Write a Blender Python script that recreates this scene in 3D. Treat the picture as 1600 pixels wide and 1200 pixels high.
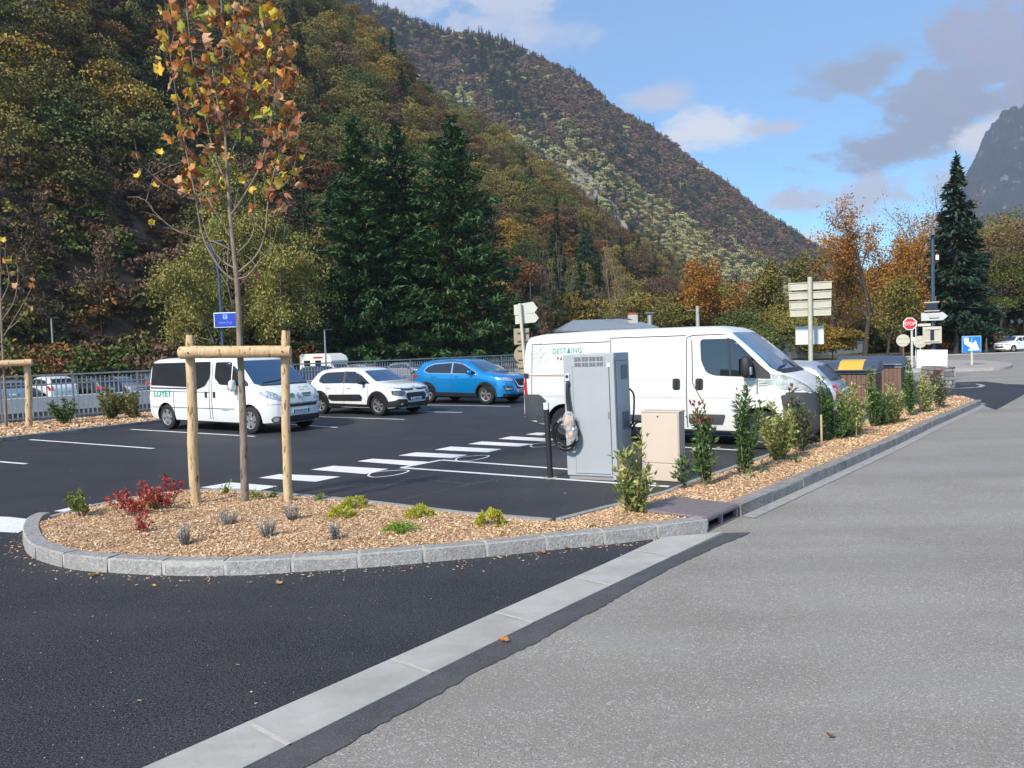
import bpy, bmesh, math, random
import numpy as np
from mathutils import Vector, Matrix, Euler
from mathutils.bvhtree import BVHTree
from mathutils.geometry import delaunay_2d_cdt

for o in list(bpy.data.objects):
    bpy.data.objects.remove(o)
SC = bpy.context.scene
COL = SC.collection
R_ = math.radians
rnd = random.Random(7)
nr = np.random.default_rng(11)

# ------------------------------------------------------------------ camera
EYE = Vector((0.0, 0.0, 2.0))
pit, rol = math.atan(.0492), math.atan(.031)
FW = Vector((0, math.cos(pit), -math.sin(pit)))
_R0, _U0 = Vector((1, 0, 0)), Vector((0, math.sin(pit), math.cos(pit)))
RT = _R0*math.cos(rol) - _U0*math.sin(rol)
UP = _U0*math.cos(rol) + _R0*math.sin(rol)
cam = bpy.data.cameras.new('camera')
camo = bpy.data.objects.new('camera', cam)
COL.objects.link(camo)
camo.matrix_world = Matrix(((RT.x, UP.x, -FW.x, EYE.x), (RT.y, UP.y, -FW.y, EYE.y), (RT.z, UP.z, -FW.z, EYE.z), (0, 0, 0, 1)))
cam.sensor_width = 36.0
cam.lens = 36.0*1200/1600
cam.clip_start = .05
cam.clip_end = 9000
SC.camera = camo

def ray(u, v):
    return FW + RT*((u-800)/1200) - UP*((v-600)/1200)
def G(u, v, z=0.0):
    d = ray(u, v); t = (z-EYE.z)/d.z
    return Vector((d.x*t, d.y*t, z))
def P(u, v, y):
    d = ray(u, v); t = y/d.y
    return EYE + d*t
def PR(p):
    q = Vector(p)-EYE; f = q.dot(FW)
    if f < .1: return (-9999, -9999)
    return (800+1200*q.dot(RT)/f, 600-1200*q.dot(UP)/f)

# ------------------------------------------------------------------ world, sun, exposure
SUN_AZ, SUN_EL = -143.0, 38.0        # compass azimuth from +Y towards +X
W = bpy.data.worlds.new("World"); SC.world = W; W.use_nodes = True
nt = W.node_tree; N = nt.nodes; L = nt.links
for n in list(N): N.remove(n)
def nn(tree, t, **k):
    n = tree.nodes.new(t)
    for a, b in k.items(): setattr(n, a, b)
    return n
out = nn(nt, 'ShaderNodeOutputWorld'); bg = nn(nt, 'ShaderNodeBackground'); bg.inputs[1].default_value = .12
sky = nn(nt, 'ShaderNodeTexSky', sky_type='NISHITA', sun_disc=False)
sky.sun_elevation = R_(SUN_EL); sky.sun_rotation = R_(SUN_AZ); sky.air_density = 1.0; sky.dust_density = .3; sky.ozone_density = 3.0; sky.altitude = 400
tc = nn(nt, 'ShaderNodeTexCoord')
sep = nn(nt, 'ShaderNodeSeparateXYZ'); L.new(tc.outputs['Generated'], sep.inputs[0])
def mth(op, a, b=None, clamp=False, c=None):
    n = nn(nt, 'ShaderNodeMath', operation=op, use_clamp=clamp)
    for i, x in enumerate((a, b, c)):
        if x is None: continue
        if hasattr(x, 'links'): L.new(x, n.inputs[i])
        else: n.inputs[i].default_value = x
    return n.outputs[0]
ysafe = mth('MAXIMUM', sep.outputs[1], .02)
gx = mth('DIVIDE', sep.outputs[0], ysafe); gz = mth('DIVIDE', sep.outputs[2], ysafe)
cmb = nn(nt, 'ShaderNodeCombineXYZ'); L.new(gx, cmb.inputs[0]); L.new(gz, cmb.inputs[1])
def fbm(scale, det=6, rough=.6, sx=1.0, sy=1.0):
    mp = nn(nt, 'ShaderNodeMapping'); L.new(cmb.outputs[0], mp.inputs[0]); mp.inputs['Scale'].default_value = (sx, sy, 1)
    t = nn(nt, 'ShaderNodeTexNoise'); t.inputs['Scale'].default_value = scale; t.inputs['Detail'].default_value = det; t.inputs['Roughness'].default_value = rough
    L.new(mp.outputs[0], t.inputs['Vector']); return t.outputs[0]
nz1 = fbm(10, 9, .66, 1, 1.8); nz2 = fbm(3.2, 4, .55, 1, 1.6)
# clouds: (px u, px v, half width px, half height px, tilt deg, softness, strength, colour)
WHITE = (5.9, 5.9, 6.3); GREY = (2.1, 2.3, 3.2); PURP = (2.5, 2.35, 3.25); PALE = (4.0, 4.2, 5.2)
clouds = [(1110, 198, 100, 36, 12, 1.0, WHITE), (1028, 150, 75, 24, 5, .8, PALE), (1215, 198, 55, 14, 0, .8, PALE),
          (1330, 108, 110, 36, 12, 1.0, GREY), (1400, 222, 140, 50, 14, 1.1, GREY), (1575, 80, 105, 115, 20, 1.2, PURP), (1480, 170, 120, 70, 25, 1.1, GREY),
          (1345, 305, 120, 30, 6, 1.0, PALE), (1535, 212, 55, 28, 25, 1.0, WHITE), (1290, 378, 80, 28, 0, 1.1, WHITE), (1500, 290, 130, 50, 0, 1.0, PALE),
          (800, 45, 190, 36, -8, .6, PALE), (690, -20, 260, 60, 0, 1.0, PALE), (1840, 60, 260, 200, 0, 1.2, PURP), (1050, 330, 160, 26, 0, .45, PALE)]
tint = nn(nt, 'ShaderNodeMix', data_type='RGBA', blend_type='MULTIPLY'); tint.inputs[0].default_value = 1; L.new(sky.outputs[0], tint.inputs[6]); tint.inputs[7].default_value = (.86, 1.20, 1.36, 1)
col = tint.outputs[2]
for (u, v, a, b, tilt, st, cc) in clouds:
    d = ray(u, v)
    mp = nn(nt, 'ShaderNodeMapping', vector_type='TEXTURE'); L.new(cmb.outputs[0], mp.inputs[0])
    mp.inputs['Location'].default_value = (d.x/d.y, d.z/d.y, 0)
    mp.inputs['Rotation'].default_value = (0, 0, R_(tilt)); mp.inputs['Scale'].default_value = (a/1200, b/1200, 1)
    ln = nn(nt, 'ShaderNodeVectorMath', operation='LENGTH'); L.new(mp.outputs[0], ln.inputs[0])
    fall = mth('SUBTRACT', 1.45, ln.outputs['Value'])
    nmix = mth('ADD', mth('MULTIPLY', nz1, 3.6), mth('MULTIPLY', nz2, 1.6))
    s = mth('ADD', fall, mth('SUBTRACT', nmix, 2.95))
    m = mth('SMOOTH_MIN', mth('MULTIPLY', mth('MAXIMUM', s, 0), 1.55*st), .95, c=.12)
    m2 = mth('MULTIPLY', m, mth('GREATER_THAN', sep.outputs[1], .05), clamp=True)
    mx = nn(nt, 'ShaderNodeMix', data_type='RGBA'); L.new(m2, mx.inputs[0]); L.new(col, mx.inputs[6]); mx.inputs[7].default_value = (*cc, 1)
    col = mx.outputs[2]
L.new(col, bg.inputs[0]); L.new(bg.outputs[0], out.inputs[0])

sun = bpy.data.lights.new('sun', 'SUN'); sun.energy = 4.6; sun.angle = R_(6); sun.color = (1, .91, .78)
suno = bpy.data.objects.new('sun', sun); COL.objects.link(suno)
sdir = Vector((math.sin(R_(SUN_AZ))*math.cos(R_(SUN_EL)), math.cos(R_(SUN_AZ))*math.cos(R_(SUN_EL)), math.sin(R_(SUN_EL))))
suno.rotation_euler = (-sdir).to_track_quat('-Z', 'Y').to_euler(); suno.location = (-20, -10, 40)
SC.view_settings.view_transform = 'Standard'; SC.view_settings.look = 'None'
SC.view_settings.exposure = 0.58; SC.view_settings.gamma = 1; SC.view_settings.use_curve_mapping = False
SC.cycles.use_denoising = True
SC.cycles.max_bounces = 5; SC.cycles.diffuse_bounces = 2; SC.cycles.glossy_bounces = 2; SC.cycles.transmission_bounces = 2
SC.cycles.transparent_max_bounces = 4; SC.cycles.volume_bounces = 0
SC.cycles.use_adaptive_sampling = True; SC.cycles.adaptive_threshold = .015
SC.cycles.caustics_reflective = False; SC.cycles.caustics_refractive = False
SC.cycles.volume_max_steps = 32

# ------------------------------------------------------------------ materials
MATS = {}
def mat(name, col, rough=.6, metal=0., var=0., vs=6., col2=None, bump=0., bs=60., coat=0., spec=None, det=5, stretch=None, speck=None, gen='Object', vlo=.35, vhi=.65, streak=None):
    if name in MATS: return MATS[name]
    m = bpy.data.materials.new(name); m.use_nodes = True; t = m.node_tree; b = t.nodes['Principled BSDF']
    b.inputs['Roughness'].default_value = rough; b.inputs['Metallic'].default_value = metal
    if coat: b.inputs['Coat Weight'].default_value = coat; b.inputs['Coat Roughness'].default_value = .04
    if spec is not None: b.inputs['Specular IOR Level'].default_value = spec
    b.inputs['Base Color'].default_value = (*col, 1)
    co = t.nodes.new('ShaderNodeTexCoord'); vec = co.outputs[gen]
    if stretch:
        mp = t.nodes.new('ShaderNodeMapping'); mp.inputs['Scale'].default_value = stretch; t.links.new(vec, mp.inputs[0]); vec = mp.outputs[0]
    c = None
    if var or col2:
        nz = t.nodes.new('ShaderNodeTexNoise'); nz.inputs['Scale'].default_value = vs; nz.inputs['Detail'].default_value = det; nz.inputs['Roughness'].default_value = .65
        t.links.new(vec, nz.inputs['Vector'])
        rp = t.nodes.new('ShaderNodeValToRGB'); t.links.new(nz.outputs[0], rp.inputs[0])
        c2 = col2 or tuple(min(1, x*(1+var)) for x in col); c1 = col if col2 else tuple(x*(1-var) for x in col)
        rp.color_ramp.elements[0].color = (*c1, 1); rp.color_ramp.elements[1].color = (*c2, 1)
        rp.color_ramp.elements[0].position = vlo; rp.color_ramp.elements[1].position = vhi
        c = rp.outputs[0]
    if speck:   # (scale, colour, low, high)
        for (ss, sc_, lo, hi) in speck:
            vz = t.nodes.new('ShaderNodeTexNoise'); vz.inputs['Scale'].default_value = ss; vz.inputs['Detail'].default_value = 2
            t.links.new(vec, vz.inputs['Vector'])
            mr = t.nodes.new('ShaderNodeMapRange'); mr.inputs[1].default_value = lo; mr.inputs[2].default_value = hi; t.links.new(vz.outputs[0], mr.inputs[0])
            mx = t.nodes.new('ShaderNodeMix'); mx.data_type = 'RGBA'; t.links.new(mr.outputs[0], mx.inputs[0])
            if c is not None: t.links.new(c, mx.inputs[6])
            else: mx.inputs[6].default_value = (*col, 1)
            mx.inputs[7].default_value = (*sc_, 1); c = mx.outputs[2]
    if streak:
        rot, sc2, c3, lo, hi = streak; mp = t.nodes.new('ShaderNodeMapping'); mp.inputs['Rotation'].default_value = (0, 0, rot); mp.inputs['Scale'].default_value = (*sc2, 1); t.links.new(co.outputs[gen], mp.inputs[0])
        vz = t.nodes.new('ShaderNodeTexNoise'); vz.inputs['Scale'].default_value = 1; vz.inputs['Detail'].default_value = 6; t.links.new(mp.outputs[0], vz.inputs['Vector'])
        mr = t.nodes.new('ShaderNodeMapRange'); mr.inputs[1].default_value = lo; mr.inputs[2].default_value = hi; mr.inputs[4].default_value = .55; t.links.new(vz.outputs[0], mr.inputs[0])
        mx = t.nodes.new('ShaderNodeMix'); mx.data_type = 'RGBA'; t.links.new(mr.outputs[0], mx.inputs[0])
        if c is not None: t.links.new(c, mx.inputs[6])
        else: mx.inputs[6].default_value = (*col, 1)
        mx.inputs[7].default_value = (*c3, 1); c = mx.outputs[2]
    if c is not None: t.links.new(c, b.inputs['Base Color'])
    if bump:
        bz = t.nodes.new('ShaderNodeTexNoise'); bz.inputs['Scale'].default_value = bs; bz.inputs['Detail'].default_value = 3; t.links.new(vec, bz.inputs['Vector'])
        bn = t.nodes.new('ShaderNodeBump'); bn.inputs['Strength'].default_value = bump; bn.inputs['Distance'].default_value = .01
        t.links.new(bz.outputs[0], bn.inputs['Height']); t.links.new(bn.outputs[0], b.inputs['Normal'])
    MATS[name] = m
    return m

def leafmat(name, stops, rough=.55, trans=.0, orand=.35, spec=.3):
    """colour from the per-face attribute 'var' (variation between real leaves) plus the object's own random value"""
    if name in MATS: return MATS[name]
    m = bpy.data.materials.new(name); m.use_nodes = True; t = m.node_tree; b = t.nodes['Principled BSDF']
    b.inputs['Roughness'].default_value = rough; b.inputs['Specular IOR Level'].default_value = spec
    at = t.nodes.new('ShaderNodeAttribute'); at.attribute_name = 'var'
    oi = t.nodes.new('ShaderNodeObjectInfo')
    a = t.nodes.new('ShaderNodeMath'); a.operation = 'MULTIPLY'; a.inputs[1].default_value = 1-orand; t.links.new(at.outputs['Fac'], a.inputs[0])
    c = t.nodes.new('ShaderNodeMath'); c.operation = 'MULTIPLY_ADD'; c.inputs[1].default_value = orand; t.links.new(oi.outputs['Random'], c.inputs[0]); t.links.new(a.outputs[0], c.inputs[2])
    rp = t.nodes.new('ShaderNodeValToRGB'); t.links.new(c.outputs[0], rp.inputs[0])
    els = rp.color_ramp.elements
    while len(els) < len(stops): els.new(.5)
    for i, s in enumerate(stops):
        els[i].position = i/(len(stops)-1) if len(stops) > 1 else 0; els[i].color = (*s, 1)
    t.links.new(rp.outputs[0], b.inputs['Base Color'])
    if trans:
        tr = t.nodes.new('ShaderNodeBsdfTranslucent'); mx = t.nodes.new('ShaderNodeMixShader'); mx.inputs[0].default_value = trans
        t.links.new(rp.outputs[0], tr.inputs[0]); t.links.new(b.outputs[0], mx.inputs[1]); t.links.new(tr.outputs[0], mx.inputs[2])
        t.links.new(mx.outputs[0], t.nodes['Material Output'].inputs[0])
    MATS[name] = m
    return m

# ------------------------------------------------------------------ mesh helpers
def tag(o, label=None, cat=None, group=None, kind=None):
    if label: o['label'] = label
    if cat: o['category'] = cat
    if group: o['group'] = group
    if kind: o['kind'] = kind
    return o
def empty(name, loc=(0, 0, 0), rz=0.0, label=None, cat=None, group=None, kind=None, parent=None):
    o = bpy.data.objects.new(name, None); COL.objects.link(o); o.location = loc; o.rotation_euler = (0, 0, rz); o.empty_display_size = .2
    if parent is not None: o.parent = parent
    return tag(o, label, cat, group, kind)
def obj(name, me, parent=None, loc=None, **k):
    o = bpy.data.objects.new(name, me); COL.objects.link(o)
    if loc is not None: o.location = loc
    if parent is not None: o.parent = parent
    return tag(o, **k) if k else o
def smooth(me, ang=35):
    me.polygons.foreach_set('use_smooth', [True]*len(me.polygons)); me.set_sharp_from_angle(angle=R_(ang))
def copy_tree(o, parent=None):
    c = o.copy(); COL.objects.link(c)
    if parent is not None: c.parent = parent
    for ch in [x for x in o.children]: copy_tree(ch, c)
    return c

class MB:
    def __init__(s): s.v = []; s.f = []; s.m = []
    def add(s, vs, fs, mi=0):
        n = len(s.v); s.v += [tuple(x) for x in vs]; s.f += [tuple(i+n for i in f) for f in fs]; s.m += [mi]*len(fs); return s
    def box(s, c, d, rot=None, mi=0, taper=1.0):
        hx, hy, hz = d[0]/2, d[1]/2, d[2]/2
        vs = [Vector((x*hx*(taper if z > 0 else 1), y*hy*(taper if z > 0 else 1), z*hz)) for z in (-1, 1) for x, y in ((-1, -1), (1, -1), (1, 1), (-1, 1))]
        if rot is not None: vs = [rot @ v for v in vs]
        c = Vector(c)
        return s.add([v+c for v in vs], [(3, 2, 1, 0), (4, 5, 6, 7), (0, 1, 5, 4), (1, 2, 6, 5), (2, 3, 7, 6), (3, 0, 4, 7)], mi)
    def tube(s, pts, r, n=8, mi=0, caps=True, squash=1.0):
        pts = [Vector(p) for p in pts]; k = len(pts)
        if not hasattr(r, '__len__'): r = [r]*k
        vs = []; prev = None
        for i, p in enumerate(pts):
            t = (pts[min(i+1, k-1)]-pts[max(i-1, 0)]).normalized()
            a = prev if prev is not None else (Vector((0, 0, 1)) if abs(t.z) < .9 else Vector((1, 0, 0)))
            x = (a - t*a.dot(t)).normalized(); y = t.cross(x); prev = x
            for j in range(n):
                an = 2*math.pi*j/n; vs.append(p + x*(math.cos(an)*r[i]) + y*(math.sin(an)*r[i]*squash))
        fs = [(i*n+j, i*n+(j+1) % n, (i+1)*n+(j+1) % n, (i+1)*n+j) for i in range(k-1) for j in range(n)]
        if caps: fs += [tuple(range(n-1, -1, -1)), tuple((k-1)*n+j for j in range(n))]
        return s.add(vs, fs, mi)
    def prism(s, poly, z0, z1, mi=0, ax=None, org=(0, 0, 0)):
        """poly in (a,b); ax = (A,B,C) vectors"""
        A, B, C = ax or (Vector((1, 0, 0)), Vector((0, 1, 0)), Vector((0, 0, 1))); org = Vector(org); n = len(poly)
        vs = [org+A*a+B*b+C*z for z in (z0, z1) for a, b in poly]
        return s.add(vs, [tuple(range(n-1, -1, -1)), tuple(range(n, 2*n))]+[(i, (i+1) % n, n+(i+1) % n, n+i) for i in range(n)], mi)
    def ell(s, c, d, n=12, m=8, mi=0, e=1.0, rot=None):
        vs = []; sp = lambda x: math.copysign(abs(x)**e, x)
        for i in range(m+1):
            th = math.pi*i/m - math.pi/2
            for j in range(n):
                ph = 2*math.pi*j/n
                v = Vector((sp(math.cos(th))*sp(math.cos(ph))*d[0]/2, sp(math.cos(th))*sp(math.sin(ph))*d[1]/2, sp(math.sin(th))*d[2]/2))
                if rot is not None: v = rot @ v
                vs.append(v+Vector(c))
        fs = [(i*n+j, i*n+(j+1) % n, (i+1)*n+(j+1) % n, (i+1)*n+j) for i in range(m) for j in range(n)]
        return s.add(vs, fs, mi)
    def me(s, name, mats, sm=None):
        me = bpy.data.meshes.new(name); me.from_pydata(s.v, [], s.f)
        for m in (mats if isinstance(mats, (list, tuple)) else [mats]): me.materials.append(m)
        if any(s.m): me.polygons.foreach_set('material_index', s.m)
        me.update()
        if sm: smooth(me, sm)
        return me
    def build(s, name, mats, parent=None, sm=None, bev=0, loc=None, **k):
        o = obj(name, s.me(name, mats, sm), parent, loc, **k)
        if bev:
            b = o.modifiers.new('bevel', 'BEVEL'); b.width = bev; b.segments = 2; b.limit_method = 'ANGLE'; b.angle_limit = R_(40)
        return o

def npmesh(name, V, Q, mats, mi=None, var=None, sm=False):
    me = bpy.data.meshes.new(name); V = np.asarray(V, np.float32); Q = np.asarray(Q, np.int32)
    me.vertices.add(len(V)); me.vertices.foreach_set('co', V.ravel())
    me.loops.add(Q.size); me.loops.foreach_set('vertex_index', Q.ravel())
    me.polygons.add(len(Q)); me.polygons.foreach_set('loop_start', np.arange(len(Q), dtype=np.int32)*4)
    for m in mats: me.materials.append(m)
    if mi is not None: me.polygons.foreach_set('material_index', np.asarray(mi, np.int32))
    if var is not None:
        a = me.attributes.new('var', 'FLOAT', 'FACE'); a.data.foreach_set('value', np.asarray(var, np.float32))
    me.update(calc_edges=True)
    if sm: me.polygons.foreach_set('use_smooth', [True]*len(me.polygons))
    return me

def unit(a): return a/np.maximum(np.linalg.norm(a, axis=-1, keepdims=True), 1e-9)
def leaves(C, T, Nn, ln, wd, rng, fold=.0):
    """diamond leaves: centres C, long axis T, normal Nn, lengths, widths -> V,Q"""
    C = np.asarray(C, float); n = len(C); T = unit(T); Nn = unit(Nn - T*np.sum(T*Nn, 1, keepdims=True)); S = np.cross(T, Nn)
    ln = np.broadcast_to(np.asarray(ln), (n,))[:, None]; wd = np.broadcast_to(np.asarray(wd), (n,))[:, None]
    a = C-T*ln*.5; b = C+S*wd*.5+Nn*fold*wd-T*ln*.08; c = C+T*ln*.5; d = C-S*wd*.5+Nn*fold*wd-T*ln*.08
    V = np.stack([a, b, c, d], 1).reshape(-1, 3); Q = np.arange(4*n).reshape(-1, 4)
    return V, Q
def rdir(rng, n): return unit(rng.normal(size=(n, 3)))
def tubesnp(paths, ns=5):
    Vs = []; Qs = []; off = 0
    for pts, rr in paths:
        pts = np.asarray(pts, float); k = len(pts); T = unit(np.gradient(pts, axis=0)); a = np.array([0, 0, 1.]) if abs(T[0][2]) < .9 else np.array([1., 0, 0])
        X = unit(a - T*np.sum(T*a, 1, keepdims=True)); Y = np.cross(T, X); an = np.arange(ns)*2*math.pi/ns
        V = pts[:, None]+(X[:, None]*np.cos(an)[None, :, None]+Y[:, None]*np.sin(an)[None, :, None])*np.asarray(rr, float)[:, None, None]
        Vs.append(V.reshape(-1, 3)); i = np.arange(k-1)[:, None]*ns; j = np.arange(ns)[None]; j2 = (j+1) % ns
        Qs.append(np.stack([i+j, i+j2, i+ns+j2, i+ns+j], -1).reshape(-1, 4)+off); off += k*ns
    return np.concatenate(Vs), np.concatenate(Qs)

def scatter(name, pts, rots, scl, idx, sources, parent=None, **k):
    """one object that places small real pieces at given points (geometry nodes)"""
    me = bpy.data.meshes.new(name); me.from_pydata([tuple(p) for p in pts], [], [])
    for nm, ty, data in (('rot', 'FLOAT_VECTOR', np.asarray(rots, np.float32).ravel()), ('scl', 'FLOAT', np.asarray(scl, np.float32)), ('idx', 'INT', np.asarray(idx, np.int32))):
        a = me.attributes.new(nm, ty, 'POINT'); a.data.foreach_set('vector' if ty == 'FLOAT_VECTOR' else 'value', data)
    c = bpy.data.collections.new(name+'_pieces')
    for i, m in enumerate(sources):
        so = bpy.data.objects.new('%s_piece_%02d' % (name, i), m); c.objects.link(so)
    ng = bpy.data.node_groups.new(name, 'GeometryNodeTree')
    ng.interface.new_socket('Geometry', in_out='INPUT', socket_type='NodeSocketGeometry'); ng.interface.new_socket('Geometry', in_out='OUTPUT', socket_type='NodeSocketGeometry')
    gi = ng.nodes.new('NodeGroupInput'); go = ng.nodes.new('NodeGroupOutput'); ip = ng.nodes.new('GeometryNodeInstanceOnPoints')
    ci = ng.nodes.new('GeometryNodeCollectionInfo'); ci.inputs['Collection'].default_value = c; ci.inputs['Separate Children'].default_value = True; ci.inputs['Reset Children'].default_value = True
    def na(nm, ty):
        n = ng.nodes.new('GeometryNodeInputNamedAttribute'); n.data_type = ty; n.inputs['Name'].default_value = nm; return n.outputs['Attribute']
    ng.links.new(gi.outputs[0], ip.inputs['Points']); ng.links.new(ci.outputs[0], ip.inputs['Instance']); ip.inputs['Pick Instance'].default_value = True
    ng.links.new(na('idx', 'INT'), ip.inputs['Instance Index']); ng.links.new(na('rot', 'FLOAT_VECTOR'), ip.inputs['Rotation']); ng.links.new(na('scl', 'FLOAT'), ip.inputs['Scale'])
    ng.links.new(ip.outputs[0], go.inputs[0])
    o = obj(name, me, parent, **k); md = o.modifiers.new('scatter', 'NODES'); md.node_group = ng
    return o

def inpoly(x, y, poly):
    c = False; n = len(poly)
    for i in range(n):
        x1, y1 = poly[i][:2]; x2, y2 = poly[i-1][:2]
        if (y1 > y) != (y2 > y) and x < (x2-x1)*(y-y1)/(y2-y1)+x1: c = not c
    return c
def sheet(name, poly, z, m, parent=None, **k):
    me = bpy.data.meshes.new(name); bm = bmesh.new()
    f = bm.faces.new([bm.verts.new((p[0], p[1], z)) for p in poly]); bmesh.ops.triangulate(bm, faces=[f])
    for f in bm.faces:
        if f.normal.z < 0: f.normal_flip()
    bm.to_mesh(me); bm.free(); me.materials.append(m)
    return obj(name, me, parent, **k)
def offset(path, d):
    out_ = []
    for i, p in enumerate(path):
        a = Vector(path[max(i-1, 0)][:2]); b = Vector(path[min(i+1, len(path)-1)][:2]); t = (b-a).normalized()
        out_.append(Vector((p[0]-t.y*d, p[1]+t.x*d)))
    return out_
def resample(path, step):
    pts = [Vector(p[:2]) for p in path]; o_ = [pts[0]]; acc = 0
    for a, b in zip(pts, pts[1:]):
        l = (b-a).length; pos = step-acc
        while pos <= l: o_.append(a+(b-a)*(pos/l)); pos += step
        acc = (acc+l) % step
    return o_
def catmull(pts, n=6):
    P_ = [Vector(p) for p in pts]; r = []
    for i in range(len(P_)-1):
        a, b, c, d = P_[max(i-1, 0)], P_[i], P_[i+1], P_[min(i+2, len(P_)-1)]
        for j in range(n):
            t = j/n; r.append(.5*((2*b)+(c-a)*t+(2*a-5*b+4*c-d)*t*t+(3*b-a-3*c+d)*t**3))
    return r+[P_[-1]]
def text_mesh(s, size, m, name='lettering', extrude=0.0, space=1.0, bold=0.0):
    cu = bpy.data.curves.new(name, 'FONT'); cu.body = s; cu.size = size; cu.extrude = extrude; cu.align_x = 'CENTER'; cu.align_y = 'CENTER'; cu.space_character = space; cu.offset = bold
    o = bpy.data.objects.new(name, cu); COL.objects.link(o); dg = bpy.context.evaluated_depsgraph_get(); me = bpy.data.meshes.new_from_object(o.evaluated_get(dg))
    bpy.data.objects.remove(o); bpy.data.curves.remove(cu); me.materials.clear(); me.materials.append(m); me.name = name
    return me
# ------------------------------------------------------------------ ground, roads, river
M_ROAD = mat('road_grey', (.232, .210, .180), .9, vs=.55, col2=(.292, .268, .232), streak=(R_(-50), (.12, 1.1), (.175, .160, .138), .43, .72), speck=[(75, (.48, .455, .415), .57, .68), (110, (.07, .07, .072), .58, .66), (1.1, (.24, .232, .22), .55, .8), (26, (.36, .35, .33), .60, .75)], bump=.35, bs=90, gen='Object')
M_LOT = mat('lot_asphalt', (.018, .0185, .022), .62, vs=.9, col2=(.036, .0365, .041), streak=(R_(-52), (.25, 1.3), (.052, .050, .050), .50, .8), speck=[(90, (.10, .10, .108), .52, .66), (60, (.006, .006, .008), .54, .62), (48, (.26, .26, .25), .73, .75)], bump=.9, bs=110, gen='Object', spec=.45)
M_PATCH = mat('patch_asphalt', (.055, .054, .056), .8, vs=3, col2=(.085, .083, .083), speck=[(110, (.17, .17, .17), .6, .7)], bump=.6, bs=110)
M_CONC = mat('concrete', (.33, .312, .282), .8, vs=1.6, col2=(.45, .43, .392), streak=(R_(-50), (.4, 5), (.27, .255, .23), .5, .8), speck=[(160, (.3, .3, .29), .62, .72), (14, (.34, .34, .33), .6, .8)], bump=.12, bs=120)
M_GRAN = mat('granite', (.235, .225, .212), .8, vs=16, col2=(.365, .352, .335), streak=(0, (1.3, 1.3), (.19, .175, .155), .52, .75), speck=[(130, (.12, .12, .12), .57, .64), (90, (.55, .54, .52), .6, .68)], bump=.9, bs=38)
M_GRAN2 = mat('weathered_granite', (.17, .150, .135), .85, vs=7, col2=(.32, .295, .27), speck=[(120, (.10, .095, .09), .57, .66), (90, (.5, .48, .46), .61, .69)], bump=.8, bs=40)
M_MORT = mat('mortar', (.46, .43, .38), .9, vs=20, var=.12, bump=.3, bs=60)
M_PAINT = mat('road_paint', (.80, .80, .80), .6, vs=5, col2=(.68, .68, .68), speck=[(60, (.45, .45, .46), .66, .72)], bump=.2, bs=90)
M_EARTH = mat('earth', (.075, .055, .035), .95, vs=.7, col2=(.12, .09, .05), bump=.5, bs=9)
M_GRASS = mat('verge', (.06, .07, .028), .95, vs=.8, col2=(.13, .10, .045), bump=.6, bs=12)
M_MULCH = mat('mulch_bed', (.26, .16, .085), .95, vs=28, col2=(.46, .31, .18), bump=1.0, bs=60)
M_RIV = mat('river_bed', (.10, .10, .095), .8, vs=1.5, col2=(.2, .2, .19), bump=.6, bs=5)
M_WALLD = mat('river_wall', (.13, .13, .125), .9, vs=1.6, col2=(.25, .245, .23), bump=.6, bs=9)
M_COPE = mat('coping', (.55, .53, .49), .85, vs=2.5, var=.12, bump=.2, bs=20)

A0 = Vector((-15.7, 23.42)); DF = Vector((.681, .732)).normalized(); NF = Vector((-DF.y, DF.x))   # fence line, and the way across the river
def fl(t, n=0.): return A0+DF*t+NF*n
# near land (under the lot and the road), river trench, far bank
nl = sheet('ground', [fl(-90, .7), fl(44, .7), fl(44, 19.7), fl(700, 19.7), (900, 620), (900, -60), (-60, -60)], -.03, M_GRASS, kind='structure')
sheet('river_bed', [fl(-90, .7), fl(44, .7), fl(44, 19.2), fl(-90, 19.2)], -3.2, M_RIV, kind='structure')
sheet('far_bank', [fl(-90, 19.2), fl(700, 19.2), (1500, 900), (2600, 1700), (2600, 3200), (-900, 3200), (-900, -300)], -.60, M_EARTH, kind='structure')
fb = sheet('far_bank_road', [fl(-60, 19.8), fl(60, 19.8), fl(60, 34), fl(-60, 34)], -.57, mat('far_asphalt', (.16, .16, .16), .8, vs=.6, col2=(.22, .22, .21)), kind='structure')
for nm, n_, zt in (('river_wall', .7, -.03), ('river_wall', 19.2, -.02)):
    mb = MB(); a, b = fl(-90, n_), fl(44 if n_ < 5 else 52, n_); s_ = 1 if n_ < 5 else -1
    mb.prism([(a.x, a.y), (b.x, b.y), (b.x-NF.x*.5*s_, b.y-NF.y*.5*s_), (a.x-NF.x*.5*s_, a.y-NF.y*.5*s_)][::1], -3.4, zt-.0101)
    w_ = mb.build(nm, M_WALLD, kind='structure')
    if n_ > 5:
        # pale coping course in cast lengths along the top of the far river wall
        for k in range(41):
            q = MB(); a, b = fl(-40+k*2.0, 18.95), fl(-40+k*2.0+1.985, 18.95)
            q.prism([(a.x, a.y), (b.x, b.y), (b.x+NF.x*.75, b.y+NF.y*.75), (a.x+NF.x*.75, a.y+NF.y*.75)], -.72, .045)
            q.build('coping_block', M_COPE, w_)
road = sheet('road', [(-8, -4), (60, -4), (150, 40), G(1850, 540), G(1720, 544), G(1600, 548), G(1500, 552.5), G(1400, 557.5), G(1372, 559), fl(66, -2.5), fl(40, -2.5), (-2, 10)], -.010, M_ROAD, kind='structure')

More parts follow.
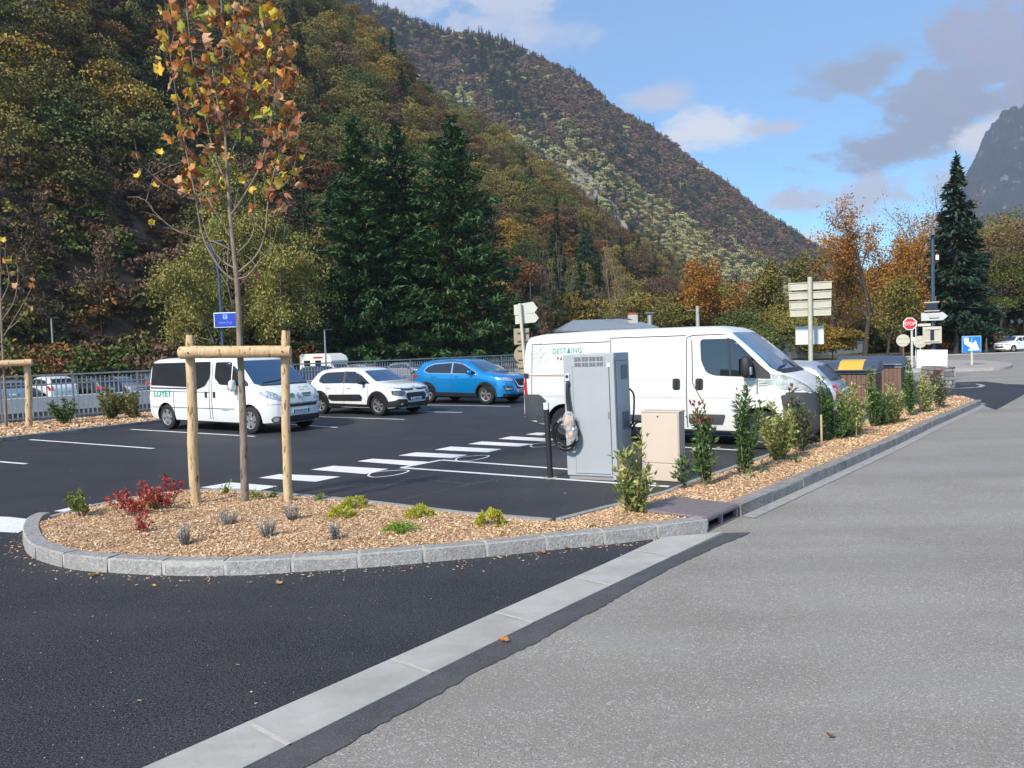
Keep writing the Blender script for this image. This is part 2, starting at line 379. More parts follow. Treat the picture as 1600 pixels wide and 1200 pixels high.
gut_l = [G(*p) for p in ((225, 1200), (385, 1130), (612, 1030), (800, 946), (935, 886), (1037, 839))]
gut_r = [G(*p) for p in ((380, 1200), (505, 1137), (692, 1043), (847, 966), (1000, 893), (1131, 831))]
gd = (gut_l[-1]-gut_l[0]).normalized()
g0l, g0r = gut_l[0]-gd*6, gut_r[0]-gd*6
kline = [G(1158, 806), G(1240, 769), G(1320, 733), G(1400, 696), G(1460, 666), G(1500, 648), G(1522, 638), G(1534, 632)]
lot_poly = [g0l, fl(-44, -.4), fl(0, -.4), fl(40, -2.0), G(1444, 597), G(1479, 600), G(1497, 597), G(1539, 596), G(1574, 600), G(1660, 603), G(1700, 609), G(1600, 616), G(1556, 640), G(1534, 632)]
lot_poly += [Vector((p.x-.06, p.y+.05, 0)) for p in kline[::-1]][1:] + [G(1120, 822)] + gut_l[::-1]
lot = sheet('parking_lot', lot_poly, 0.0, M_LOT, kind='structure')
jit = random.Random(5)
sp = [G(380, 1200)-gd*6] + gut_r[:-1] + [G(1133, 832)]
ep = [G(*p) for p in ((1172, 831), (1100, 862), (1037, 893), (940, 946), (837, 1003), (728, 1058), (585, 1136), (468, 1202))]
eg = []
for a, b in zip(ep, ep[1:]):
    n_ = max(2, int((b-a).length/.045))
    for i in range(n_):
        q = a.lerp(b, i/n_); j = jit.uniform(-.010, .010)+.006*math.sin(len(eg)*.33)+.006*math.sin(len(eg)*.13); eg.append(Vector((q.x+j*.77, q.y-j*.64, 0)))
sheet('resurfaced_strip', sp+eg+[G(468, 1202)-gd*6], -.004, M_PATCH, kind='structure')
# gutter of cast concrete channels, joints between them
gu = empty('gutter', kind='structure')
joints = [-5.0, -3.9, -2.8, -1.7, -.6]
LL = resample([g0l]+gut_l, .02); RR = resample([g0r]+gut_r, .02)
def onpath(path, s):
    i = min(max(s/.02, 0), len(path)-1.001); k = int(i); return path[k].lerp(path[k+1], i-k)
tot = (len(LL)-1)*.02
def perp(s):
    l_ = onpath(LL, s); return min(RR, key=lambda q: (q-l_).length) if s < tot-.02 else RR[-1]
jl = G(385, 1130); j0 = min(range(len(LL)), key=lambda i: (LL[i]-jl.xy).length)*.02
nxt = G(612, 1030); j1 = min(range(len(LL)), key=lambda i: (LL[i]-nxt.xy).length)*.02
step = j1-j0; s_ = j0-step*5
kr = ((len(RR)-1)*.02)/tot
while s_ < tot:
    a, b = max(s_, 0), min(s_+step-.012, tot)
    if b-a > .2:
        mb = MB(); vs = []
        for t_ in (a, (a+b)/2, b):
            l_, r_ = onpath(LL, t_), perp(t_)
            for k, z in ((0, .006), (.42, .0005), (.55, .0005), (1, .003)): q = l_.lerp(r_, k); vs.append((q.x, q.y, z))
            for k in (0, 1): q = l_.lerp(r_, k); vs.append((q.x, q.y, -.05))
        fs = []
        for i in (0, 6):
            fs += [(i, i+1, i+7, i+6), (i+1, i+2, i+8, i+7), (i+2, i+3, i+9, i+8), (i+4, i, i+6, i+10), (i+3, i+5, i+11, i+9)]
        fs += [(0, 4, 5, 3, 2, 1), (12, 13, 14, 15, 17, 16)]
        mb.add(vs, fs).build('gutter_channel', M_CONC, gu)
    s_ += step
mj = MB()
s_ = j0-step*4
while s_ < tot:
    l_, r_ = onpath(LL, s_-.006), perp(s_-.006); d = gd*.03
    mj.add([(l_.x-d.x*.5, l_.y-d.y*.5, .0065), (r_.x-d.x*.5, r_.y-d.y*.5, .0045), (r_.x+d.x*.6, r_.y+d.y*.6, .0045), (l_.x+d.x*.6, l_.y+d.y*.6, .0065)], [(0, 1, 2, 3)]); s_ += step
mj.build('mortar_joint', M_MORT, gu)

# --- road markings
mk = empty('road_markings', kind='structure')
PZ = .004
def mark(name, px, z=PZ):
    return sheet(name, [G(*p) for p in px], z, M_PAINT, mk)
for q in ([(-60, 806), (14, 808), (66, 814), (28, 833), (-60, 828)], [(84, 799), (133, 788), (196, 792), (152, 803)], [(206, 779), (240, 771), (322, 776), (285, 786)],
          [(313, 762), (360, 754), (434, 760), (399, 768)], [(404, 747), (437, 741), (532, 745), (493, 753)], [(486, 734), (521, 728), (607, 733), (571, 741)],
          [(558, 721), (582, 717), (672, 722), (645, 728)], [(622, 712), (650, 707), (731, 711), (706, 716)], [(679, 703), (704, 698), (784, 702), (762, 707)],
          [(731, 694), (753, 690), (834, 694), (810, 698)], [(778, 686), (798, 682), (875, 686), (853, 690)], [(821, 679), (839, 676), (900, 679), (882, 683)],
          [(850, 672.5), (866, 670), (925, 673), (909, 676)]):
    mark('crossing_stripe', q)
def line(name, pts, w, z=PZ, m=M_PAINT):
    pts = [Vector((p[0], p[1])) for p in pts]; a = offset(pts, w/2); b = offset(pts, -w/2)
    return sheet(name, a+b[::-1], z, m, mk)
for q in ([(627, 731), (740, 739), (920, 752), (1045, 760.5)], [(690, 719), (800, 727), (920, 736)], [(47, 687), (240, 701)], [(-80, 715), (41, 725)], [(205, 671), (398, 682)],
          [(420, 661), (527, 668)], [(470, 650.5), (632, 655.5)], [(535, 641.5), (722, 644.5)], [(650, 632.5), (797, 635)], [(1040, 677), (1160, 682)], [(1030, 697), (1165, 704)], [(-80, 697), (-20, 702)]):
    line('bay_line', [G(*p) for p in q], .10)
line('bay_line', [G(627, 731), G(690, 719)], .09, z=.0048)
for cx, cy, s in ((607, 740, 1.0), (738, 716, .82), (851, 695, .7)):
    pts = []
    for (a, b) in ((-32, 4), (-26, -1), (0, -4), (30, -5), (26, -1), (8, 3), (-8, 5), (-24, 6), (-31, 4)):
        pts.append(G(cx+a*s, cy+b*s))
    line('painted_plug_symbol', catmull([p.xy for p in pts], 4), .035, z=.0052)
M_CHALK = mat('chalk', (.17, .165, .16), .9, vs=20, col2=(.05, .05, .055), vlo=.45, vhi=.6)
for q in ([(470, 770), (570, 758), (640, 747), (735, 757), (620, 782)], [(735, 757), (800, 745), (860, 752)], [(800, 714), (870, 703), (930, 700)], [(560, 776), (640, 747)]):
    line('chalk_line', [G(*p) for p in q], .02, z=.0022, m=M_CHALK)
mk2 = [[(1440, 606.5), (1500, 607), (1530, 605), (1536, 602.5), (1526, 600), (1500, 600.5)], [(1440, 618), (1466, 620.5), (1490, 624), (1515, 626), (1528, 630), (1538, 632)]]
for q in mk2: line('flush_kerb', [G(*p) for p in q], .16, z=.006, m=M_CONC)
sheet('white_line', [G(*p) for p in ((1350, 559), (1600, 549.5), (1700, 546), (1700, 546.8), (1600, 550.2), (1350, 560))], -.0052, M_PAINT, mk)

# --- kerbs: every stone an object of its own
def kerb_run(parent, outer, h, w, m, L_=.6, z0=-.02, face_in=.012, side=1, gap=.014, mort=True, rg=rnd):
    op = [Vector(p[:2]) for p in outer]; st = resample(op, .05); per = max(2, int(round(L_/.05))); ip = offset(st, w*side); tp = offset(st, face_in*side)
    i = 0; n = 0
    while i < len(st)-2:
        j = min(i+per, len(st)-1); idx = list(range(i, j+1)); idx = idx[::max(1, (len(idx)-1)//3)]
        if idx[-1] != j: idx.append(j)
        mb = MB(); vs = []; hh = h+rg.uniform(-.004, .004); dx = rg.uniform(-.004, .004)
        for q, k in enumerate(idx):
            o_, t_, i_ = st[k].copy(), tp[k].copy(), ip[k].copy()
            if q in (0, len(idx)-1):
                s2 = (st[min(k+1, len(st)-1)]-st[max(k-1, 0)]).normalized()*(gap/2)*(1 if q == 0 else -1); o_ += s2; t_ += s2; i_ += s2
            nx = (t_-o_).normalized()*dx
            vs += [(o_.x+nx.x, o_.y+nx.y, z0), (t_.x+nx.x, t_.y+nx.y, hh-.012), (t_.x+(i_.x-t_.x)*.09, t_.y+(i_.y-t_.y)*.09, hh), (i_.x, i_.y, hh-.002), (i_.x, i_.y, z0)]
        c = 5; fs = [(0, 1, 2, 3, 4), tuple((len(idx)-1)*c+k for k in (4, 3, 2, 1, 0))]
        for q in range(len(idx)-1):
            for k in range(5): fs.append((q*c+k, (q+1)*c+k, (q+1)*c+(k+1) % 5, q*c+(k+1) % 5))
        mb.add(vs, fs); me = mb.me('kerb_stone', m); bm = bmesh.new(); bm.from_mesh(me); bmesh.ops.recalc_face_normals(bm, faces=bm.faces); bm.to_mesh(me); bm.free()
        obj('kerb_stone', me, parent); i = j; n += 1
    if mort:
        a = offset(st, (face_in+.001)*side); b = offset(st, (w-.006)*side); mb = MB(); vs = []
        for p, q in zip(a, b): vs += [(p.x, p.y, z0), (p.x, p.y, h-.008), (q.x, q.y, h-.008), (q.x, q.y, z0)]
        fs = [(k*4+e, k*4+e+4, k*4+e+5, k*4+e+1) for k in range(len(a)-1) for e in (0, 1, 2)]
        mb.add(vs, fs).build('mortar', M_MORT, parent)
isl_front = [(63, 816), (44, 824), (36, 836), (35, 849), (45, 867), (70, 879), (115, 890), (189, 896), (276, 900), (374, 899), (483, 893), (560, 888), (680, 878), (795, 867), (885, 857), (960, 850), (1038, 840), (1107, 831)]
isl_o = catmull([G(*p).xy for p in isl_front], 5)
ik = empty('island_kerb', kind='structure')
kerb_run(ik, isl_o[::-1], .135, .165, M_GRAN, .62, side=-1, gap=.034)
isl_back = [(63, 816), (112, 802), (160, 790), (222, 778), (294, 770), (336, 768), (385, 769), (458, 776), (588, 788), (732, 806), (867, 817), (966, 791), (1037, 772), (1074, 757), (1130, 738), (1200, 713), (1260, 690), (1310, 672), (1370, 652), (1430, 634), (1478, 622)]
isl_b = [G(*p).xy for p in isl_back]
bk = empty('rear_kerb', kind='structure')
kerb_run(bk, isl_b[:11], .055, .10, M_GRAN, .9, side=-1)
kerb_run(bk, isl_b[10:], .055, .10, M_GRAN, .9, side=-1)
rk = empty('roadside_kerb', kind='structure')
ko = [p.xy for p in kline]
kerb_run(rk, ko, .135, .17, M_GRAN2, .98, side=1, gap=.03)
lk_px = [(-160, 712), (0, 690), (120, 675.5), (240, 662)]
lk0, lk1 = G(0, 690).xy, G(240, 662).xy; ld = (lk1-lk0).normalized()
lko = [lk0-ld*14, lk0, lk1, lk1+ld*6, lk1+ld*30]
mb = MB(); a, b = fl(44, .3), fl(44, 19.6); mb.prism([(a.x, a.y), (b.x, b.y), (b.x+DF.x*.5, b.y+DF.y*.5), (a.x+DF.x*.5, a.y+DF.y*.5)], -3.4, -.012); mb.build('river_wall', M_WALLD, kind='structure')
lkk = empty('left_bed_kerb', kind='structure')
kerb_run(lkk, lko, .10, .14, M_GRAN2, 1.0, side=1)
# thin pale cement haunching at the foot of the roadside kerb
hn = offset(ko, -.16); sheet('cement_haunching', [Vector((p.x, p.y)) for p in ko]+hn[::-1], -.003, mat('haunch', (.36, .345, .33), .9, vs=7, col2=(.26, .25, .24), bump=.4, bs=40), kind='structure')

# --- mulch beds
isl_in = offset(isl_o, .15); BKP = [Vector(p) for p in isl_b]   # left of travel (front goes left->right, inside is up)
def bed(name, poly, zf, **k):
    me = bpy.data.meshes.new(name); bm = bmesh.new()
    n_ = len(poly); r_ = delaunay_2d_cdt([Vector((p[0], p[1])) for p in poly], [(i, (i+1) % n_) for i in range(n_)], [], 2, 1e-5)
    vv_ = [bm.verts.new((p.x, p.y, 0)) for p in r_[0]]
    for t3 in r_[2]: bm.faces.new([vv_[i] for i in t3])
    for ax_ in (0, 1):
        vv = [p[ax_] for p in poly]; g = min(vv)+.25
        while g < min(max(vv), 30):
            co_ = [0, 0, 0]; no_ = [0, 0, 0]; co_[ax_] = g; no_[ax_] = 1; bmesh.ops.bisect_plane(bm, geom=bm.verts[:]+bm.edges[:]+bm.faces[:], plane_co=co_, plane_no=no_, dist=1e-5); g += .25
    for v in bm.verts: v.co.z = zf(v.co.x, v.co.y)
    for f in bm.faces:
        if f.normal.z < 0: f.normal_flip()
    bm.to_mesh(me); bm.free(); me.materials.append(M_MULCH); return obj(name, me, **k)
kin = offset(ko, .15)
_a, _b = G(1109, 830).xy, G(1157, 807).xy; _i = (_b-_a).normalized(); _i = Vector((-_i.y, _i.x))*.46
isl_poly = [p for p in isl_in][:-1] + [_a+_i*.45, _a+_i, G(1044, 777).xy]+[Vector(p) for p in offset(isl_b[:13], -.08)[::-1]]
def zisl(x, y):
    d = 9
    for a, b in zip(BKP, BKP[1:]):
        ab = b-a; t = max(0, min(1, (Vector((x, y))-a).dot(ab)/ab.length_squared)); d = min(d, (a+ab*t-Vector((x, y))).length)
    f = min(1, d/.7); return .028+.085*f*f*(3-2*f)+.012*f*math.sin(x*2.3+1)*math.sin(y*1.9)+.010*f*math.sin(x*9)*math.sin(y*8)
bed_i = bed('island_mulch', isl_poly, lambda x, y: zisl(x, y), kind='structure')
strip_poly = [_a+_i*1.01, _b+_i*1.01]+kin[0:]+[G(1492, 621).xy]+offset(isl_b[13:], -.08)[::-1]+[G(1058, 767).xy, G(1044, 776.5).xy]
bed_s = bed('hedge_mulch', strip_poly, lambda x, y: zisl(x, y), kind='structure')
lbi = offset(lko, .13)
left_poly = lbi+[fl(60, -.05), fl(-30, -.05)]
bed_l = bed('left_mulch', [lbi[0], lbi[1], lbi[2], lbi[3], lbi[4], fl(40, -.05), fl(-30, -.05)], lambda x, y: .09+.012*math.sin(x*4)*math.sin(y*5), kind='structure')
# wood chips
chipm = [leafmat('wood_chip', [(.24, .12, .055), (.50, .30, .155), (.70, .48, .29), (.80, .62, .42)], .8, orand=1.0, spec=.2)]
chs = []
for k in range(5):
    r2 = random.Random(k); mb = MB(); a, b, c = r2.uniform(.9, 1.5), r2.uniform(.35, .6), r2.uniform(.1, .2)
    mb.box((0, 0, 0), (a, b, c), taper=r2.uniform(.6, .95)); mb.v = [(x+.15*r2.uniform(-1, 1), y+.1*r2.uniform(-1, 1), z+.06*x) for x, y, z in mb.v]; chs.append(mb.me('chip', chipm[0]))
def chips(name, poly, dens, zf, size=.034, cond=None, label=None):
    xs = [p[0] for p in poly]; ys = [p[1] for p in poly]; pts = []; r3 = random.Random(len(poly))
    A = (max(xs)-min(xs))*(max(ys)-min(ys)); n = int(A*dens)
    for _ in range(n):
        x, y = r3.uniform(min(xs), max(xs)), r3.uniform(min(ys), max(ys))
        if inpoly(x, y, poly) and (cond is None or r3.random() < cond(x, y)): pts.append((x, y, zf(x, y)+r3.uniform(-.004, .012)))
    k = len(pts)
    rots = [(r3.gauss(0, .35), r3.gauss(0, .35), r3.uniform(0, 6.28)) for _ in range(k)]
    scatter(name, pts, rots, [size*r3.uniform(.6, 1.35)*(1 if p[1] < 13 else 1.5) for p in pts], [r3.randrange(5) for _ in range(k)], chs, label=label, cat='wood chips', kind='stuff')
    return k
chips('wood_chips', isl_poly, 3000, zisl, .022, label='pale orange wood chips spread over the rounded island bed')
chips('wood_chips', strip_poly, 2300, zisl, .025, cond=lambda x, y: min(1, (11/y)**2), label='pale orange wood chips along the hedge strip')
chips('wood_chips', [lbi[1]-ld*3, lbi[2], lbi[3], fl(8, -.05), fl(-5, -.05)], 260, lambda x, y: .10, .055, label='wood chips on the bed beside the railing')
gp = []
for _ in range(1500):
    u, v = rnd.uniform(0, 1150), rnd.uniform(640, 1200)
    q = G(u, v)
    if inpoly(q.x, q.y, lot_poly) and not inpoly(q.x, q.y, isl_poly): gp.append((q.x, q.y, .003))
for _ in range(500):
    t_ = rnd.random(); q = onpath([p for p in resample([v.xy for v in isl_o], .02)], t_*12); gp.append((q.x+rnd.gauss(0, .05), q.y-abs(rnd.gauss(0, .12)), .004))
sc2_ = resample([v for v in isl_o], .02); cp_ = []
for _ in range(330):
    q = sc2_[rnd.randrange(len(sc2_))]; cp_.append((q.x+rnd.gauss(0, .05), q.y-.03-abs(rnd.expovariate(1/.10)), .006))
for _ in range(40):
    q = G(rnd.uniform(0, 900), rnd.uniform(700, 1150)); cp_.append((q.x, q.y, .006))
cp_ = [c for c in cp_ if inpoly(c[0], c[1], lot_poly) and not inpoly(c[0], c[1], [p for p in isl_o]+[Vector(p) for p in isl_b[::-1]])]
scatter('stray_chips', cp_, [(0, 0, rnd.uniform(0, 6)) for _ in cp_], [rnd.uniform(.008, .024) for _ in cp_], [rnd.randrange(5) for _ in cp_], chs, label='stray wood chips lying on the asphalt below the island kerb', cat='wood chips', kind='stuff')
gs = []
for k in range(3):
    mb = MB(); mb.ell((0, 0, .3), (1, .8, .6), 5, 3); gs.append(mb.me('pebble', leafmat('pebble_tone', [(.12, .12, .12), (.3, .28, .26), (.6, .58, .55)], .8, orand=1)))
scatter('loose_gravel', gp, [(0, 0, rnd.uniform(0, 6)) for _ in gp], [rnd.uniform(.002, .009)*(1 if p[1] < 9 else 1.5) for p in gp], [rnd.randrange(3) for _ in gp], gs, label='loose grit scattered over the new black asphalt', cat='gravel', kind='stuff')

# roundabout splitter island with raised kerb
ra = [(1372, 577), (1400, 571), (1460, 566), (1520, 565), (1560, 568), (1582, 572), (1570, 577), (1530, 579), (1450, 581), (1400, 581)]
rp_ = catmull([G(*p).xy for p in ra]+[G(*ra[0]).xy], 4)[:-1]
mb = MB(); mb.prism([(p.x, p.y) for p in rp_], -.02, .13); mb.build('traffic_island', mat('island_cobble', (.30, .27, .25), .9, vs=3, col2=(.38, .34, .31), bump=.6, bs=12), kind='structure', bev=.03)
mb = MB(); mb.prism([(p.x, p.y) for p in rp_], -.021, .06); mb.v = [((x-31)*1.03+31, (y-47)*1.03+47, z) for x, y, z in mb.v]; mb.build('traffic_island_kerb', M_CONC, kind='structure')
# earth verge behind the far road
sheet('verge', [G(1372, 558), G(1400, 556.5), G(1500, 551.5), G(1600, 547), G(1720, 543.5), G(1850, 539), (170, 130), (60, 130)], -.006, M_GRASS, kind='structure')
# ------------------------------------------------------------------ trees
M_BARK = mat('bark', (.07, .055, .042), .9, vs=7, col2=(.14, .12, .10), bump=.8, bs=30)
M_BARKD = mat('dark_bark', (.035, .028, .022), .9, vs=6, col2=(.07, .06, .05), bump=.6, bs=20)
LM = {
 'olive': leafmat('leaf_olive', [(0.043, 0.044, 0.011), (0.108, 0.100, 0.021), (0.201, 0.164, 0.034), (0.316, 0.224, 0.048)]),
 'green': leafmat('leaf_green', [(0.023, 0.039, 0.010), (0.052, 0.078, 0.015), (0.111, 0.131, 0.024), (0.196, 0.185, 0.037)]),
 'yellow': leafmat('leaf_yellow', [(0.083, 0.057, 0.010), (0.188, 0.125, 0.016), (0.318, 0.198, 0.023), (0.423, 0.282, 0.039)]),
 'rust': leafmat('leaf_rust', [(0.057, 0.028, 0.010), (0.127, 0.054, 0.017), (0.219, 0.098, 0.023), (0.300, 0.147, 0.037)]),
 'brown': leafmat('leaf_brown', [(0.053, 0.031, 0.017), (0.091, 0.055, 0.030), (0.144, 0.088, 0.046), (0.213, 0.134, 0.069)]),
 'conifer': leafmat('needle_dark', [(0.012, 0.027, 0.012), (0.022, 0.048, 0.020), (0.042, 0.083, 0.031), (0.068, 0.120, 0.044)]),
 'bluefir': leafmat('needle_blue', [(.012, .026, .026), (.022, .045, .042), (.04, .07, .062), (.06, .10, .085)]),
 'pale': leafmat('leaf_pale_sunlit', [(.24, .25, .09), (.37, .37, .13), (.52, .48, .19), (.62, .57, .29)]),  # lighter foliage whose colour also carries the sunlight on the far slope
 'amber': leafmat('leaf_amber', [(.12, .05, .012), (.26, .11, .02), (.42, .19, .03), (.52, .28, .05)], trans=.2),
}
def grow(rng, p, d, ln, r, lvl, paths, tips, prm):
    """recursive limb; prm: segs, wander, up, nchild per level, child length ratio, spread, r ratio, first child position"""
    k = prm.get('segs', 5); pts = [p.copy()]; dirs = [d.copy()]
    for i in range(k):
        d = unit(d + rng.normal(size=3)*prm['wander'] + np.array([0, 0, prm['up'][min(lvl, len(prm['up'])-1)]])); p = p + d*ln/k; pts.append(p.copy()); dirs.append(d.copy())
    rr = np.linspace(r, r*prm.get('taper', .35), k+1); paths.append((pts, rr, lvl))
    nc = prm['n'][lvl] if lvl < len(prm['n']) else 0
    for c in range(nc):
        f0 = prm['first'][min(lvl, len(prm['first'])-1)]; f = f0+(1-f0)*(c+rng.random()*.8)/nc; f = min(f, .99); i = int(f*k); q = pts[i]+(pts[i+1]-pts[i])*(f*k-i)
        t = dirs[i]; s = unit(np.cross(t, rng.normal(size=3))); a = prm['spread'][min(lvl, len(prm['spread'])-1)]*(.75+.5*rng.random())
        cd = unit(t*math.cos(a)+s*math.sin(a)); cl = ln*prm['ratio'][min(lvl, len(prm['ratio'])-1)]*(1.15-.6*f if lvl == 0 else 1-.35*f)*(.8+.4*rng.random())
        grow(rng, q, cd, cl, max(r*(1-.65*f)*prm['rr'], .004), lvl+1, paths, tips, prm)
    if nc == 0 or lvl >= len(prm['n'])-1:
        for q, t in zip(pts[1:], dirs[1:]): tips.append((q, t, lvl))
def tree_meshes(name, seed, h, r, prm, nleaf, lsize, lm, bark, droop=0., jit_=.25, trunkfrac=1.0, aspect=.6, sides=5, minr=0):
    rng = np.random.default_rng(seed); paths, tips = [], []
    grow(rng, np.zeros(3), np.array([0, 0, 1.]), h*trunkfrac, r, 0, paths, tips, prm)
    V, Q = tubesnp([(a, b) for a, b, l in paths if b[0] > minr], sides)
    tm = npmesh(name+'_trunk', V, Q, [bark], sm=True)
    cm = None
    if nleaf:
        T = np.array([t[0] for t in tips]); D = np.array([t[1] for t in tips]); idx = rng.integers(0, len(T), nleaf); C = T[idx]+rng.normal(size=(nleaf, 3))*jit_
        ax = unit(D[idx]*.5+rng.normal(size=(nleaf, 3))*.8+np.array([0, 0, -droop])); V, Q = leaves(C, ax, rdir(rng, nleaf)+np.array([0, 0, .6]), lsize*rng.uniform(.6, 1.4, nleaf), lsize*aspect*rng.uniform(.7, 1.3, nleaf), rng, .12)
        cl = rng.random(len(T)); var = np.clip(cl[idx]*.5+rng.random(nleaf)*.5, 0, 1); cm = npmesh(name+'_crown', V, Q, [lm], var=var)
    return tm, cm
def clump_crown(seed, h, w, n, ls, cz=.58, flat=.9, nc=16, trunk=True, mats=None, skirt=0.):
    """cheap hillside broadleaf: lumpy crown of leaf sprays round many twig ends; trunk and limbs"""
    rng = np.random.default_rng(seed); D = rdir(rng, nc); rad = rng.uniform(.45, 1.0, (nc, 1))**.6
    CC = D*rad*np.array([w/2, w/2, h*(1-cz)*flat])*.8+np.array([0, 0, h*cz]); CC[:, 2] = np.clip(CC[:, 2], h*(.18-skirt), h*.93); cr = rng.uniform(.16, .30, nc)*w
    idx = rng.integers(0, nc, n); dd = rdir(rng, n); dd[:, 2] = np.abs(dd[:, 2])*.9-.25; C = CC[idx]+dd*cr[idx][:, None]*rng.uniform(.65, 1.08, (n, 1))*np.array([1, 1, .75])
    V, Q = leaves(C, rdir(rng, n)+dd*.3, dd+rng.normal(size=(n, 3))*.45, ls*rng.uniform(.6, 1.5, n), ls*.7*rng.uniform(.7, 1.3, n), rng, .1)
    cv = rng.random(nc); var = np.clip(cv[idx]*.45+rng.random(n)*.4+.15*(C[:, 2]/h), 0, 1)
    paths = [([(0, 0, 0), (w*.01, 0, h*.3), (0, w*.01, h*.62)], [h*.016, h*.012, h*.007])]
    for c in CC[:9]: paths.append(([(0, 0, h*.28), tuple(c*.5+np.array([0, 0, h*.2])), tuple(c)], [h*.008, h*.005, h*.002]))
    V2, Q2 = tubesnp(paths, 4); mi = np.r_[np.zeros(len(Q)), np.ones(len(Q2))]
    return np.r_[V, V2], np.r_[Q, Q2+len(V)], mi, np.r_[var, np.full(len(Q2), .5)]
def cone_crown(seed, h, w, n, ls, base=.06, droop=.25, layers=16, ragged=.25, pw=.85):
    rng = np.random.default_rng(seed); nb = layers*9; zb = h*(base+(1-base)*((np.arange(nb)+rng.random(nb))/nb)); az = rng.uniform(0, 6.283, nb)
    L_ = w/2*np.clip(1-(zb/h-base)/(1-base), .02, 1)**pw*rng.uniform(1-ragged, 1.05, nb); idx = rng.choice(nb, n, p=(L_**1.3+.05)/np.sum(L_**1.3+.05)); f = rng.random(n)**.6
    dx = np.stack([np.cos(az), np.sin(az)], 1)[idx]; rr = L_[idx]*f; z = zb[idx]-droop*rr+.35*droop*rr**2/np.maximum(L_[idx], .3)+rng.normal(size=n)*ls*.25
    sid = rng.normal(size=n)*(.10+.16*f)*L_[idx]*(1.1-f); C = np.stack([dx[:, 0]*rr-dx[:, 1]*sid, dx[:, 1]*rr+dx[:, 0]*sid, z], 1)
    ax = np.stack([dx[:, 0], dx[:, 1], -droop+rng.normal(size=n)*.35], 1)+rng.normal(size=(n, 3))*.4
    V, Q = leaves(C, ax, np.array([0, 0, 1.])+rng.normal(size=(n, 3))*.35, ls*rng.uniform(.7, 1.5, n), ls*.34*rng.uniform(.7, 1.3, n), rng, -.15)
    cv = rng.random(nb); var = np.clip(cv[idx]*.35+rng.random(n)*.35+.32*f, 0, 1); paths = [([(0, 0, 0), (0, 0, h*.5), (0, 0, h*.99)], [h*.014, h*.009, .01])]
    for b in range(0, nb, max(1, nb//60)): paths.append(([(0, 0, zb[b]), (math.cos(az[b])*L_[b]*.85, math.sin(az[b])*L_[b]*.85, zb[b]-droop*L_[b]*.6)], [.035, .01]))
    V2, Q2 = tubesnp(paths, 4); return np.r_[V, V2], np.r_[Q, Q2+len(V)], np.r_[np.zeros(len(Q)), np.ones(len(Q2))], np.r_[var, np.full(len(Q2), .5)]
def bare_crown(seed, h, w, n, ls):
    rng = np.random.default_rng(seed); paths, tips = [], []
    grow(rng, np.zeros(3), np.array([0, 0, 1.]), h, h*.012, 0, paths, tips, dict(segs=5, wander=.12, up=[.1, .12, .1], n=[12, 5], first=[.25, .2], spread=[.6, .5], ratio=[.42, .45], rr=.5))
    V2, Q2 = tubesnp([(a, b) for a, b, l in paths], 3); T = np.array([t[0] for t in tips]); idx = rng.integers(0, len(T), n); C = T[idx]+rng.normal(size=(n, 3))*w*.05
    V, Q = leaves(C, rdir(rng, n)+np.array([0, 0, .5]), rdir(rng, n), ls*rng.uniform(.7, 1.6, n), ls*.22, rng); var = np.clip(rng.random(n), 0, 1)
    return np.r_[V, V2], np.r_[Q, Q2+len(V)], np.r_[np.zeros(len(Q)), np.ones(len(Q2))], np.r_[var, np.full(len(Q2), .5)]
def kit(kind, seed, detail=1.0):
    if kind == 'conifer' or kind == 'bluefir': g = cone_crown(seed, 13, 6.2, int(2600*detail), .62/detail**.4, ragged=.35)
    elif kind == 'bare': g = bare_crown(seed, 9.5, 6, int(700*detail), .5)
    else: g = clump_crown(seed, 10.5, 8.2, int(2400*detail), .34/detail**.45, nc=20)
    return g
KIT = {}
for kd, mm, shapes in (('olive', 'olive', 3), ('green', 'green', 2), ('yellow', 'yellow', 2), ('rust', 'rust', 2), ('brown', 'brown', 2), ('conifer', 'conifer', 3), ('bare', 'brown', 2)):
    KIT[kd] = []
    for s in range(shapes):
        V, Q, mi, va = kit(kd, 100+s*7+len(kd)); KIT[kd].append(npmesh('tree_%s' % kd, V, Q, [LM[mm], M_BARKD], mi, va))
# coarser far versions
def farkit(kind, mm, seed):
    if kind == 'cone': g = cone_crown(seed, 16, 6.0, 380, 1.5, layers=9, ragged=.3)
    else: g = clump_crown(seed, 12.5, 8.2, 420, .95, nc=12)
    return npmesh('far_tree_%s' % mm, g[0], g[1], [LM[mm], M_BARKD], g[2], g[3])
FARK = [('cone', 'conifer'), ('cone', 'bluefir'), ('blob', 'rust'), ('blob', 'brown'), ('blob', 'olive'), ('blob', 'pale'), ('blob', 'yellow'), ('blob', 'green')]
LM['redbrown'] = leafmat('leaf_redbrown', [(.10, .052, .038), (.17, .09, .06), (.24, .135, .09), (.30, .19, .13)])
FARK[2] = ('blob', 'redbrown')
FARM = [farkit(a, b, 31+i*3+j) for i, (a, b) in enumerate(FARK) for j in range(2)]

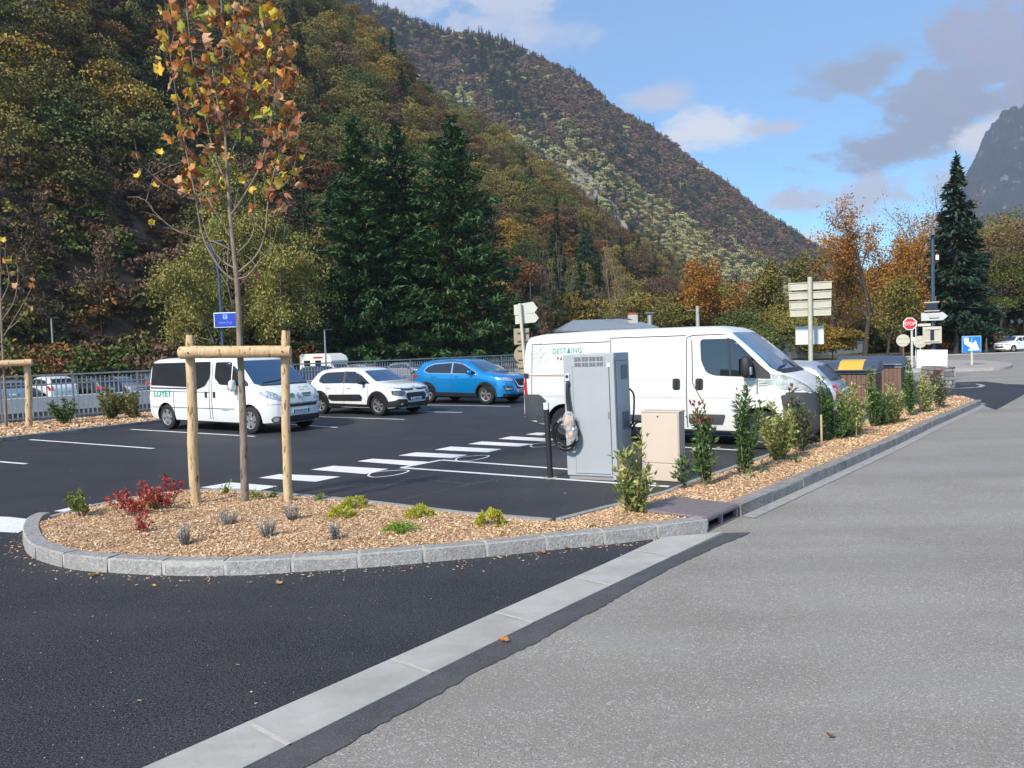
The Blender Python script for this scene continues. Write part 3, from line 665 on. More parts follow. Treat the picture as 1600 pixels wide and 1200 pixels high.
# ------------------------------------------------------------------ hillsides
M_HILL = mat('hill_soil', (.06, .042, .026), .95, vs=.5, col2=(.19, .13, .08), det=9, bump=.5, bs=2)
M_HILLF = mat('far_hill_soil', (.06, .045, .03), .95, vs=.02, col2=(.10, .075, .05), bump=.5, bs=1)
def fnoise(x, y, s): 
    from mathutils import noise as nz
    return nz.noise(Vector((x*s, y*s, 3.7)))
def loft(name, foot, ridge, m, nu=70, nv=34, amp=6., pw=.92, ext=1.25, sc_=.02, **k):
    F_ = catmull([Vector((*f[:2], f[2] if len(f) > 2 else -.5)) for f in foot], 8); R2 = catmull([Vector(r) for r in ridge], 8)
    def samp(path, s):
        s = min(max(s, 0), .9999)*(len(path)-1); i = int(s); return path[i].lerp(path[i+1], s-i)
    def f(s, t):
        a, b = samp(F_, s), samp(R2, s)
        if t <= 1: p = a.lerp(b, t); p.z = a.z+(b.z-a.z)*(t**pw)
        else: p = a.lerp(b, t); p.z = b.z-(t-1)*(b-a).length*.35
        e = min(t, 1)*min(1, max(0, t))*(1.0 if t < .8 else max(.25, 1-(t-.8)*3.5)); p.z += amp*e*(fnoise(p.x, p.y, sc_)+.5*fnoise(p.x, p.y, sc_*2.7)+(.28*fnoise(p.x, p.y, sc_*7)+.15*fnoise(p.x, p.y, sc_*17) if amp > 100 else 0)); return p
    vs = [f(i/nu, j/nv*ext) for i in range(nu+1) for j in range(nv+1)]; w = nv+1
    me = bpy.data.meshes.new(name); me.from_pydata([tuple(v) for v in vs], [], [(i*w+j, (i+1)*w+j, (i+1)*w+j+1, i*w+j+1) for i in range(nu) for j in range(nv)])
    me.materials.append(m); smooth(me, 180); return obj(name, me, **k), f
near_ridge = [(-420, -40, 60), (-300, 110, 170)]
nrp = [(60, -420, 235), (250, -220, 250), (400, -95, 262), (480, -45, 268), (545, 8, 275), (590, 52, 280), (624, 98, 285), (661, 132, 290), (703, 162, 297), (755, 192, 305), (797, 228, 312), (848, 258, 322), (890, 290, 332), (927, 330, 342), (974, 362, 355), (1040, 398, 375), (1100, 424, 400), (1150, 452, 425), (1220, 478, 450)]
near_ridge = [Vector(q) for q in near_ridge]
for (u, v, y) in nrp:
    p = P(u, v, y); p.z -= 6.5; near_ridge.append(p)
near_foot = [(-200, -60), (-110, 0), fl(-5, 48), fl(18, 50), fl(36, 52), fl(52, 54), fl(68, 56), fl(84, 58), fl(100, 60), fl(116, 62), fl(130, 64), fl(146, 66), fl(162, 70), fl(178, 76), fl(194, 84), fl(210, 92), fl(228, 100), fl(246, 112), fl(266, 120), fl(286, 128), fl(306, 140)]
_, f_near = loft('near_hill', near_foot, near_ridge, M_HILL, 110, 44, 9., pw=.9, kind='structure')
far_sil = [(330, -150, 860), (420, -95, 880), (500, -50, 900), (560, -8, 910), (600, 12, 920), (640, 26, 925), (700, 44, 930), (760, 57, 935), (820, 78, 940), (870, 98, 945), (910, 118, 950), (960, 156, 960), (1010, 192, 970), (1050, 222, 980), (1100, 268, 990), (1150, 308, 1000), (1200, 348, 1015), (1235, 377, 1030), (1270, 394, 1050), (1310, 408, 1075), (1360, 436, 1100), (1450, 470, 1130)]
far_ridge = []
for (u, v, y) in far_sil: p = P(u, v, y); p.z -= 9; far_ridge.append(p)
ff = []
for i, (u, v, y) in enumerate(far_sil):
    t = i/(len(far_sil)-1); q = P(u+40+120*t, 500, 430+t*420); ff.append((q.x, q.y))
_, f_far = loft('far_mountain', ff, far_ridge, M_HILLF, 130, 60, 38., pw=.93, sc_=.006, ext=1.15, kind='structure')
# distant peak, right edge
M_PEAK = mat('distant_rock_forest', (.010, .011, .018), .95, vs=.012, col2=(.036, .032, .042), det=10, speck=[(.02, (.012, .018, .018), .5, .6), (.05, (.13, .12, .12), .64, .70)], bump=1.0, bs=.08)
pk_sil = [(1380, 520, 2150), (1430, 470, 2150), (1470, 420, 2150), (1488, 350, 2150), (1500, 305, 2150), (1510, 268, 2160), (1528, 236, 2170), (1545, 214, 2180), (1562, 194, 2190), (1582, 174, 2200), (1602, 152, 2210), (1650, 110, 2230), (1720, 40, 2260), (1830, -40, 2300), (2000, -90, 2350), (2300, -60, 2400)]
pr = [P(*q) for q in pk_sil]; pf = [P(u, 520, 1500+i*12) for i, (u, v, y) in enumerate(pk_sil)]
_, f_pk = loft('distant_peak', [(p.x, p.y) for p in pf], pr, M_PEAK, 240, 130, 150., pw=1.1, sc_=.007, kind='structure')

def fill(fsurf, ds, dt, n_s, n_t, keep=None, rg=None):
    pass
# near hill trees: chosen by place, so that the stand changes as it does on the slope
rg = random.Random(21)
cands = []
for i in range(9500):
    s = rg.random(); t = rg.random()**.85*1.02
    p = f_near(s, t); u, v = PR(p)
    if -160 < u < 1330 and v > -90: cands.append((p, u, v, t))
# thin to a spacing that grows with distance
grid = {}; trees = []
for c in cands:
    p = c[0]; dd = (p-EYE).length; spc = 4.2 if dd < 130 else 4.9; k = (int(p.x//spc), int(p.y//spc))
    if any((grid[kk].xy-p.xy).length < spc for kk in ((k[0]+a, k[1]+b) for a in (-1, 0, 1) for b in (-1, 0, 1)) if kk in grid): continue
    grid[k] = p; trees.append((dd, *c))
trees.sort(key=lambda x: x[0])
def near_kind(u, v, t, p):
    n = fnoise(p.x, p.y, .022)+.35*fnoise(p.x, p.y, .08); r = rg.random()
    low = v > 330 and u < 480
    if u > 820 and v > 360: tab = [('brown', .3), ('olive', .3), ('conifer', .22), ('bare', .12), ('rust', .05), ('yellow', .01)]
    elif low: tab = [('brown', .40), ('bare', .30), ('green', .10), ('conifer', .06), ('olive', .14)]
    elif t > .72: tab = [('olive', .42), ('yellow', .12), ('green', .16), ('brown', .12), ('conifer', .12), ('rust', .06)]
    elif n > .12: tab = [('olive', .36), ('green', .28), ('yellow', .16), ('brown', .1), ('conifer', .1)]
    elif n < -.15: tab = [('brown', .42), ('bare', .2), ('rust', .10), ('olive', .2), ('conifer', .08)]
    else: tab = [('olive', .30), ('brown', .26), ('green', .12), ('conifer', .14), ('rust', .06), ('bare', .12)]
    a = 0
    for k, w in tab:
        a += w
        if r < a: return k
    return tab[0][0]
LBL = {'olive': ('olive green broadleaf tree among the others on the shaded hillside', 'tree'), 'green': ('mid green broadleaf tree among the others on the shaded hillside', 'tree'),
       'yellow': ('golden yellow autumn tree among the others on the shaded hillside', 'tree'), 'rust': ('rust brown autumn tree among the others on the shaded hillside', 'tree'),
       'brown': ('dull brown half bare tree among the others on the shaded hillside', 'tree'), 'conifer': ('dark green conifer among the broadleaf trees on the shaded hillside', 'tree'),
       'bare': ('thin leafless tree with brown twigs on the shaded hillside', 'tree')}
NM = {'olive': 'olive_tree_crown', 'conifer': 'hillside_conifer', 'bare': 'bare_tree'}
rest = []
for i, (dd, p, u, v, t) in enumerate(trees):
    kd = near_kind(u, v, t, p); m_ = rg.choice(KIT[kd]); sc_ = rg.uniform(.7, 1.15)*(1.0 if kd != 'conifer' else rg.uniform(.7, 1.1))
    if i < 280:
        o = obj('conifer_tree' if kd == 'conifer' else 'bare_tree' if kd == 'bare' else 'broadleaf_tree', m_, loc=(p.x, p.y, p.z-.4), label=LBL[kd][0], cat='tree', group=('%s trees on the near hillside' % kd).replace('bare trees', 'leafless trees'))
        o.rotation_euler = (rg.gauss(0, .05), rg.gauss(0, .05), rg.uniform(0, 6.28)); o.scale = (sc_*rg.uniform(.9, 1.15), sc_*rg.uniform(.9, 1.15), sc_*rg.uniform(.9, 1.1))
    else: rest.append((p, kd, sc_))
src = []; sidx = {}
for kd in KIT:
    sidx[kd] = []
    for m_ in KIT[kd]: sidx[kd].append(len(src)); src.append(m_)
scatter('hillside_woods', [(p.x, p.y, p.z-.4) for p, _, _ in rest], [(rg.gauss(0, .05), rg.gauss(0, .05), rg.uniform(0, 6.28)) for _ in rest], [s for _, _, s in rest], [rg.choice(sidx[k]) for _, k, _ in rest], src,
        label='mixed autumn woodland covering the upper near hillside', cat='woodland', kind='stuff')
# low scrub on the near slope so that soil shows only in places
scr = []
for i in range(17000):
    s = rg.random(); t = rg.random()**1.1; p = f_near(s, t); u, v = PR(p)
    if -100 < u < 1300 and -60 < v: scr.append(p)
ssrc = []
for j, mm in enumerate(('brown', 'brown', 'olive', 'green', 'rust')):
    g = clump_crown(300+j, 3.2, 3.6, 420, .30, cz=.45, nc=9, skirt=.2); ssrc.append(npmesh('scrub_%s' % mm, g[0], g[1], [LM[mm], M_BARKD], g[2], g[3]))
scatter('hillside_scrub', [(p.x, p.y, p.z-.3) for p in scr], [(0, 0, rg.uniform(0, 6.28)) for _ in scr], [rg.uniform(.6, 1.5) for _ in scr], [rg.randrange(5) for _ in scr], ssrc, label='brown and olive undergrowth between the hillside trees', cat='undergrowth', kind='stuff')
# far mountain woods
def sunlit_band(u): return np.interp(u, [560, 700, 780, 850, 930, 1000, 1100, 1200, 1300], [60, 150, 200, 232, 262, 292, 350, 405, 440])  # below this line paler trees stand in for the sunlit band
def rockmask(u, v): 
    c = np.interp(v, [262, 290, 320, 350, 380], [892, 915, 935, 955, 975]); return abs(u-c) < np.interp(v, [258, 275, 320, 360, 385], [4, 20, 26, 18, 6]) and 260 < v < 384
fp, fi, fs_ = [], [], []
for i in range(40000):
    s = rg.random(); t = .1+.92*rg.random(); p = f_far(s, t); u, v = PR(p)
    if not (480 < u < 1460 and -40 < v < 520): continue
    if rockmask(u, v) and rg.random() < .66: continue
    n = fnoise(p.x, p.y, .008)+.8*fnoise(p.x+500, p.y, .022); n2 = fnoise(p.x, p.y+900, .035); r = rg.random(); b = sunlit_band(u)+n*70
    if n2 < -.42 and rg.random() < .6: continue
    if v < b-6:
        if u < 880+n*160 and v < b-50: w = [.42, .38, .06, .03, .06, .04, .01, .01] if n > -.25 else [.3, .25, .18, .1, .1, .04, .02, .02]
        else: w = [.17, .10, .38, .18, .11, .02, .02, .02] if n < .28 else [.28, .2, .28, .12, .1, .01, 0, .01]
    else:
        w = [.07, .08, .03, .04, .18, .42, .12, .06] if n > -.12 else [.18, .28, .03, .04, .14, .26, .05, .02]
    if n2 > .22: w = [w[0]*2.4, w[1]*2.4]+w[2:]
    elif n2 < -.15: w = w[:2]+[x*2.2 for x in w[2:4]]+w[4:]
    tw_ = sum(w); w = [x/tw_ for x in w]
    k = 0; a = w[0]
    while r > a and k < 7: k += 1; a += w[k]
    fp.append((p.x, p.y, p.z-.8)); fi.append(k*2+rg.randrange(2)); fs_.append(rg.triangular(.4, 1.35, .8)*(1.0 if k > 1 else .95))
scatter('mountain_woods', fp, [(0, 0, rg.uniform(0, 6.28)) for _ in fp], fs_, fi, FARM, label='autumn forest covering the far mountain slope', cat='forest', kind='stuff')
# pale cliff low on the far mountain
M_CLIFF = mat('pale_cliff', (.20, .17, .14), .95, vs=.08, col2=(.42, .37, .31), det=9, speck=[(.12, (.2, .2, .13), .55, .62)], bump=1.0, bs=.3)
vs, fcs, ids = [], [], {}
ns, ntt = 150, 110
for i in range(ns):
    for j in range(ntt):
        s = .35+.25*i/ns; t = .02+.7*j/ntt; p = f_far(s, t); u, v = PR(p); ids[i, j] = None
        if rockmask(u, v):
            q = p+(EYE-p).normalized()*6; q.z += 5*fnoise(p.x, p.y, .05)+3*fnoise(p.x, p.y, .15)+3; ids[i, j] = len(vs); vs.append(tuple(q))
for i in range(ns-1):
    for j in range(ntt-1):
        q = [ids[i, j], ids[i+1, j], ids[i+1, j+1], ids[i, j+1]]
        if None not in q: fcs.append(q)
if fcs:
    me = bpy.data.meshes.new('cliff'); me.from_pydata(vs, [], fcs); me.materials.append(M_CLIFF); obj('cliff', me, kind='structure')

# ------------------------------------------------------------------ single trees of the middle distance
def place_tree(name, tm, cm, loc, label, group=None, rz=0, sc_=1.0, cat='tree'):
    e = empty(name, loc, rz, label, cat, group); e.scale = (sc_,)*3
    obj('trunk', tm, e)
    if cm: obj('crown', cm, e)
    return e
def split_geo(g, name, mats):
    V, Q, mi, va = g; mi = np.asarray(mi); cr = npmesh(name+'_crown', V, Q[mi == 0], [mats[0]], var=va[mi == 0]); tr = npmesh(name+'_trunk', V, Q[mi == 1], [mats[1]])
    return tr, cr
LM['feather'] = leafmat('needle_feather', [(.012, .032, .012), (.026, .064, .021), (.055, .115, .038), (.11, .185, .065)], orand=.1)
for i, (u, vt, y, w, lab) in enumerate([(548, 193, 78, 13.5, 'leftmost of the three tall feathery dark green cypresses behind the railing'),
                                        (612, 204, 82, 13, 'middle one of the three tall feathery dark green cypresses behind the railing'),
                                        (698, 188, 80, 16.5, 'broadest dark green cypress behind the railing, right of its two neighbours')]):
    top = P(u, vt, y); h = top.z+.5; g = cone_crown(500+i, h, w*1.12, 26000, .70, base=.01, droop=-.15, layers=30, ragged=.45, pw=.62)
    tr, cr = split_geo(g, 'cypress', [LM['feather'], M_BARKD]); place_tree('cypress_tree', tr, cr, (top.x+.3, y, -.1), lab)
for i, (u, vt, y, w, lab) in enumerate([(470, 250, 92, 10, 'slim dark conifer half hidden behind the yellow birch'), (760, 300, 92, 12, 'shorter dark conifer at the right foot of the cypresses'), (868, 300, 120, 7, 'dark pine above the leafless reddish saplings'), (905, 400, 108, 12, 'low spreading dark pine behind the white van roof')]):
    top = P(u, vt, y); g = cone_crown(520+i, top.z+.5, w, 6000, .55, base=.04, droop=.1, layers=20, ragged=.45)
    tr, cr = split_geo(g, 'pine', [LM['conifer'], M_BARKD]); place_tree('pine_tree', tr, cr, (top.x, y, -.2), lab)
# the yellow-green birch behind the crew van
LM['birch'] = leafmat('leaf_birch', [(.10, .105, .025), (.20, .195, .045), (.33, .29, .07), (.48, .41, .11)], trans=.15, orand=.1)
bprm = dict(segs=6, wander=.10, up=[.05, -.02, -.18], n=[15, 7, 3], first=[.18, .25, .3], spread=[.85, .7, .6], ratio=[.36, .5, .5], rr=.45)
for i, (u, vt, y, lab) in enumerate([(448, 350, 71, 'yellow green birch with drooping twigs behind the white crew van'), (372, 288, 74, 'taller yellow green birch right behind the young plane tree'), (338, 395, 70, 'small yellowing birch beside the slate blue lamp post')]):
    top = P(u, vt, y); h = top.z; tm, cm = tree_meshes('birch', 60+i, h, .15, bprm, 19000 if i < 2 else 9000, .23, LM['birch'], mat('birch_bark', (.26, .24, .21), .8, vs=8, col2=(.12, .11, .10)), droop=.8, jit_=.38, aspect=.6, minr=.010)
    place_tree('birch_tree', tm, cm, (top.x, y, -.1), lab)
# fir with flat tiers, right
top = P(1487, 240, 74); g = cone_crown(77, top.z, 9.6, 16000, .62, base=.10, droop=.18, layers=22, ragged=.35)
LM['fir'] = leafmat('needle_fir', [(.009, .021, .013), (.016, .037, .022), (.030, .062, .036), (.055, .095, .055)], orand=.1)
tr, cr = split_geo(g, 'fir', [LM['fir'], M_BARKD]); place_tree('fir_tree', tr, cr, (top.x+.4, 74, -.1), 'tall dark blue green fir standing alone against the sky')
# orange maples and their neighbours, right
mprm = dict(segs=5, wander=.10, up=[.05, .10, .04, 0], n=[9, 6, 4], first=[.22, .25, .3], spread=[.62, .6, .6], ratio=[.62, .5, .48], rr=.52)
spec_ = [(1350, 322, 76, 'amber', 7500, .20, 'orange leaved maple with a dark forked trunk right of the direction sign', .30),
         (1408, 300, 80, 'amber', 3200, .20, 'tall thin tree, orange below and nearly bare on top, left of the fir', .26),
         (1300, 372, 82, 'rust', 3500, .2, 'half bare rust coloured tree left of the orange maple', .2),
         (1432, 372, 72, 'amber', 5000, .20, 'orange tree tucked between the lamp post and the fir', .22),
         (1408, 276, 92, 'olive', 900, .2, 'tall nearly leafless tree reaching above the orange maples', .24),
         (1114, 404, 96, 'amber', 5200, .24, 'small round orange tree above the white van bonnet', .14),
         (1385, 440, 70, 'olive', 4200, .2, 'low olive green bushy tree behind the stop sign', .12),
         (1262, 392, 98, 'olive', 5200, .26, 'pale olive tree behind the four panel direction sign', .2),
         (1225, 402, 108, 'olive', 6000, .3, 'rounded olive green tree at the foot of the far mountain', .2)]
for i, (u, vt, y, mm, nl_, ls, lab, r_) in enumerate(spec_):
    top = P(u, vt, y); h = top.z; tm, cm = tree_meshes('maple', 800+i, h*.74, r_, mprm, nl_, ls, LM[mm], M_BARKD, jit_=.38, aspect=.8, minr=.01)
    place_tree('maple_tree' if mm == 'amber' else 'broadleaf_tree', tm, cm, (top.x, y, -.1), lab)
# reddish leafless saplings
sprm = dict(segs=5, wander=.06, up=[.1, .25], n=[16], first=[.15], spread=[.35], ratio=[.45], rr=.5)
M_TWIG = mat('reddish_twig', (.22, .15, .11), .9, vs=8, col2=(.32, .23, .18))
for i, (u, vt, y) in enumerate([(843, 392, 94), (858, 410, 96), (872, 402, 95), (888, 432, 98), (955, 388, 95), (975, 396, 97)]):
    top = P(u, vt, y); tm, cm = tree_meshes('sapling', 900+i, top.z, .05, dict(sprm, n=[16, 5], spread=[.35, .4], first=[.15, .2]), 0, .1, None, M_TWIG, minr=.004)
    place_tree('leafless_sapling', tm, None, (top.x, y, -.1), 'pale reddish leafless sapling rising behind the white van' if i < 4 else 'thin grey brown leafless sapling at the foot of the hill', group='leafless saplings behind the railing' if i < 4 else 'grey saplings at the hill foot')
# middle-distance belt: bushes and trees that close the valley floor
belt = [('green', 1160, 478, 70, 6.5, 'bright green bushy shrub behind the white van bonnet'), ('olive', 1210, 470, 74, 7, 'dull green bush left of the direction sign'), ('green', 1185, 505, 64, 5, 'low dark green bush beside the brick pillar'),
        ('olive', 1245, 480, 68, 6, 'olive bush right behind the direction sign post'), ('yellow', 1300, 500, 66, 5, 'low orange brown bush behind the far railing')]
for i, (mm, u, vt, y, w, lab) in enumerate(belt):
    top = P(u, vt, y); g = clump_crown(700+i, top.z, w, 5200, .2, cz=.5, nc=22, skirt=.15); tr, cr = split_geo(g, 'bush', [LM[mm], M_BARKD]); place_tree('bush', tr, cr, (top.x, y, -.1), lab, cat='bush')
bt = []
for i in range(200):
    u = rg.uniform(820, 1300); y = rg.uniform(95, 230); q = P(u, 560, y); q.z = 0
    if (q.xy-A0).dot(NF) < 24: continue
    bt.append((q, rg.choice(['olive', 'brown', 'rust', 'conifer', 'bare', 'green', 'olive', 'brown', 'yellow']), rg.uniform(.65, 1.05)))
for i in range(105):
    u = rg.uniform(1290, 1760); y = rg.uniform(92, 150)*(1.0 if u < 1520 else .9); q = P(u, 560, y); q.z = 0
    bt.append((q, rg.choice(['olive', 'brown', 'olive', 'brown', 'green', 'olive'] if u > 1500 else ['olive', 'brown', 'yellow', 'green', 'bare', 'rust']), rg.uniform(.8, 1.25) if u < 1500 else rg.uniform(1.1, 1.75)))
bt.sort(key=lambda b: b[0].y)
KITR = {}
for kd in ('olive', 'brown', 'green', 'yellow'):
    KITR[kd] = []
    for s in range(2): g = clump_crown(640+s+len(kd), 10.5, 8.2, 9000, .155, nc=34, skirt=.12); KITR[kd].append(npmesh('tree_%s_fine' % kd, g[0], g[1], [LM[kd], M_BARKD], g[2], g[3]))
for q, kd, s in bt[:150]:
    if s > 1.05 and PR(q)[0] > 1480 and kd not in KITR: kd = 'olive'
    o = obj('conifer_tree' if kd == 'conifer' else 'bare_tree' if kd == 'bare' else 'broadleaf_tree', rg.choice(KITR[kd] if kd in KITR and PR(q)[0] > 1280 else KIT[kd]), loc=(q.x, q.y, -.2), label='%s in the tree belt on the valley floor beyond the road' % {'olive': 'olive green tree', 'green': 'mid green tree', 'brown': 'dull brown tree', 'rust': 'rust brown tree', 'yellow': 'golden yellow tree', 'conifer': 'dark conifer', 'bare': 'leafless tree'}[kd], cat='tree', group='%s valley floor trees' % kd)
    o.rotation_euler = (0, 0, rg.uniform(0, 6.28)); o.scale = (s, s, s*rg.uniform(.9, 1.1))
scatter('valley_woods', [tuple(b[0]) for b in bt[150:]], [(0, 0, rg.uniform(0, 6.28)) for _ in bt[150:]], [b[2] for b in bt[150:]], [rg.choice(sidx[b[1]]) for b in bt[150:]], src, label='mixed woodland on the valley floor behind the first trees', cat='woodland', kind='stuff')
# undergrowth closing the foot of the trees
und = []
for i in range(420):
    t_ = rg.uniform(-40, 60); q = fl(t_, rg.uniform(37, 50)); und.append((q.x, q.y, -.2))
for i in range(420):
    u = rg.uniform(1180, 1800); y = rg.uniform(84, 100)+(u-1180)*.004; q = P(u, 560, y); und.append((q.x, q.y, -.3))
for i in range(300):
    t_ = rg.uniform(55, 170); q = fl(t_, rg.uniform(20.5, 36)); und.append((q.x, q.y, -.2))
scatter('undergrowth', und, [(0, 0, rg.uniform(0, 6.28)) for _ in und], [rg.uniform(.6, 1.3) for _ in und], [rg.choice([0, 2, 3, 3, 4, 1]) for _ in und], ssrc, label='dark green and brown undergrowth at the foot of the trees', cat='undergrowth', kind='stuff')
# haze
hz = MB(); hz.box((300, 1300, 645), (5200, 4200, 1300)); M_HAZE = bpy.data.materials.new('haze'); M_HAZE.use_nodes = True; t = M_HAZE.node_tree
for n in list(t.nodes): t.nodes.remove(n)
mo = t.nodes.new('ShaderNodeOutputMaterial'); pv = t.nodes.new('ShaderNodeVolumePrincipled'); pv.inputs['Color'].default_value = (.80, .87, 1, 1); pv.inputs['Density'].default_value = HAZE = .00021; pv.inputs['Anisotropy'].default_value = .2
t.links.new(pv.outputs[0], mo.inputs['Volume'])
hz.build('haze', M_HAZE, kind='stuff')
# ------------------------------------------------------------------ vehicles
GLASS = mat('car_glass', (.012, .018, .026), .03, spec=.9)
GLASSB = mat('windscreen', (.018, .06, .13), .05, spec=1.0, coat=.6)  # blue of the reflected sky is put into the base colour
BLACKP = mat('black_plastic', (.018, .018, .02), .45)
GREYP = mat('grey_plastic', (.055, .057, .065), .55, var=.1, vs=8)
RUB = mat('tyre_rubber', (.015, .015, .016), .8, bump=.2, bs=40)
ALLOY = mat('alloy', (.55, .55, .57), .3, .8)
ALLOYD = mat('dark_wheel_well', (.02, .02, .022), .6)
CHROME = mat('chrome', (.75, .76, .78), .12, 1.0)
LAMP = mat('lamp_lens', (.42, .44, .46), .08, .35, spec=.8, coat=1.0, var=.35, vs=9)
LAMPD = mat('lamp_lens_dark', (.08, .085, .1), .08, .3, coat=1.0, var=.5, vs=12)
REDL = mat('tail_lamp', (.45, .015, .02), .15, coat=1.0, var=.2, vs=18)
PLATE = mat('plate_white', (.70, .71, .70), .4)
PLATEB = mat('plate_blue', (.03, .07, .30), .4)
INK = mat('ink_black', (.02, .02, .025), .6)
SEAM = mat('panel_seam', (.035, .035, .038), .7)
WHITE1 = mat('van_white', (.72, .725, .72), .32, coat=.35, vs=1.3, col2=(.67, .67, .655), speck=[(4, (.58, .56, .52), .6, .95)])
WHITE2 = mat('car_white', (.75, .75, .74), .22, coat=.8)
WHITEV = mat('old_van_white', (.70, .70, .67), .38, coat=.2, vs=1.1, col2=(.65, .645, .61), speck=[(3.5, (.55, .53, .48), .58, .95), (40, (.60, .58, .53), .66, .75)])
BLUE = mat('metallic_blue', (.005, .24, .58), .25, .4, coat=1.0)
SILV = mat('silver_paint', (.52, .54, .58), .3, .6, coat=.6)

def rpoly(poly, r, n=4):
    o_ = []; k = len(poly)
    for i in range(k):
        a, b, c = Vector(poly[i-1]), Vector(poly[i]), Vector(poly[(i+1) % k]); d1, d2 = (a-b), (c-b); rr = min(r, d1.length*.45, d2.length*.45)
        p, q = b+d1.normalized()*rr, b+d2.normalized()*rr
        for j in range(n+1):
            t = j/n; o_.append(tuple(p*(1-t)**2+b*2*t*(1-t)+q*t*t))
    return o_
def strippoly(pts, w):
    a = offset([Vector(p) for p in pts], w/2); b = offset([Vector(p) for p in pts], -w/2); return [tuple(p) for p in a]+[tuple(p) for p in b[::-1]]
def circ(c, r, n=16, e=1.0): return [(c[0]+r*math.cos(6.2832*i/n), c[1]+r*e*math.sin(6.2832*i/n)) for i in range(n)]

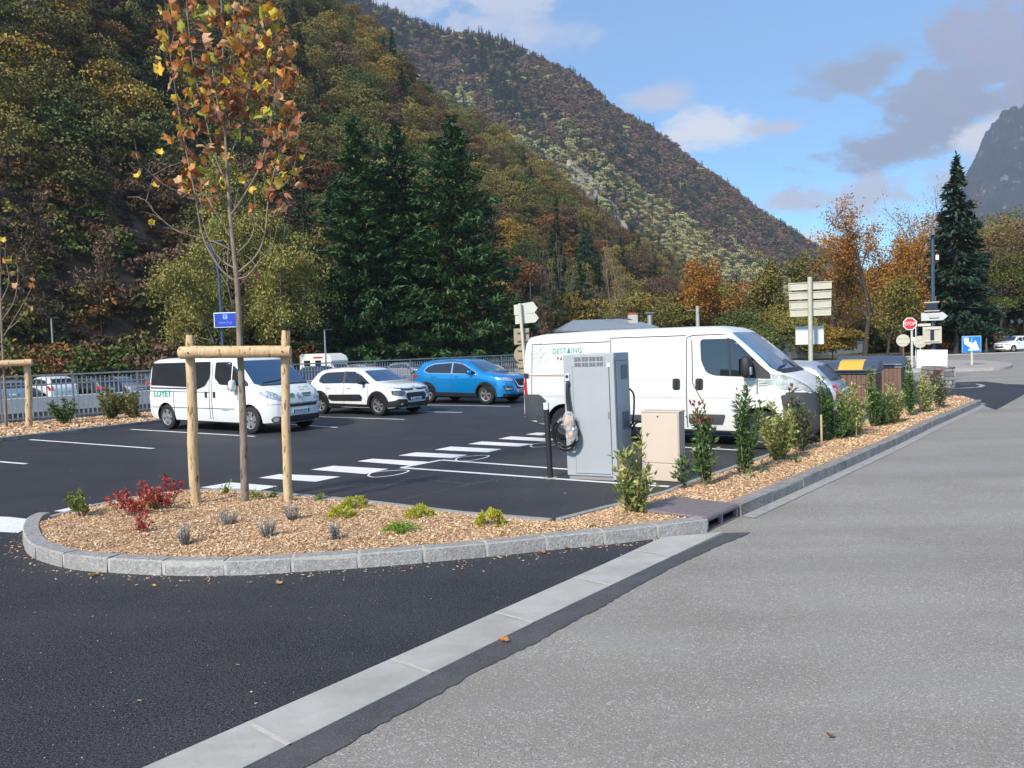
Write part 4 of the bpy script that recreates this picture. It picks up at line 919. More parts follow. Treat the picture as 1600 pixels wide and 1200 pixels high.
class Car:
    def __init__(s, name, sp, loc, ang, paint, label, cat, group=None):
        s.sp = sp; s.root = empty(name, loc, R_(ang), label, cat, group); s.paint = paint
        L2 = sp['L']/2; top, bot, plan, belt = sp['top'], sp['bot'], sp['plan'], sp['belt']
        ip = lambda tab, x: float(np.interp(x, [t[0] for t in tab], [t[1] for t in tab]))
        xs = set(); x = -L2
        while x < L2: xs.add(round(x, 4)); x += .012 if (L2-abs(x)) < .14 else .05
        for t in (top, plan): xs |= {round(p[0], 4) for p in t}
        xs |= {round(L2, 4)}; xs = sorted(xs); xs = [v for i, v in enumerate(xs) if i == 0 or v-xs[i-1] > .006 or v == xs[-1]]
        k, crown = sp.get('k', .2), sp.get('crown', .04); rings = []
        for x in xs:
            zt, zb, w, bl = ip(top, x), ip(bot, x), ip(plan, x), ip(belt, x); bl = min(bl, zt-.05); zb = min(zb, bl-.06)
            hgt = bl-zb; up = zt-bl; wb = w*.985; wt = max(wb-k*up-.02, .25*w); rr = min(.11, .5*up); lw = lambda z: wb+(wt-wb)*((z-bl)/max(up, .01))
            hf = [(0, zb), (w*.82, zb), (w*.955, zb+.05), (w*.99, zb+.22*hgt), (w, zb+.5*hgt), (w*.998, zb+.8*hgt), (wb, bl), (lw(bl+.5*up), bl+.5*up), (lw(zt-rr), zt-rr), (wt-rr*.22, zt-rr*.35), (wt-rr*.85, zt-rr*.05), (wt*.55, zt+crown*.7), (0, zt+crown)]
            rings.append([(x, -a, b) for a, b in hf]+[(x, a, b) for a, b in hf[-2:0:-1]])
        n = len(rings[0]); vs = [v for r in rings for v in r]
        fs = [(i*n+j, (i+1)*n+j, (i+1)*n+(j+1) % n, i*n+(j+1) % n) for i in range(len(rings)-1) for j in range(n)]
        fs += [tuple(range(n)), tuple((len(rings)-1)*n+j for j in range(n-1, -1, -1))]
        me = bpy.data.meshes.new(name+'_body'); me.from_pydata(vs, [], fs); me.materials.append(paint); me.materials.append(ALLOYD)
        bm = bmesh.new(); bm.from_mesh(me); bmesh.ops.recalc_face_normals(bm, faces=bm.faces); bm.to_mesh(me)
        s.bvh = BVHTree.FromBMesh(bm); bm.free()
        b = obj('body', me, s.root); s.body = b
        if sp.get('arch', True):
            c = MB(); W2 = sp['W']/2
            for ax in sp['axles']:
                for sd in (-1, 1):
                    c.tube([(ax, sd*(W2-.30), sp['r']), (ax, sd*(W2+.3), sp['r'])], sp['r']+sp.get('gap', .06), 24)
            cm = c.me('cut', ALLOYD); cm.materials.clear(); cm.materials.append(paint); cm.materials.append(ALLOYD); cm.polygons.foreach_set('material_index', [1]*len(cm.polygons))
            bmm = bmesh.new(); bmm.from_mesh(cm); bmesh.ops.recalc_face_normals(bmm, faces=bmm.faces); bmm.to_mesh(cm); bmm.free()
            co = bpy.data.objects.new('cut', cm); COL.objects.link(co); co.location = loc; co.rotation_euler = (0, 0, R_(ang))
            md = b.modifiers.new('b', 'BOOLEAN'); md.operation = 'DIFFERENCE'; md.object = co; md.solver = 'EXACT'
            dg = bpy.context.evaluated_depsgraph_get(); nm = bpy.data.meshes.new_from_object(b.evaluated_get(dg)); b.modifiers.clear(); b.data = nm; bpy.data.objects.remove(co)
        smooth(b.data, sp.get('sharp', 38))
        s.wheels()
    def hit(s, a, b, axis):
        D = 9
        o, d = {'-y': ((a, -D, b), (0, 1, 0)), '+y': ((a, D, b), (0, -1, 0)), '+x': ((D, a, b), (-1, 0, 0)), '-x': ((-D, a, b), (1, 0, 0)), '+z': ((a, b, D), (0, 0, -1))}[axis]
        h = s.bvh.ray_cast(Vector(o), Vector(d)); return h[0], h[1]
    def decal(s, name, poly, axis, m, off=.005, grid=.07, parent=None, thick=0, **k):
        for sd in ((axis,) if axis[1:] != 'y' or k.pop('one', False) else ('-y', '+y')):
            bm = bmesh.new(); f = bm.faces.new([bm.verts.new((a, b, 0)) for a, b in poly]); bmesh.ops.triangulate(bm, faces=[f])
            aa = [p[0] for p in poly]; bb = [p[1] for p in poly]
            for vals, nrm in ((aa, (1, 0, 0)), (bb, (0, 1, 0))):
                g = math.floor(min(vals)/grid)*grid+grid
                while g < max(vals):
                    bmesh.ops.bisect_plane(bm, geom=bm.verts[:]+bm.edges[:]+bm.faces[:], plane_co=(g*nrm[0], g*nrm[1], 0), plane_no=nrm, dist=1e-5); g += grid
            dead = []
            for v in bm.verts:
                l_, n_ = s.hit(v.co.x, v.co.y, sd)
                if l_ is None: dead.append(v)
                else:
                    ax = {'-y': (0, -1, 0), '+y': (0, 1, 0), '+x': (1, 0, 0), '-x': (-1, 0, 0), '+z': (0, 0, 1)}[sd]
                    v.co = l_ + Vector(ax)*off*.7 + n_*off*.5
            bmesh.ops.delete(bm, geom=dead, context='VERTS')
            me = bpy.data.meshes.new(name); bm.normal_update(); bm.to_mesh(me); bm.free()
            ax = {'-y': Vector((0, -1, 0)), '+y': Vector((0, 1, 0)), '+x': Vector((1, 0, 0)), '-x': Vector((-1, 0, 0)), '+z': Vector((0, 0, 1))}[sd]
            if len(me.polygons) and sum((p.normal.dot(ax)*p.area for p in me.polygons)) < 0: me.flip_normals()
            me.materials.append(m); smooth(me, 30); o = obj(name, me, parent or s.root, **k)
        return o
    def pair(s, name, poly, axis, m, **k):
        s.decal(name, poly, axis, m, **k); return s.decal(name, [(-a, b) for a, b in poly], axis, m, **k)
    def text(s, st, size, c, axis, m, name='lettering', off=.007, sx=1.0, rot=0, space=1.0, bold=0.0):
        me = text_mesh(st, size, m, name, space=space, bold=bold)
        for v in me.vertices:
            a, b = v.co.x*sx*(-1 if axis in ('+y', '-x') else 1), v.co.y; a, b = a*math.cos(rot)-b*math.sin(rot), a*math.sin(rot)+b*math.cos(rot)
            l_, n_ = s.hit(c[0]+a, c[1]+b, axis)
            if l_ is None: continue
            v.co = l_+n_*off
        o = obj(name, me, s.root); return o
    def wheels(s):
        sp = s.sp; R, w = sp['r'], sp.get('tw', .21); prof = [(-.5, .66), (-.5, .88), (-.42, .97), (-.3, 1.0), (.3, 1.0), (.42, .97), (.5, .88), (.5, .66), (.42, .63), (-.42, .63)]; n = 28
        tm = MB(); vs = [(R*b*math.cos(6.2832*j/n), w*a, R*b*math.sin(6.2832*j/n)) for j in range(n) for a, b in prof]; q = len(prof)
        tm.add(vs, [(j*q+i, j*q+(i+1) % q, ((j+1) % n)*q+(i+1) % q, ((j+1) % n)*q+i) for j in range(n) for i in range(q)]); tme = tm.me('tyre', RUB, 40)
        rm = MB(); ri = R*.65
        rm.tube([(0, -w*.30, 0), (0, -w*.22, 0)], ri, 24, 1)
        vs = [(rr_*math.cos(6.2832*j/24), y_, rr_*math.sin(6.2832*j/24)) for j in range(24) for rr_, y_ in ((ri*1.0, -w*.47), (ri*.9, -w*.44), (ri*.87, -w*.25), (ri, -w*.2))]
        rm.add(vs, [(j*4+i, j*4+(i+1) % 4, ((j+1) % 24)*4+(i+1) % 4, ((j+1) % 24)*4+i) for j in range(24) for i in range(4)], 0)
        ns = sp.get('spokes', 5)
        if ns:
            for k in range(ns):
                a = 6.2832*k/ns+.3; dx, dz = math.cos(a), math.sin(a); wd = sp.get('sw', .22)
                for da in ((-.13, .13) if sp.get('twin') else (0,)):
                    ca, sa = math.cos(a+da), math.sin(a+da); px, pz = -sa, ca; h1, h2 = ri*wd*(.5 if sp.get('twin') else 1)*.6, ri*wd*(.5 if sp.get('twin') else 1)
                    p1, p2 = (dx*ri*.12, dz*ri*.12), (ca*ri*.93, sa*ri*.93)
                    v = [(p1[0]-px*h1, -w*.40, p1[1]-pz*h1), (p1[0]+px*h1, -w*.40, p1[1]+pz*h1), (p2[0]+px*h2, -w*.44, p2[1]+pz*h2), (p2[0]-px*h2, -w*.44, p2[1]-pz*h2)]
                    rm.add(v+[(x_, y_+w*.12, z_) for x_, y_, z_ in v], [(0, 1, 2, 3), (7, 6, 5, 4), (0, 4, 5, 1), (1, 5, 6, 2), (2, 6, 7, 3), (3, 7, 4, 0)], 0)
            rm.tube([(0, -w*.46, 0), (0, -w*.3, 0)], ri*.22, 14, 0); rm.tube([(0, -w*.475, 0), (0, -w*.44, 0)], ri*.10, 10, 1)
        else:
            rm.tube([(0, -w*.40, 0), (0, -w*.3, 0)], ri*.9, 20, 0); rm.tube([(0, -w*.5, 0), (0, -w*.38, 0)], ri*.3, 14, 1)
        rme = rm.me('rim', [sp.get('rimm', ALLOY), ALLOYD], 35)
        for ax in sp['axles']:
            for sd in (-1, 1):
                e = empty('wheel', (ax, sd*(sp['W']/2-w*.62), R), 0 if sd < 0 else math.pi, parent=s.root); obj('tyre', tme, e); obj('rim', rme, e)
    def mirror(s, x, z, m, sz=(.16, .2, .2), y=None, base=True):
        for sd in (-1, 1):
            yy = y or (s.sp['W']/2+.09)
            mb = MB(); mb.ell((x, sd*yy, z), sz, 14, 8, 0, .75); 
            if base: mb.tube([(x, sd*(yy-.22), z-.06), (x, sd*(yy-.03), z-.04)], .035, 6)
            mi = mb.build('wing_mirror', m, s.root, 40)
            g = MB(); g.box((x-sz[0]*.5-.002, sd*yy, z), (.008, sz[1]*.78, sz[2]*.72)); g.build('mirror_glass', GLASS, mi)
    def handle(s, x, z, m, axis='-y', sz=(.16, .03)):
        for sd, a in ((-1, '-y'), (1, '+y')):
            l_, n_ = s.hit(x, z, a)
            mb = MB(); mb.box((x, l_.y+sd*.018, z), (sz[0], .03, sz[1])); mb.build('door_handle', m, s.root, bev=.008)
    def plate(s, c, axis, st, w=.52, h=.11, tilt=0):
        a, b = c; l_, n_ = s.hit(a, b, axis); sg = 1 if axis == '+x' else -1
        x = max(s.hit(a+da, b, axis)[0].x*sg for da in (-w*.4, 0, w*.4))*sg
        e = MB(); e.box((x+sg*.012, a, b), (.02, w, h)); p = e.build('number_plate', PLATE, s.root, bev=.006)
        for y_ in (-w/2+.022, w/2-.022):
            q = MB(); q.box((x+sg*.024, a+y_, b), (.004, .044, h*.94)); q.build('plate_band', PLATEB, p)
        if st:
            me = text_mesh(st, h*.86, INK, 'plate_lettering')
            me.transform(Matrix(((0, 0, 1, x+sg*.0265), (sg*.9, 0, 0, a), (0, 1, 0, b-.004), (0, 0, 0, 1)))); obj('plate_lettering', me, p)
        return p
def wpos(L_, W_, fo, wb, anchor, ang, which='front'):
    a = R_(ang); f = Vector((math.cos(a), math.sin(a))); l_ = Vector((-f.y, f.x)); g = G(*anchor).xy; xl = L_/2-fo-(wb if which == 'rear' else 0)
    c = g-f*xl+l_*(W_/2-.05); return (c.x, c.y, 0)

# --- white crew van (left)
sp = dict(L=5.18, W=1.90, r=.345, axles=(1.76, -1.74), k=.10, crown=.035, spokes=5, sw=.34,
          top=[(-2.59, .5), (-2.585, 1.0), (-2.55, 1.5), (-2.50, 1.78), (-2.40, 1.90), (-2.2, 1.935), (-1, 1.95), (.5, 1.945), (.9, 1.915), (1.08, 1.86), (1.22, 1.77), (1.6, 1.50), (1.95, 1.24), (2.05, 1.19), (2.25, 1.10), (2.40, 1.02), (2.49, .93), (2.54, .82), (2.57, .7), (2.59, .58), (2.59, .45)],
          bot=[(-2.59, .42), (-2.5, .3), (-2.2, .24), (2.2, .22), (2.5, .24), (2.57, .28), (2.59, .36)], belt=[(-2.59, 1.16), (1.2, 1.16), (2.1, 1.0), (2.59, .8)],
          plan=[(-2.59, .84), (-2.54, .91), (-2.3, .95), (1.6, .95), (2.0, .93), (2.25, .87), (2.4, .79), (2.5, .69), (2.56, .56), (2.59, .40)])
V1 = Car('crew_van', sp, wpos(5.18, 1.9, .83, 3.5, (393, 678), -33), -33, WHITE1, 'white crew van with dark side glass and green LOYET lettering by the railing', 'van')
V1.decal('side_window', rpoly([(-2.46, 1.22), (-2.42, 1.83), (.20, 1.84), (.22, 1.45), (.02, 1.20), (-.35, 1.10), (-.6, 1.17)], .06), '-y', GLASS)
V1.decal('window_rail', strippoly([(-2.45, 1.15), (-.62, 1.13), (-.4, 1.07)], .035), '-y', BLACKP)
V1.decal('door_window', rpoly([(.42, 1.82), (.40, 1.42), (.62, 1.24), (1.72, 1.20), (1.74, 1.26), (1.25, 1.66), (1.02, 1.82)], .05), '-y', GLASS)
V1.decal('window_bar', strippoly([(1.12, 1.80), (1.10, 1.20)], .035), '-y', WHITE1, off=.012)
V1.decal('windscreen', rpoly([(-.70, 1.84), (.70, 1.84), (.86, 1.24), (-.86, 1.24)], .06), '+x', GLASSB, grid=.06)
V1.decal('scuttle', rpoly([(-.80, 1.235), (.80, 1.235), (.74, 1.195), (-.74, 1.195)], .01), '+x', BLACKP)
for pts in ([(.30, 1.86), (.30, .34)], [(.18, 1.86), (.20, 1.0), (.20, .34)], [(1.36, 1.10), (1.36, .85)], [(-2.5, 1.06), (.2, 1.04)], [(-1.35, .34), (-1.35, 1.04)], [(-2.35, .62), (1.2, .62)]):
    V1.decal('panel_seam', strippoly(pts, .016), '-y', SEAM)
V1.decal('panel_seam', strippoly([(-.78, .90), (-.74, 1.02), (-.76, 1.14)], .010), '+x', SEAM); V1.decal('panel_seam', strippoly([(.78, .90), (.74, 1.02), (.76, 1.14)], .010), '+x', SEAM)
V1.decal('panel_seam', strippoly([(-.84, .735), (.84, .735)], .010), '+x', SEAM)
for x in (.08, .42): V1.handle(x, .98, BLACKP, sz=(.06, .16))
hl = V1.pair('headlight', rpoly([(-.90, 1.05), (-.80, 1.09), (-.66, 1.02), (-.47, .86), (-.48, .81), (-.62, .82), (-.84, .90)], .04), '+x', LAMP)
for i, z in enumerate((.965, .925, .885)):
    V1.pair('grille_slot', rpoly([(-.46+.03*i, z+.012), (-.13, z+.012), (-.13, z-.008), (-.44+.03*i, z-.008)], .008), '+x', INK, off=.009)
em = MB(); em.add([(0, 0, .10), (0, .065, 0), (0, 0, -.10), (0, -.065, 0), (.02, 0, .05), (.02, .03, 0), (.02, 0, -.05), (.02, -.03, 0)], [(0, 1, 5, 4), (1, 2, 6, 5), (2, 3, 7, 6), (3, 0, 4, 7)])
l_, n_ = V1.hit(0, .90, '+x'); em.v = [(l_.x+.012+x-(z)*.35, y, z+.91) for x, y, z in em.v]; em.build('diamond_emblem', CHROME, V1.root)
V1.decal('upper_grille', rpoly([(-.58, .72), (.58, .72), (.52, .645), (-.52, .645)], .03), '+x', INK, off=.008)
V1.decal('lower_grille', rpoly([(-.62, .43), (.62, .43), (.80, .38), (.74, .30), (.40, .27), (-.40, .27), (-.74, .30), (-.80, .38)], .03), '+x', INK, off=.008)
for sd in (-1, 1): 
    V1.decal('fog_lamp', circ((sd*.70, .36), .058), '+x', LAMP, off=.016); V1.decal('fog_lamp_ring', circ((sd*.70, .36), .08), '+x', BLACKP, off=.011)
V1.plate((.0, .535), '+x', 'EF·243·FZ')
M_LOY = mat('loyet_green', (.0, .30, .20), .5)
V1.text('LOYET', .235, (-1.86, .98), '-y', M_LOY, sx=1.12, bold=.007); V1.text('LOYET', .235, (-1.86, .98), '+y', M_LOY, sx=1.12, bold=.007); V1.text('LOYET', .125, (.34, 1.075), '+x', mat('loyet_grey', (.25, .42, .36), .5), sx=1.15)
V1.mirror(1.28, 1.22, WHITE1, (.16, .20, .30)); V1.decal('tail_lamp', rpoly([(-2.6, .95), (-2.6, 1.3), (-2.50, 1.3), (-2.50, .95)], .02), '-y', REDL)
V1.decal('badge_strip', rpoly([(.70, .60), (.98, .59), (.98, .575), (.70, .585)], .004), '-y', GREYP, off=.006)
V1.decal('wiper', strippoly([(-.62, 1.27), (-.1, 1.31), (.1, 1.36)], .02), '+x', BLACKP, off=.02)

# --- white hatchback
sp = dict(L=3.996, W=1.75, r=.325, axles=(1.18, -1.36), k=.27, crown=.035, spokes=6, sw=.16, twin=True, gap=.05,
          top=[(-2.0, .55), (-1.985, .78), (-1.95, .92), (-1.88, 1.03), (-1.74, 1.20), (-1.58, 1.34), (-1.4, 1.41), (-1.1, 1.45), (-.6, 1.47), (-.1, 1.465), (.15, 1.44), (.32, 1.395), (.7, 1.20), (1.02, 1.03), (1.12, 1.0), (1.4, .965), (1.65, .92), (1.82, .86), (1.90, .79), (1.955, .70), (1.985, .55), (2.0, .42)],
          bot=[(-2, .42), (-1.9, .28), (-1.6, .2), (1.6, .19), (1.9, .22), (2, .30)], belt=[(-2, .98), (-1.2, .98), (1.0, .93), (2, .75)],
          plan=[(-2, .62), (-1.95, .74), (-1.8, .82), (-1.4, .87), (1.3, .87), (1.55, .85), (1.75, .79), (1.88, .71), (1.95, .62), (2.0, .48)])
V2 = Car('white_hatchback', sp, wpos(3.996, 1.75, .82, 2.54, (592, 650), -34), -34, WHITE2, 'white hatchback with black wheel arches and door bumpers, parked nose out', 'car')
V2.decal('side_window', rpoly([(-1.42, 1.05), (-1.34, 1.24), (-1.12, 1.335), (-.30, 1.365), (-.30, 1.0), (-1.2, .99)], .07), '-y', GLASS)
V2.decal('door_window', rpoly([(-.20, 1.365), (-.20, 1.0), (.86, .985), (.86, 1.0), (.42, 1.26), (.15, 1.36)], .04), '-y', GLASS)
V2.decal('pillar_trim', rpoly([(-.31, 1.37), (-.19, 1.37), (-.19, 1.0), (-.31, 1.0)], .01), '-y', GREYP, off=.008)
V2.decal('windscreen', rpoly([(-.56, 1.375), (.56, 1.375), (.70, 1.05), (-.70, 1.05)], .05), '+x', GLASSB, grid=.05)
V2.decal('door_bumper', rpoly([(-.93, .50), (-.93, .64), (.48, .66), (.55, .60), (.52, .47), (-.8, .46)], .06), '-y', BLACKP, off=.03)
V2.decal('bumper_insert', strippoly(rpoly([(.22, .525), (.22, .605), (.48, .61), (.48, .53)], .03)[:]+[rpoly([(.22, .525), (.22, .605), (.48, .61), (.48, .53)], .03)[0]], .016), '-y', CHROME, off=.036)
V2.decal('sill_cladding', rpoly([(-1.0, .37), (.82, .35), (.82, .23), (-1.0, .23)], .02), '-y', BLACKP, off=.012)
def arc_poly(x, z, r0, r1, a0=-8, a1=188, n=18):
    return [(x+r1*math.cos(R_(a0+(a1-a0)*i/n)), z+r1*math.sin(R_(a0+(a1-a0)*i/n))) for i in range(n+1)]+[(x+r0*math.cos(R_(a1-(a1-a0)*i/n)), z+r0*math.sin(R_(a1-(a1-a0)*i/n))) for i in range(n+1)]
for ax in (1.18, -1.36): V2.decal('arch_cladding', arc_poly(ax, .325, .377, .445), '-y', BLACKP, off=.012)
V2.decal('bumper_cladding', rpoly([(-.80, .43), (-.70, .52), (-.45, .50), (-.38, .40), (.38, .40), (.45, .50), (.70, .52), (.80, .43), (.78, .20), (-.78, .20)], .03), '+x', BLACKP, off=.014)
V2.decal('bumper_corner', rpoly([(1.58, .44), (2.0, .50), (2.0, .21), (1.58, .21)], .02), '-y', BLACKP, off=.012)
V2.decal('grille', rpoly([(-.40, .69), (.40, .69), (.46, .60), (.38, .44), (-.38, .44), (-.46, .60)], .06), '+x', INK, off=.012)
V2.pair('headlight', rpoly([(-.80, .78), (-.46, .745), (-.50, .63), (-.62, .60), (-.80, .64)], .03), '+x', LAMPD, off=.012)
V2.pair('light_strip', rpoly([(-.84, .88), (-.70, .86), (-.30, .825), (-.08, .835), (-.08, .81), (-.30, .80), (-.70, .83), (-.82, .85)], .01), '+x', CHROME, off=.012)
V2.pair('upper_grille', strippoly([(-.60, .795), (-.3, .775), (-.08, .785)], .03), '+x', INK, off=.010)
for dz in (0, .035):
    V2.decal('chevron_emblem', strippoly([(-.07, .80+dz), (0, .835+dz), (.07, .80+dz)], .018), '+x', CHROME, off=.02)
V2.plate((0, .485), '+x', 'FY·888·VF', .50, .105)
V2.mirror(.62, 1.04, INK, (.13, .18, .15), .97)
for x in (-.95, -.02): V2.handle(x, .86, WHITE2)
for pts in ([(-.26, 1.0), (-.26, .36)], [(.78, .98), (.80, .36)], [(-1.10, 1.0), (-1.02, .7), (-.95, .36)]): V2.decal('panel_seam', strippoly(pts, .009), '-y', SEAM)
for sd in (-1, 1): V2.decal('fog_lamp', circ((sd*.62, .36), .032), '+x', LAMP, off=.02)
V2.decal('tail_lamp', rpoly([(-2.0, .82), (-2.0, 1.0), (-1.80, 1.02), (-1.84, .86)], .03), '-y', REDL, off=.008)

# --- blue crossover
sp = dict(L=4.39, W=1.81, r=.345, axles=(1.265, -1.38), k=.27, crown=.035, spokes=5, sw=.2, twin=True, gap=.055,
          top=[(-2.195, .6), (-2.185, .85), (-2.14, 1.0), (-2.05, 1.12), (-1.92, 1.26), (-1.78, 1.42), (-1.64, 1.51), (-1.4, 1.555), (-1.0, 1.585), (-.4, 1.595), (.05, 1.575), (.30, 1.52), (.7, 1.35), (1.10, 1.14), (1.22, 1.10), (1.5, 1.06), (1.8, 1.0), (2.0, .93), (2.10, .84), (2.16, .70), (2.19, .55), (2.195, .45)],
          bot=[(-2.195, .45), (-2.1, .3), (-1.8, .22), (1.8, .21), (2.1, .26), (2.195, .36)], belt=[(-2.2, 1.08), (-1.2, 1.07), (1.1, 1.0), (2.2, .8)],
          plan=[(-2.195, .66), (-2.13, .78), (-1.95, .87), (-1.5, .905), (1.4, .905), (1.7, .88), (1.9, .82), (2.03, .74), (2.12, .63), (2.195, .46)])
V3 = Car('blue_crossover', sp, wpos(4.39, 1.81, .93, 2.646, (760, 632), -34), -34, BLUE, 'bright metallic blue crossover parked nose out beside the white hatchback', 'car')
wnd = rpoly([(-1.52, 1.20), (-1.36, 1.34), (-1.05, 1.44), (-.1, 1.485), (.25, 1.42), (.92, 1.10), (.92, 1.06), (-1.3, 1.11)], .05)
V3.decal('window_surround', [(a*1.03, 1.27+(b-1.27)*1.10) for a, b in wnd], '-y', CHROME, off=.004)
V3.decal('side_window', rpoly([(-1.50, 1.20), (-1.34, 1.33), (-1.05, 1.42), (-.26, 1.465), (-.26, 1.10), (-1.3, 1.12)], .05), '-y', GLASS, off=.010)
V3.decal('door_window', rpoly([(-.18, 1.465), (.24, 1.41), (.88, 1.10), (.88, 1.07), (-.18, 1.10)], .04), '-y', GLASS, off=.010)
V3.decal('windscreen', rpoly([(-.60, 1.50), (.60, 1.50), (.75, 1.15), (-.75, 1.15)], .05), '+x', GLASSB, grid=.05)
V3.decal('roof_rail', strippoly([(-1.5, 1.525), (-.3, 1.56), (.2, 1.51)], .02), '-y', CHROME, off=.02)
for ax in (1.265, -1.38): V3.decal('arch_cladding', arc_poly(ax, .345, .402, .455), '-y', BLACKP, off=.012)
V3.decal('sill_cladding', rpoly([(-.95, .42), (.83, .40), (.83, .24), (-.95, .24)], .02), '-y', BLACKP, off=.012)
V3.decal('bumper_cladding', rpoly([(-.80, .38), (-.4, .32), (.4, .32), (.80, .38), (.74, .22), (-.74, .22)], .03), '+x', BLACKP, off=.012)
V3.decal('grille', rpoly([(-.40, .86), (.40, .86), (.26, .50), (-.26, .50)], .04), '+x', INK, off=.008)
V3.decal('grille_chrome', strippoly([(-.36, .87), (-.22, .62), (0, .58), (.22, .62), (.36, .87)], .05), '+x', CHROME, off=.018)
V3.pair('headlight', rpoly([(-.86, .93), (-.6, .93), (-.42, .86), (-.44, .79), (-.62, .80), (-.84, .86)], .02), '+x', LAMP, off=.008)
V3.pair('fog_lamp', rpoly([(-.76, .58), (-.52, .56), (-.52, .52), (-.72, .50)], .02), '+x', LAMP, off=.01)
V3.pair('lower_intake', rpoly([(-.80, .64), (-.5, .61), (-.48, .50), (-.74, .46)], .02), '+x', INK, off=.006)
V3.plate((0, .46), '+x', 'EV·105·KC', .50, .105); V3.mirror(.66, 1.13, BLUE, (.14, .2, .16), 1.0)
for x in (-1.0, .0): V3.handle(x, .98, BLUE)
for pts in ([(-.22, 1.1), (-.22, .43)], [(.84, 1.06), (.86, .43)], [(-1.2, 1.1), (-1.05, .8), (-.95, .43)]): V3.decal('panel_seam', strippoly(pts, .009), '-y', INK)
V3.decal('tail_lamp', rpoly([(-2.2, .90), (-2.2, 1.05), (-1.82, 1.07), (-1.86, .96)], .03), '-y', REDL, off=.008)

# --- big white panel van
sp = dict(L=5.998, W=2.05, r=.345, axles=(2.05, -1.985), k=.055, crown=.03, spokes=0, rimm=mat('steel_wheel', (.07, .07, .075), .5, .5), gap=.08,
          top=[(-3.0, .55), (-2.995, 1.2), (-2.96, 1.8), (-2.92, 2.08), (-2.84, 2.18), (-2.6, 2.22), (-1.5, 2.25), (.6, 2.25), (1.1, 2.24), (1.35, 2.20), (1.5, 2.13), (1.9, 1.80), (2.33, 1.42), (2.42, 1.37), (2.6, 1.27), (2.76, 1.15), (2.86, 1.03), (2.93, .92), (2.97, .80), (2.99, .6), (3.0, .45)],
          bot=[(-3.0, .48), (-2.9, .36), (-2.6, .30), (2.5, .26), (2.85, .24), (3.0, .32)], belt=[(-3, 1.30), (1.5, 1.30), (2.4, 1.2), (3, .95)],
          plan=[(-3.0, .95), (-2.96, 1.0), (-2.8, 1.025), (2.0, 1.025), (2.4, 1.0), (2.62, .95), (2.78, .87), (2.90, .74), (2.96, .60), (3.0, .42)])
V4 = Car('panel_van', sp, wpos(5.998, 2.05, .948, 4.035, (1190, 702), -33), -33, WHITEV, 'large white panel van with DESTAING lettering and grey plastic bumpers', 'van')
GT = mat('teal_lettering', (.03, .30, .24), .5); GTL = mat('faint_green_print', (.45, .54, .49), .6)
xo = .295
V4.decal('door_window', rpoly([(.94+.0, 2.02), (.96, 1.62), (1.06, 1.40), (1.22, 1.34), (2.20, 1.30), (2.22, 1.36), (1.78, 1.80), (1.55, 2.02)], .07), '-y', GLASS)
V4.decal('window_bar', strippoly([(1.47, 2.03), (1.52, 1.33)], .04), '-y', BLACKP, off=.010)
V4.decal('mirror_triangle', rpoly([(1.80, 1.30), (2.24, 1.28), (2.22, 1.38), (1.95, 1.62), (1.86, 1.55)], .03), '-y', BLACKP, off=.013)
V4.decal('windscreen', rpoly([(-.82, 2.13), (.82, 2.13), (.95, 1.44), (-.95, 1.44)], .06), '+x', mat('windscreen_painted_sky', (.045, .16, .26), .05, spec=1.0, coat=.6, vs=2.2, col2=(.02, .07, .14)), grid=.06)  # brighter mottled blue: sky reflection painted into the glass colour
V4.decal('scuttle', rpoly([(-.92, 1.435), (.92, 1.435), (.84, 1.37), (-.84, 1.37)], .02), '+x', INK, off=.008)
V4.decal('wiper', strippoly([(-.70, 1.47), (-.1, 1.50), (.15, 1.60)], .022), '+x', BLACKP, off=.03)
for pts in ([(-.90, 2.10), (-.90, .38)], [(.68, 2.05), (.68, .36)], [(.68, 2.06), (.8, 2.10), (1.45, 2.10)], [(-.9, 2.10), (.66, 2.10)], [(.78, 2.02), (.80, 1.2), (1.02, .8), (1.06, .36)], [(-2.75, 2.02), (-.92, 2.03)], [(-2.75, 2.02), (-2.75, .75)], [(2.0, 1.28), (2.0, 1.0)]):
    V4.decal('panel_seam', strippoly(pts, .017), '-y', SEAM)
for pts in ([(-2.85, 1.28), (-.92, 1.28)], [(-.88, 1.28), (.66, 1.28)], [(.75, 1.28), (1.9, 1.26)], [(-2.8, .93), (-.92, .93)], [(-.88, .93), (.66, .93)], [(.8, .93), (1.9, .93)]):
    V4.decal('pressed_line', strippoly(pts, .02), '-y', mat('crease', (.58, .58, .56), .4), off=.004)
for a, b in ((-2.88, -.95),):
    V4.decal('sliding_rail', strippoly([(a, 1.36), (b, 1.38)], .055), '-y', mat('rail_white', (.66, .65, .62), .4), off=.012); V4.decal('rail_slot', strippoly([(a+.05, 1.36), (b, 1.38)], .022), '-y', mat('rail_rust', (.30, .19, .13), .7), off=.016)
mb = MB(); l_, n_ = V4.hit(-2.88, 1.36, '-y'); mb.box((-2.88, l_.y-.02, 1.36), (.11, .05, .09)); mb.build('rail_end_cap', INK, V4.root, bev=.01)
for x in (.48, .93): 
    V4.decal('door_handle', rpoly([(x-.075, 1.29), (x+.075, 1.29), (x+.075, 1.07), (x-.075, 1.07)], .05), '-y', INK, off=.008, one=True)
    l_, n_ = V4.hit(x, 1.18, '-y'); mb = MB(); mb.box((x, l_.y-.03, 1.18), (.04, .03, .17)); mb.build('handle_bar', BLACKP, V4.root, bev=.01)
V4.decal('side_cladding', rpoly([(.72, .62), (1.42, .62), (1.36, .44), (.72, .44)], .03), '-y', GREYP, off=.02)
V4.decal('side_cladding', rpoly([(-3.0, .96), (-2.55, .96), (-2.40, .84), (-2.36, .62), (-2.36, .36), (-3.0, .34)], .03), '-y', GREYP, off=.02)
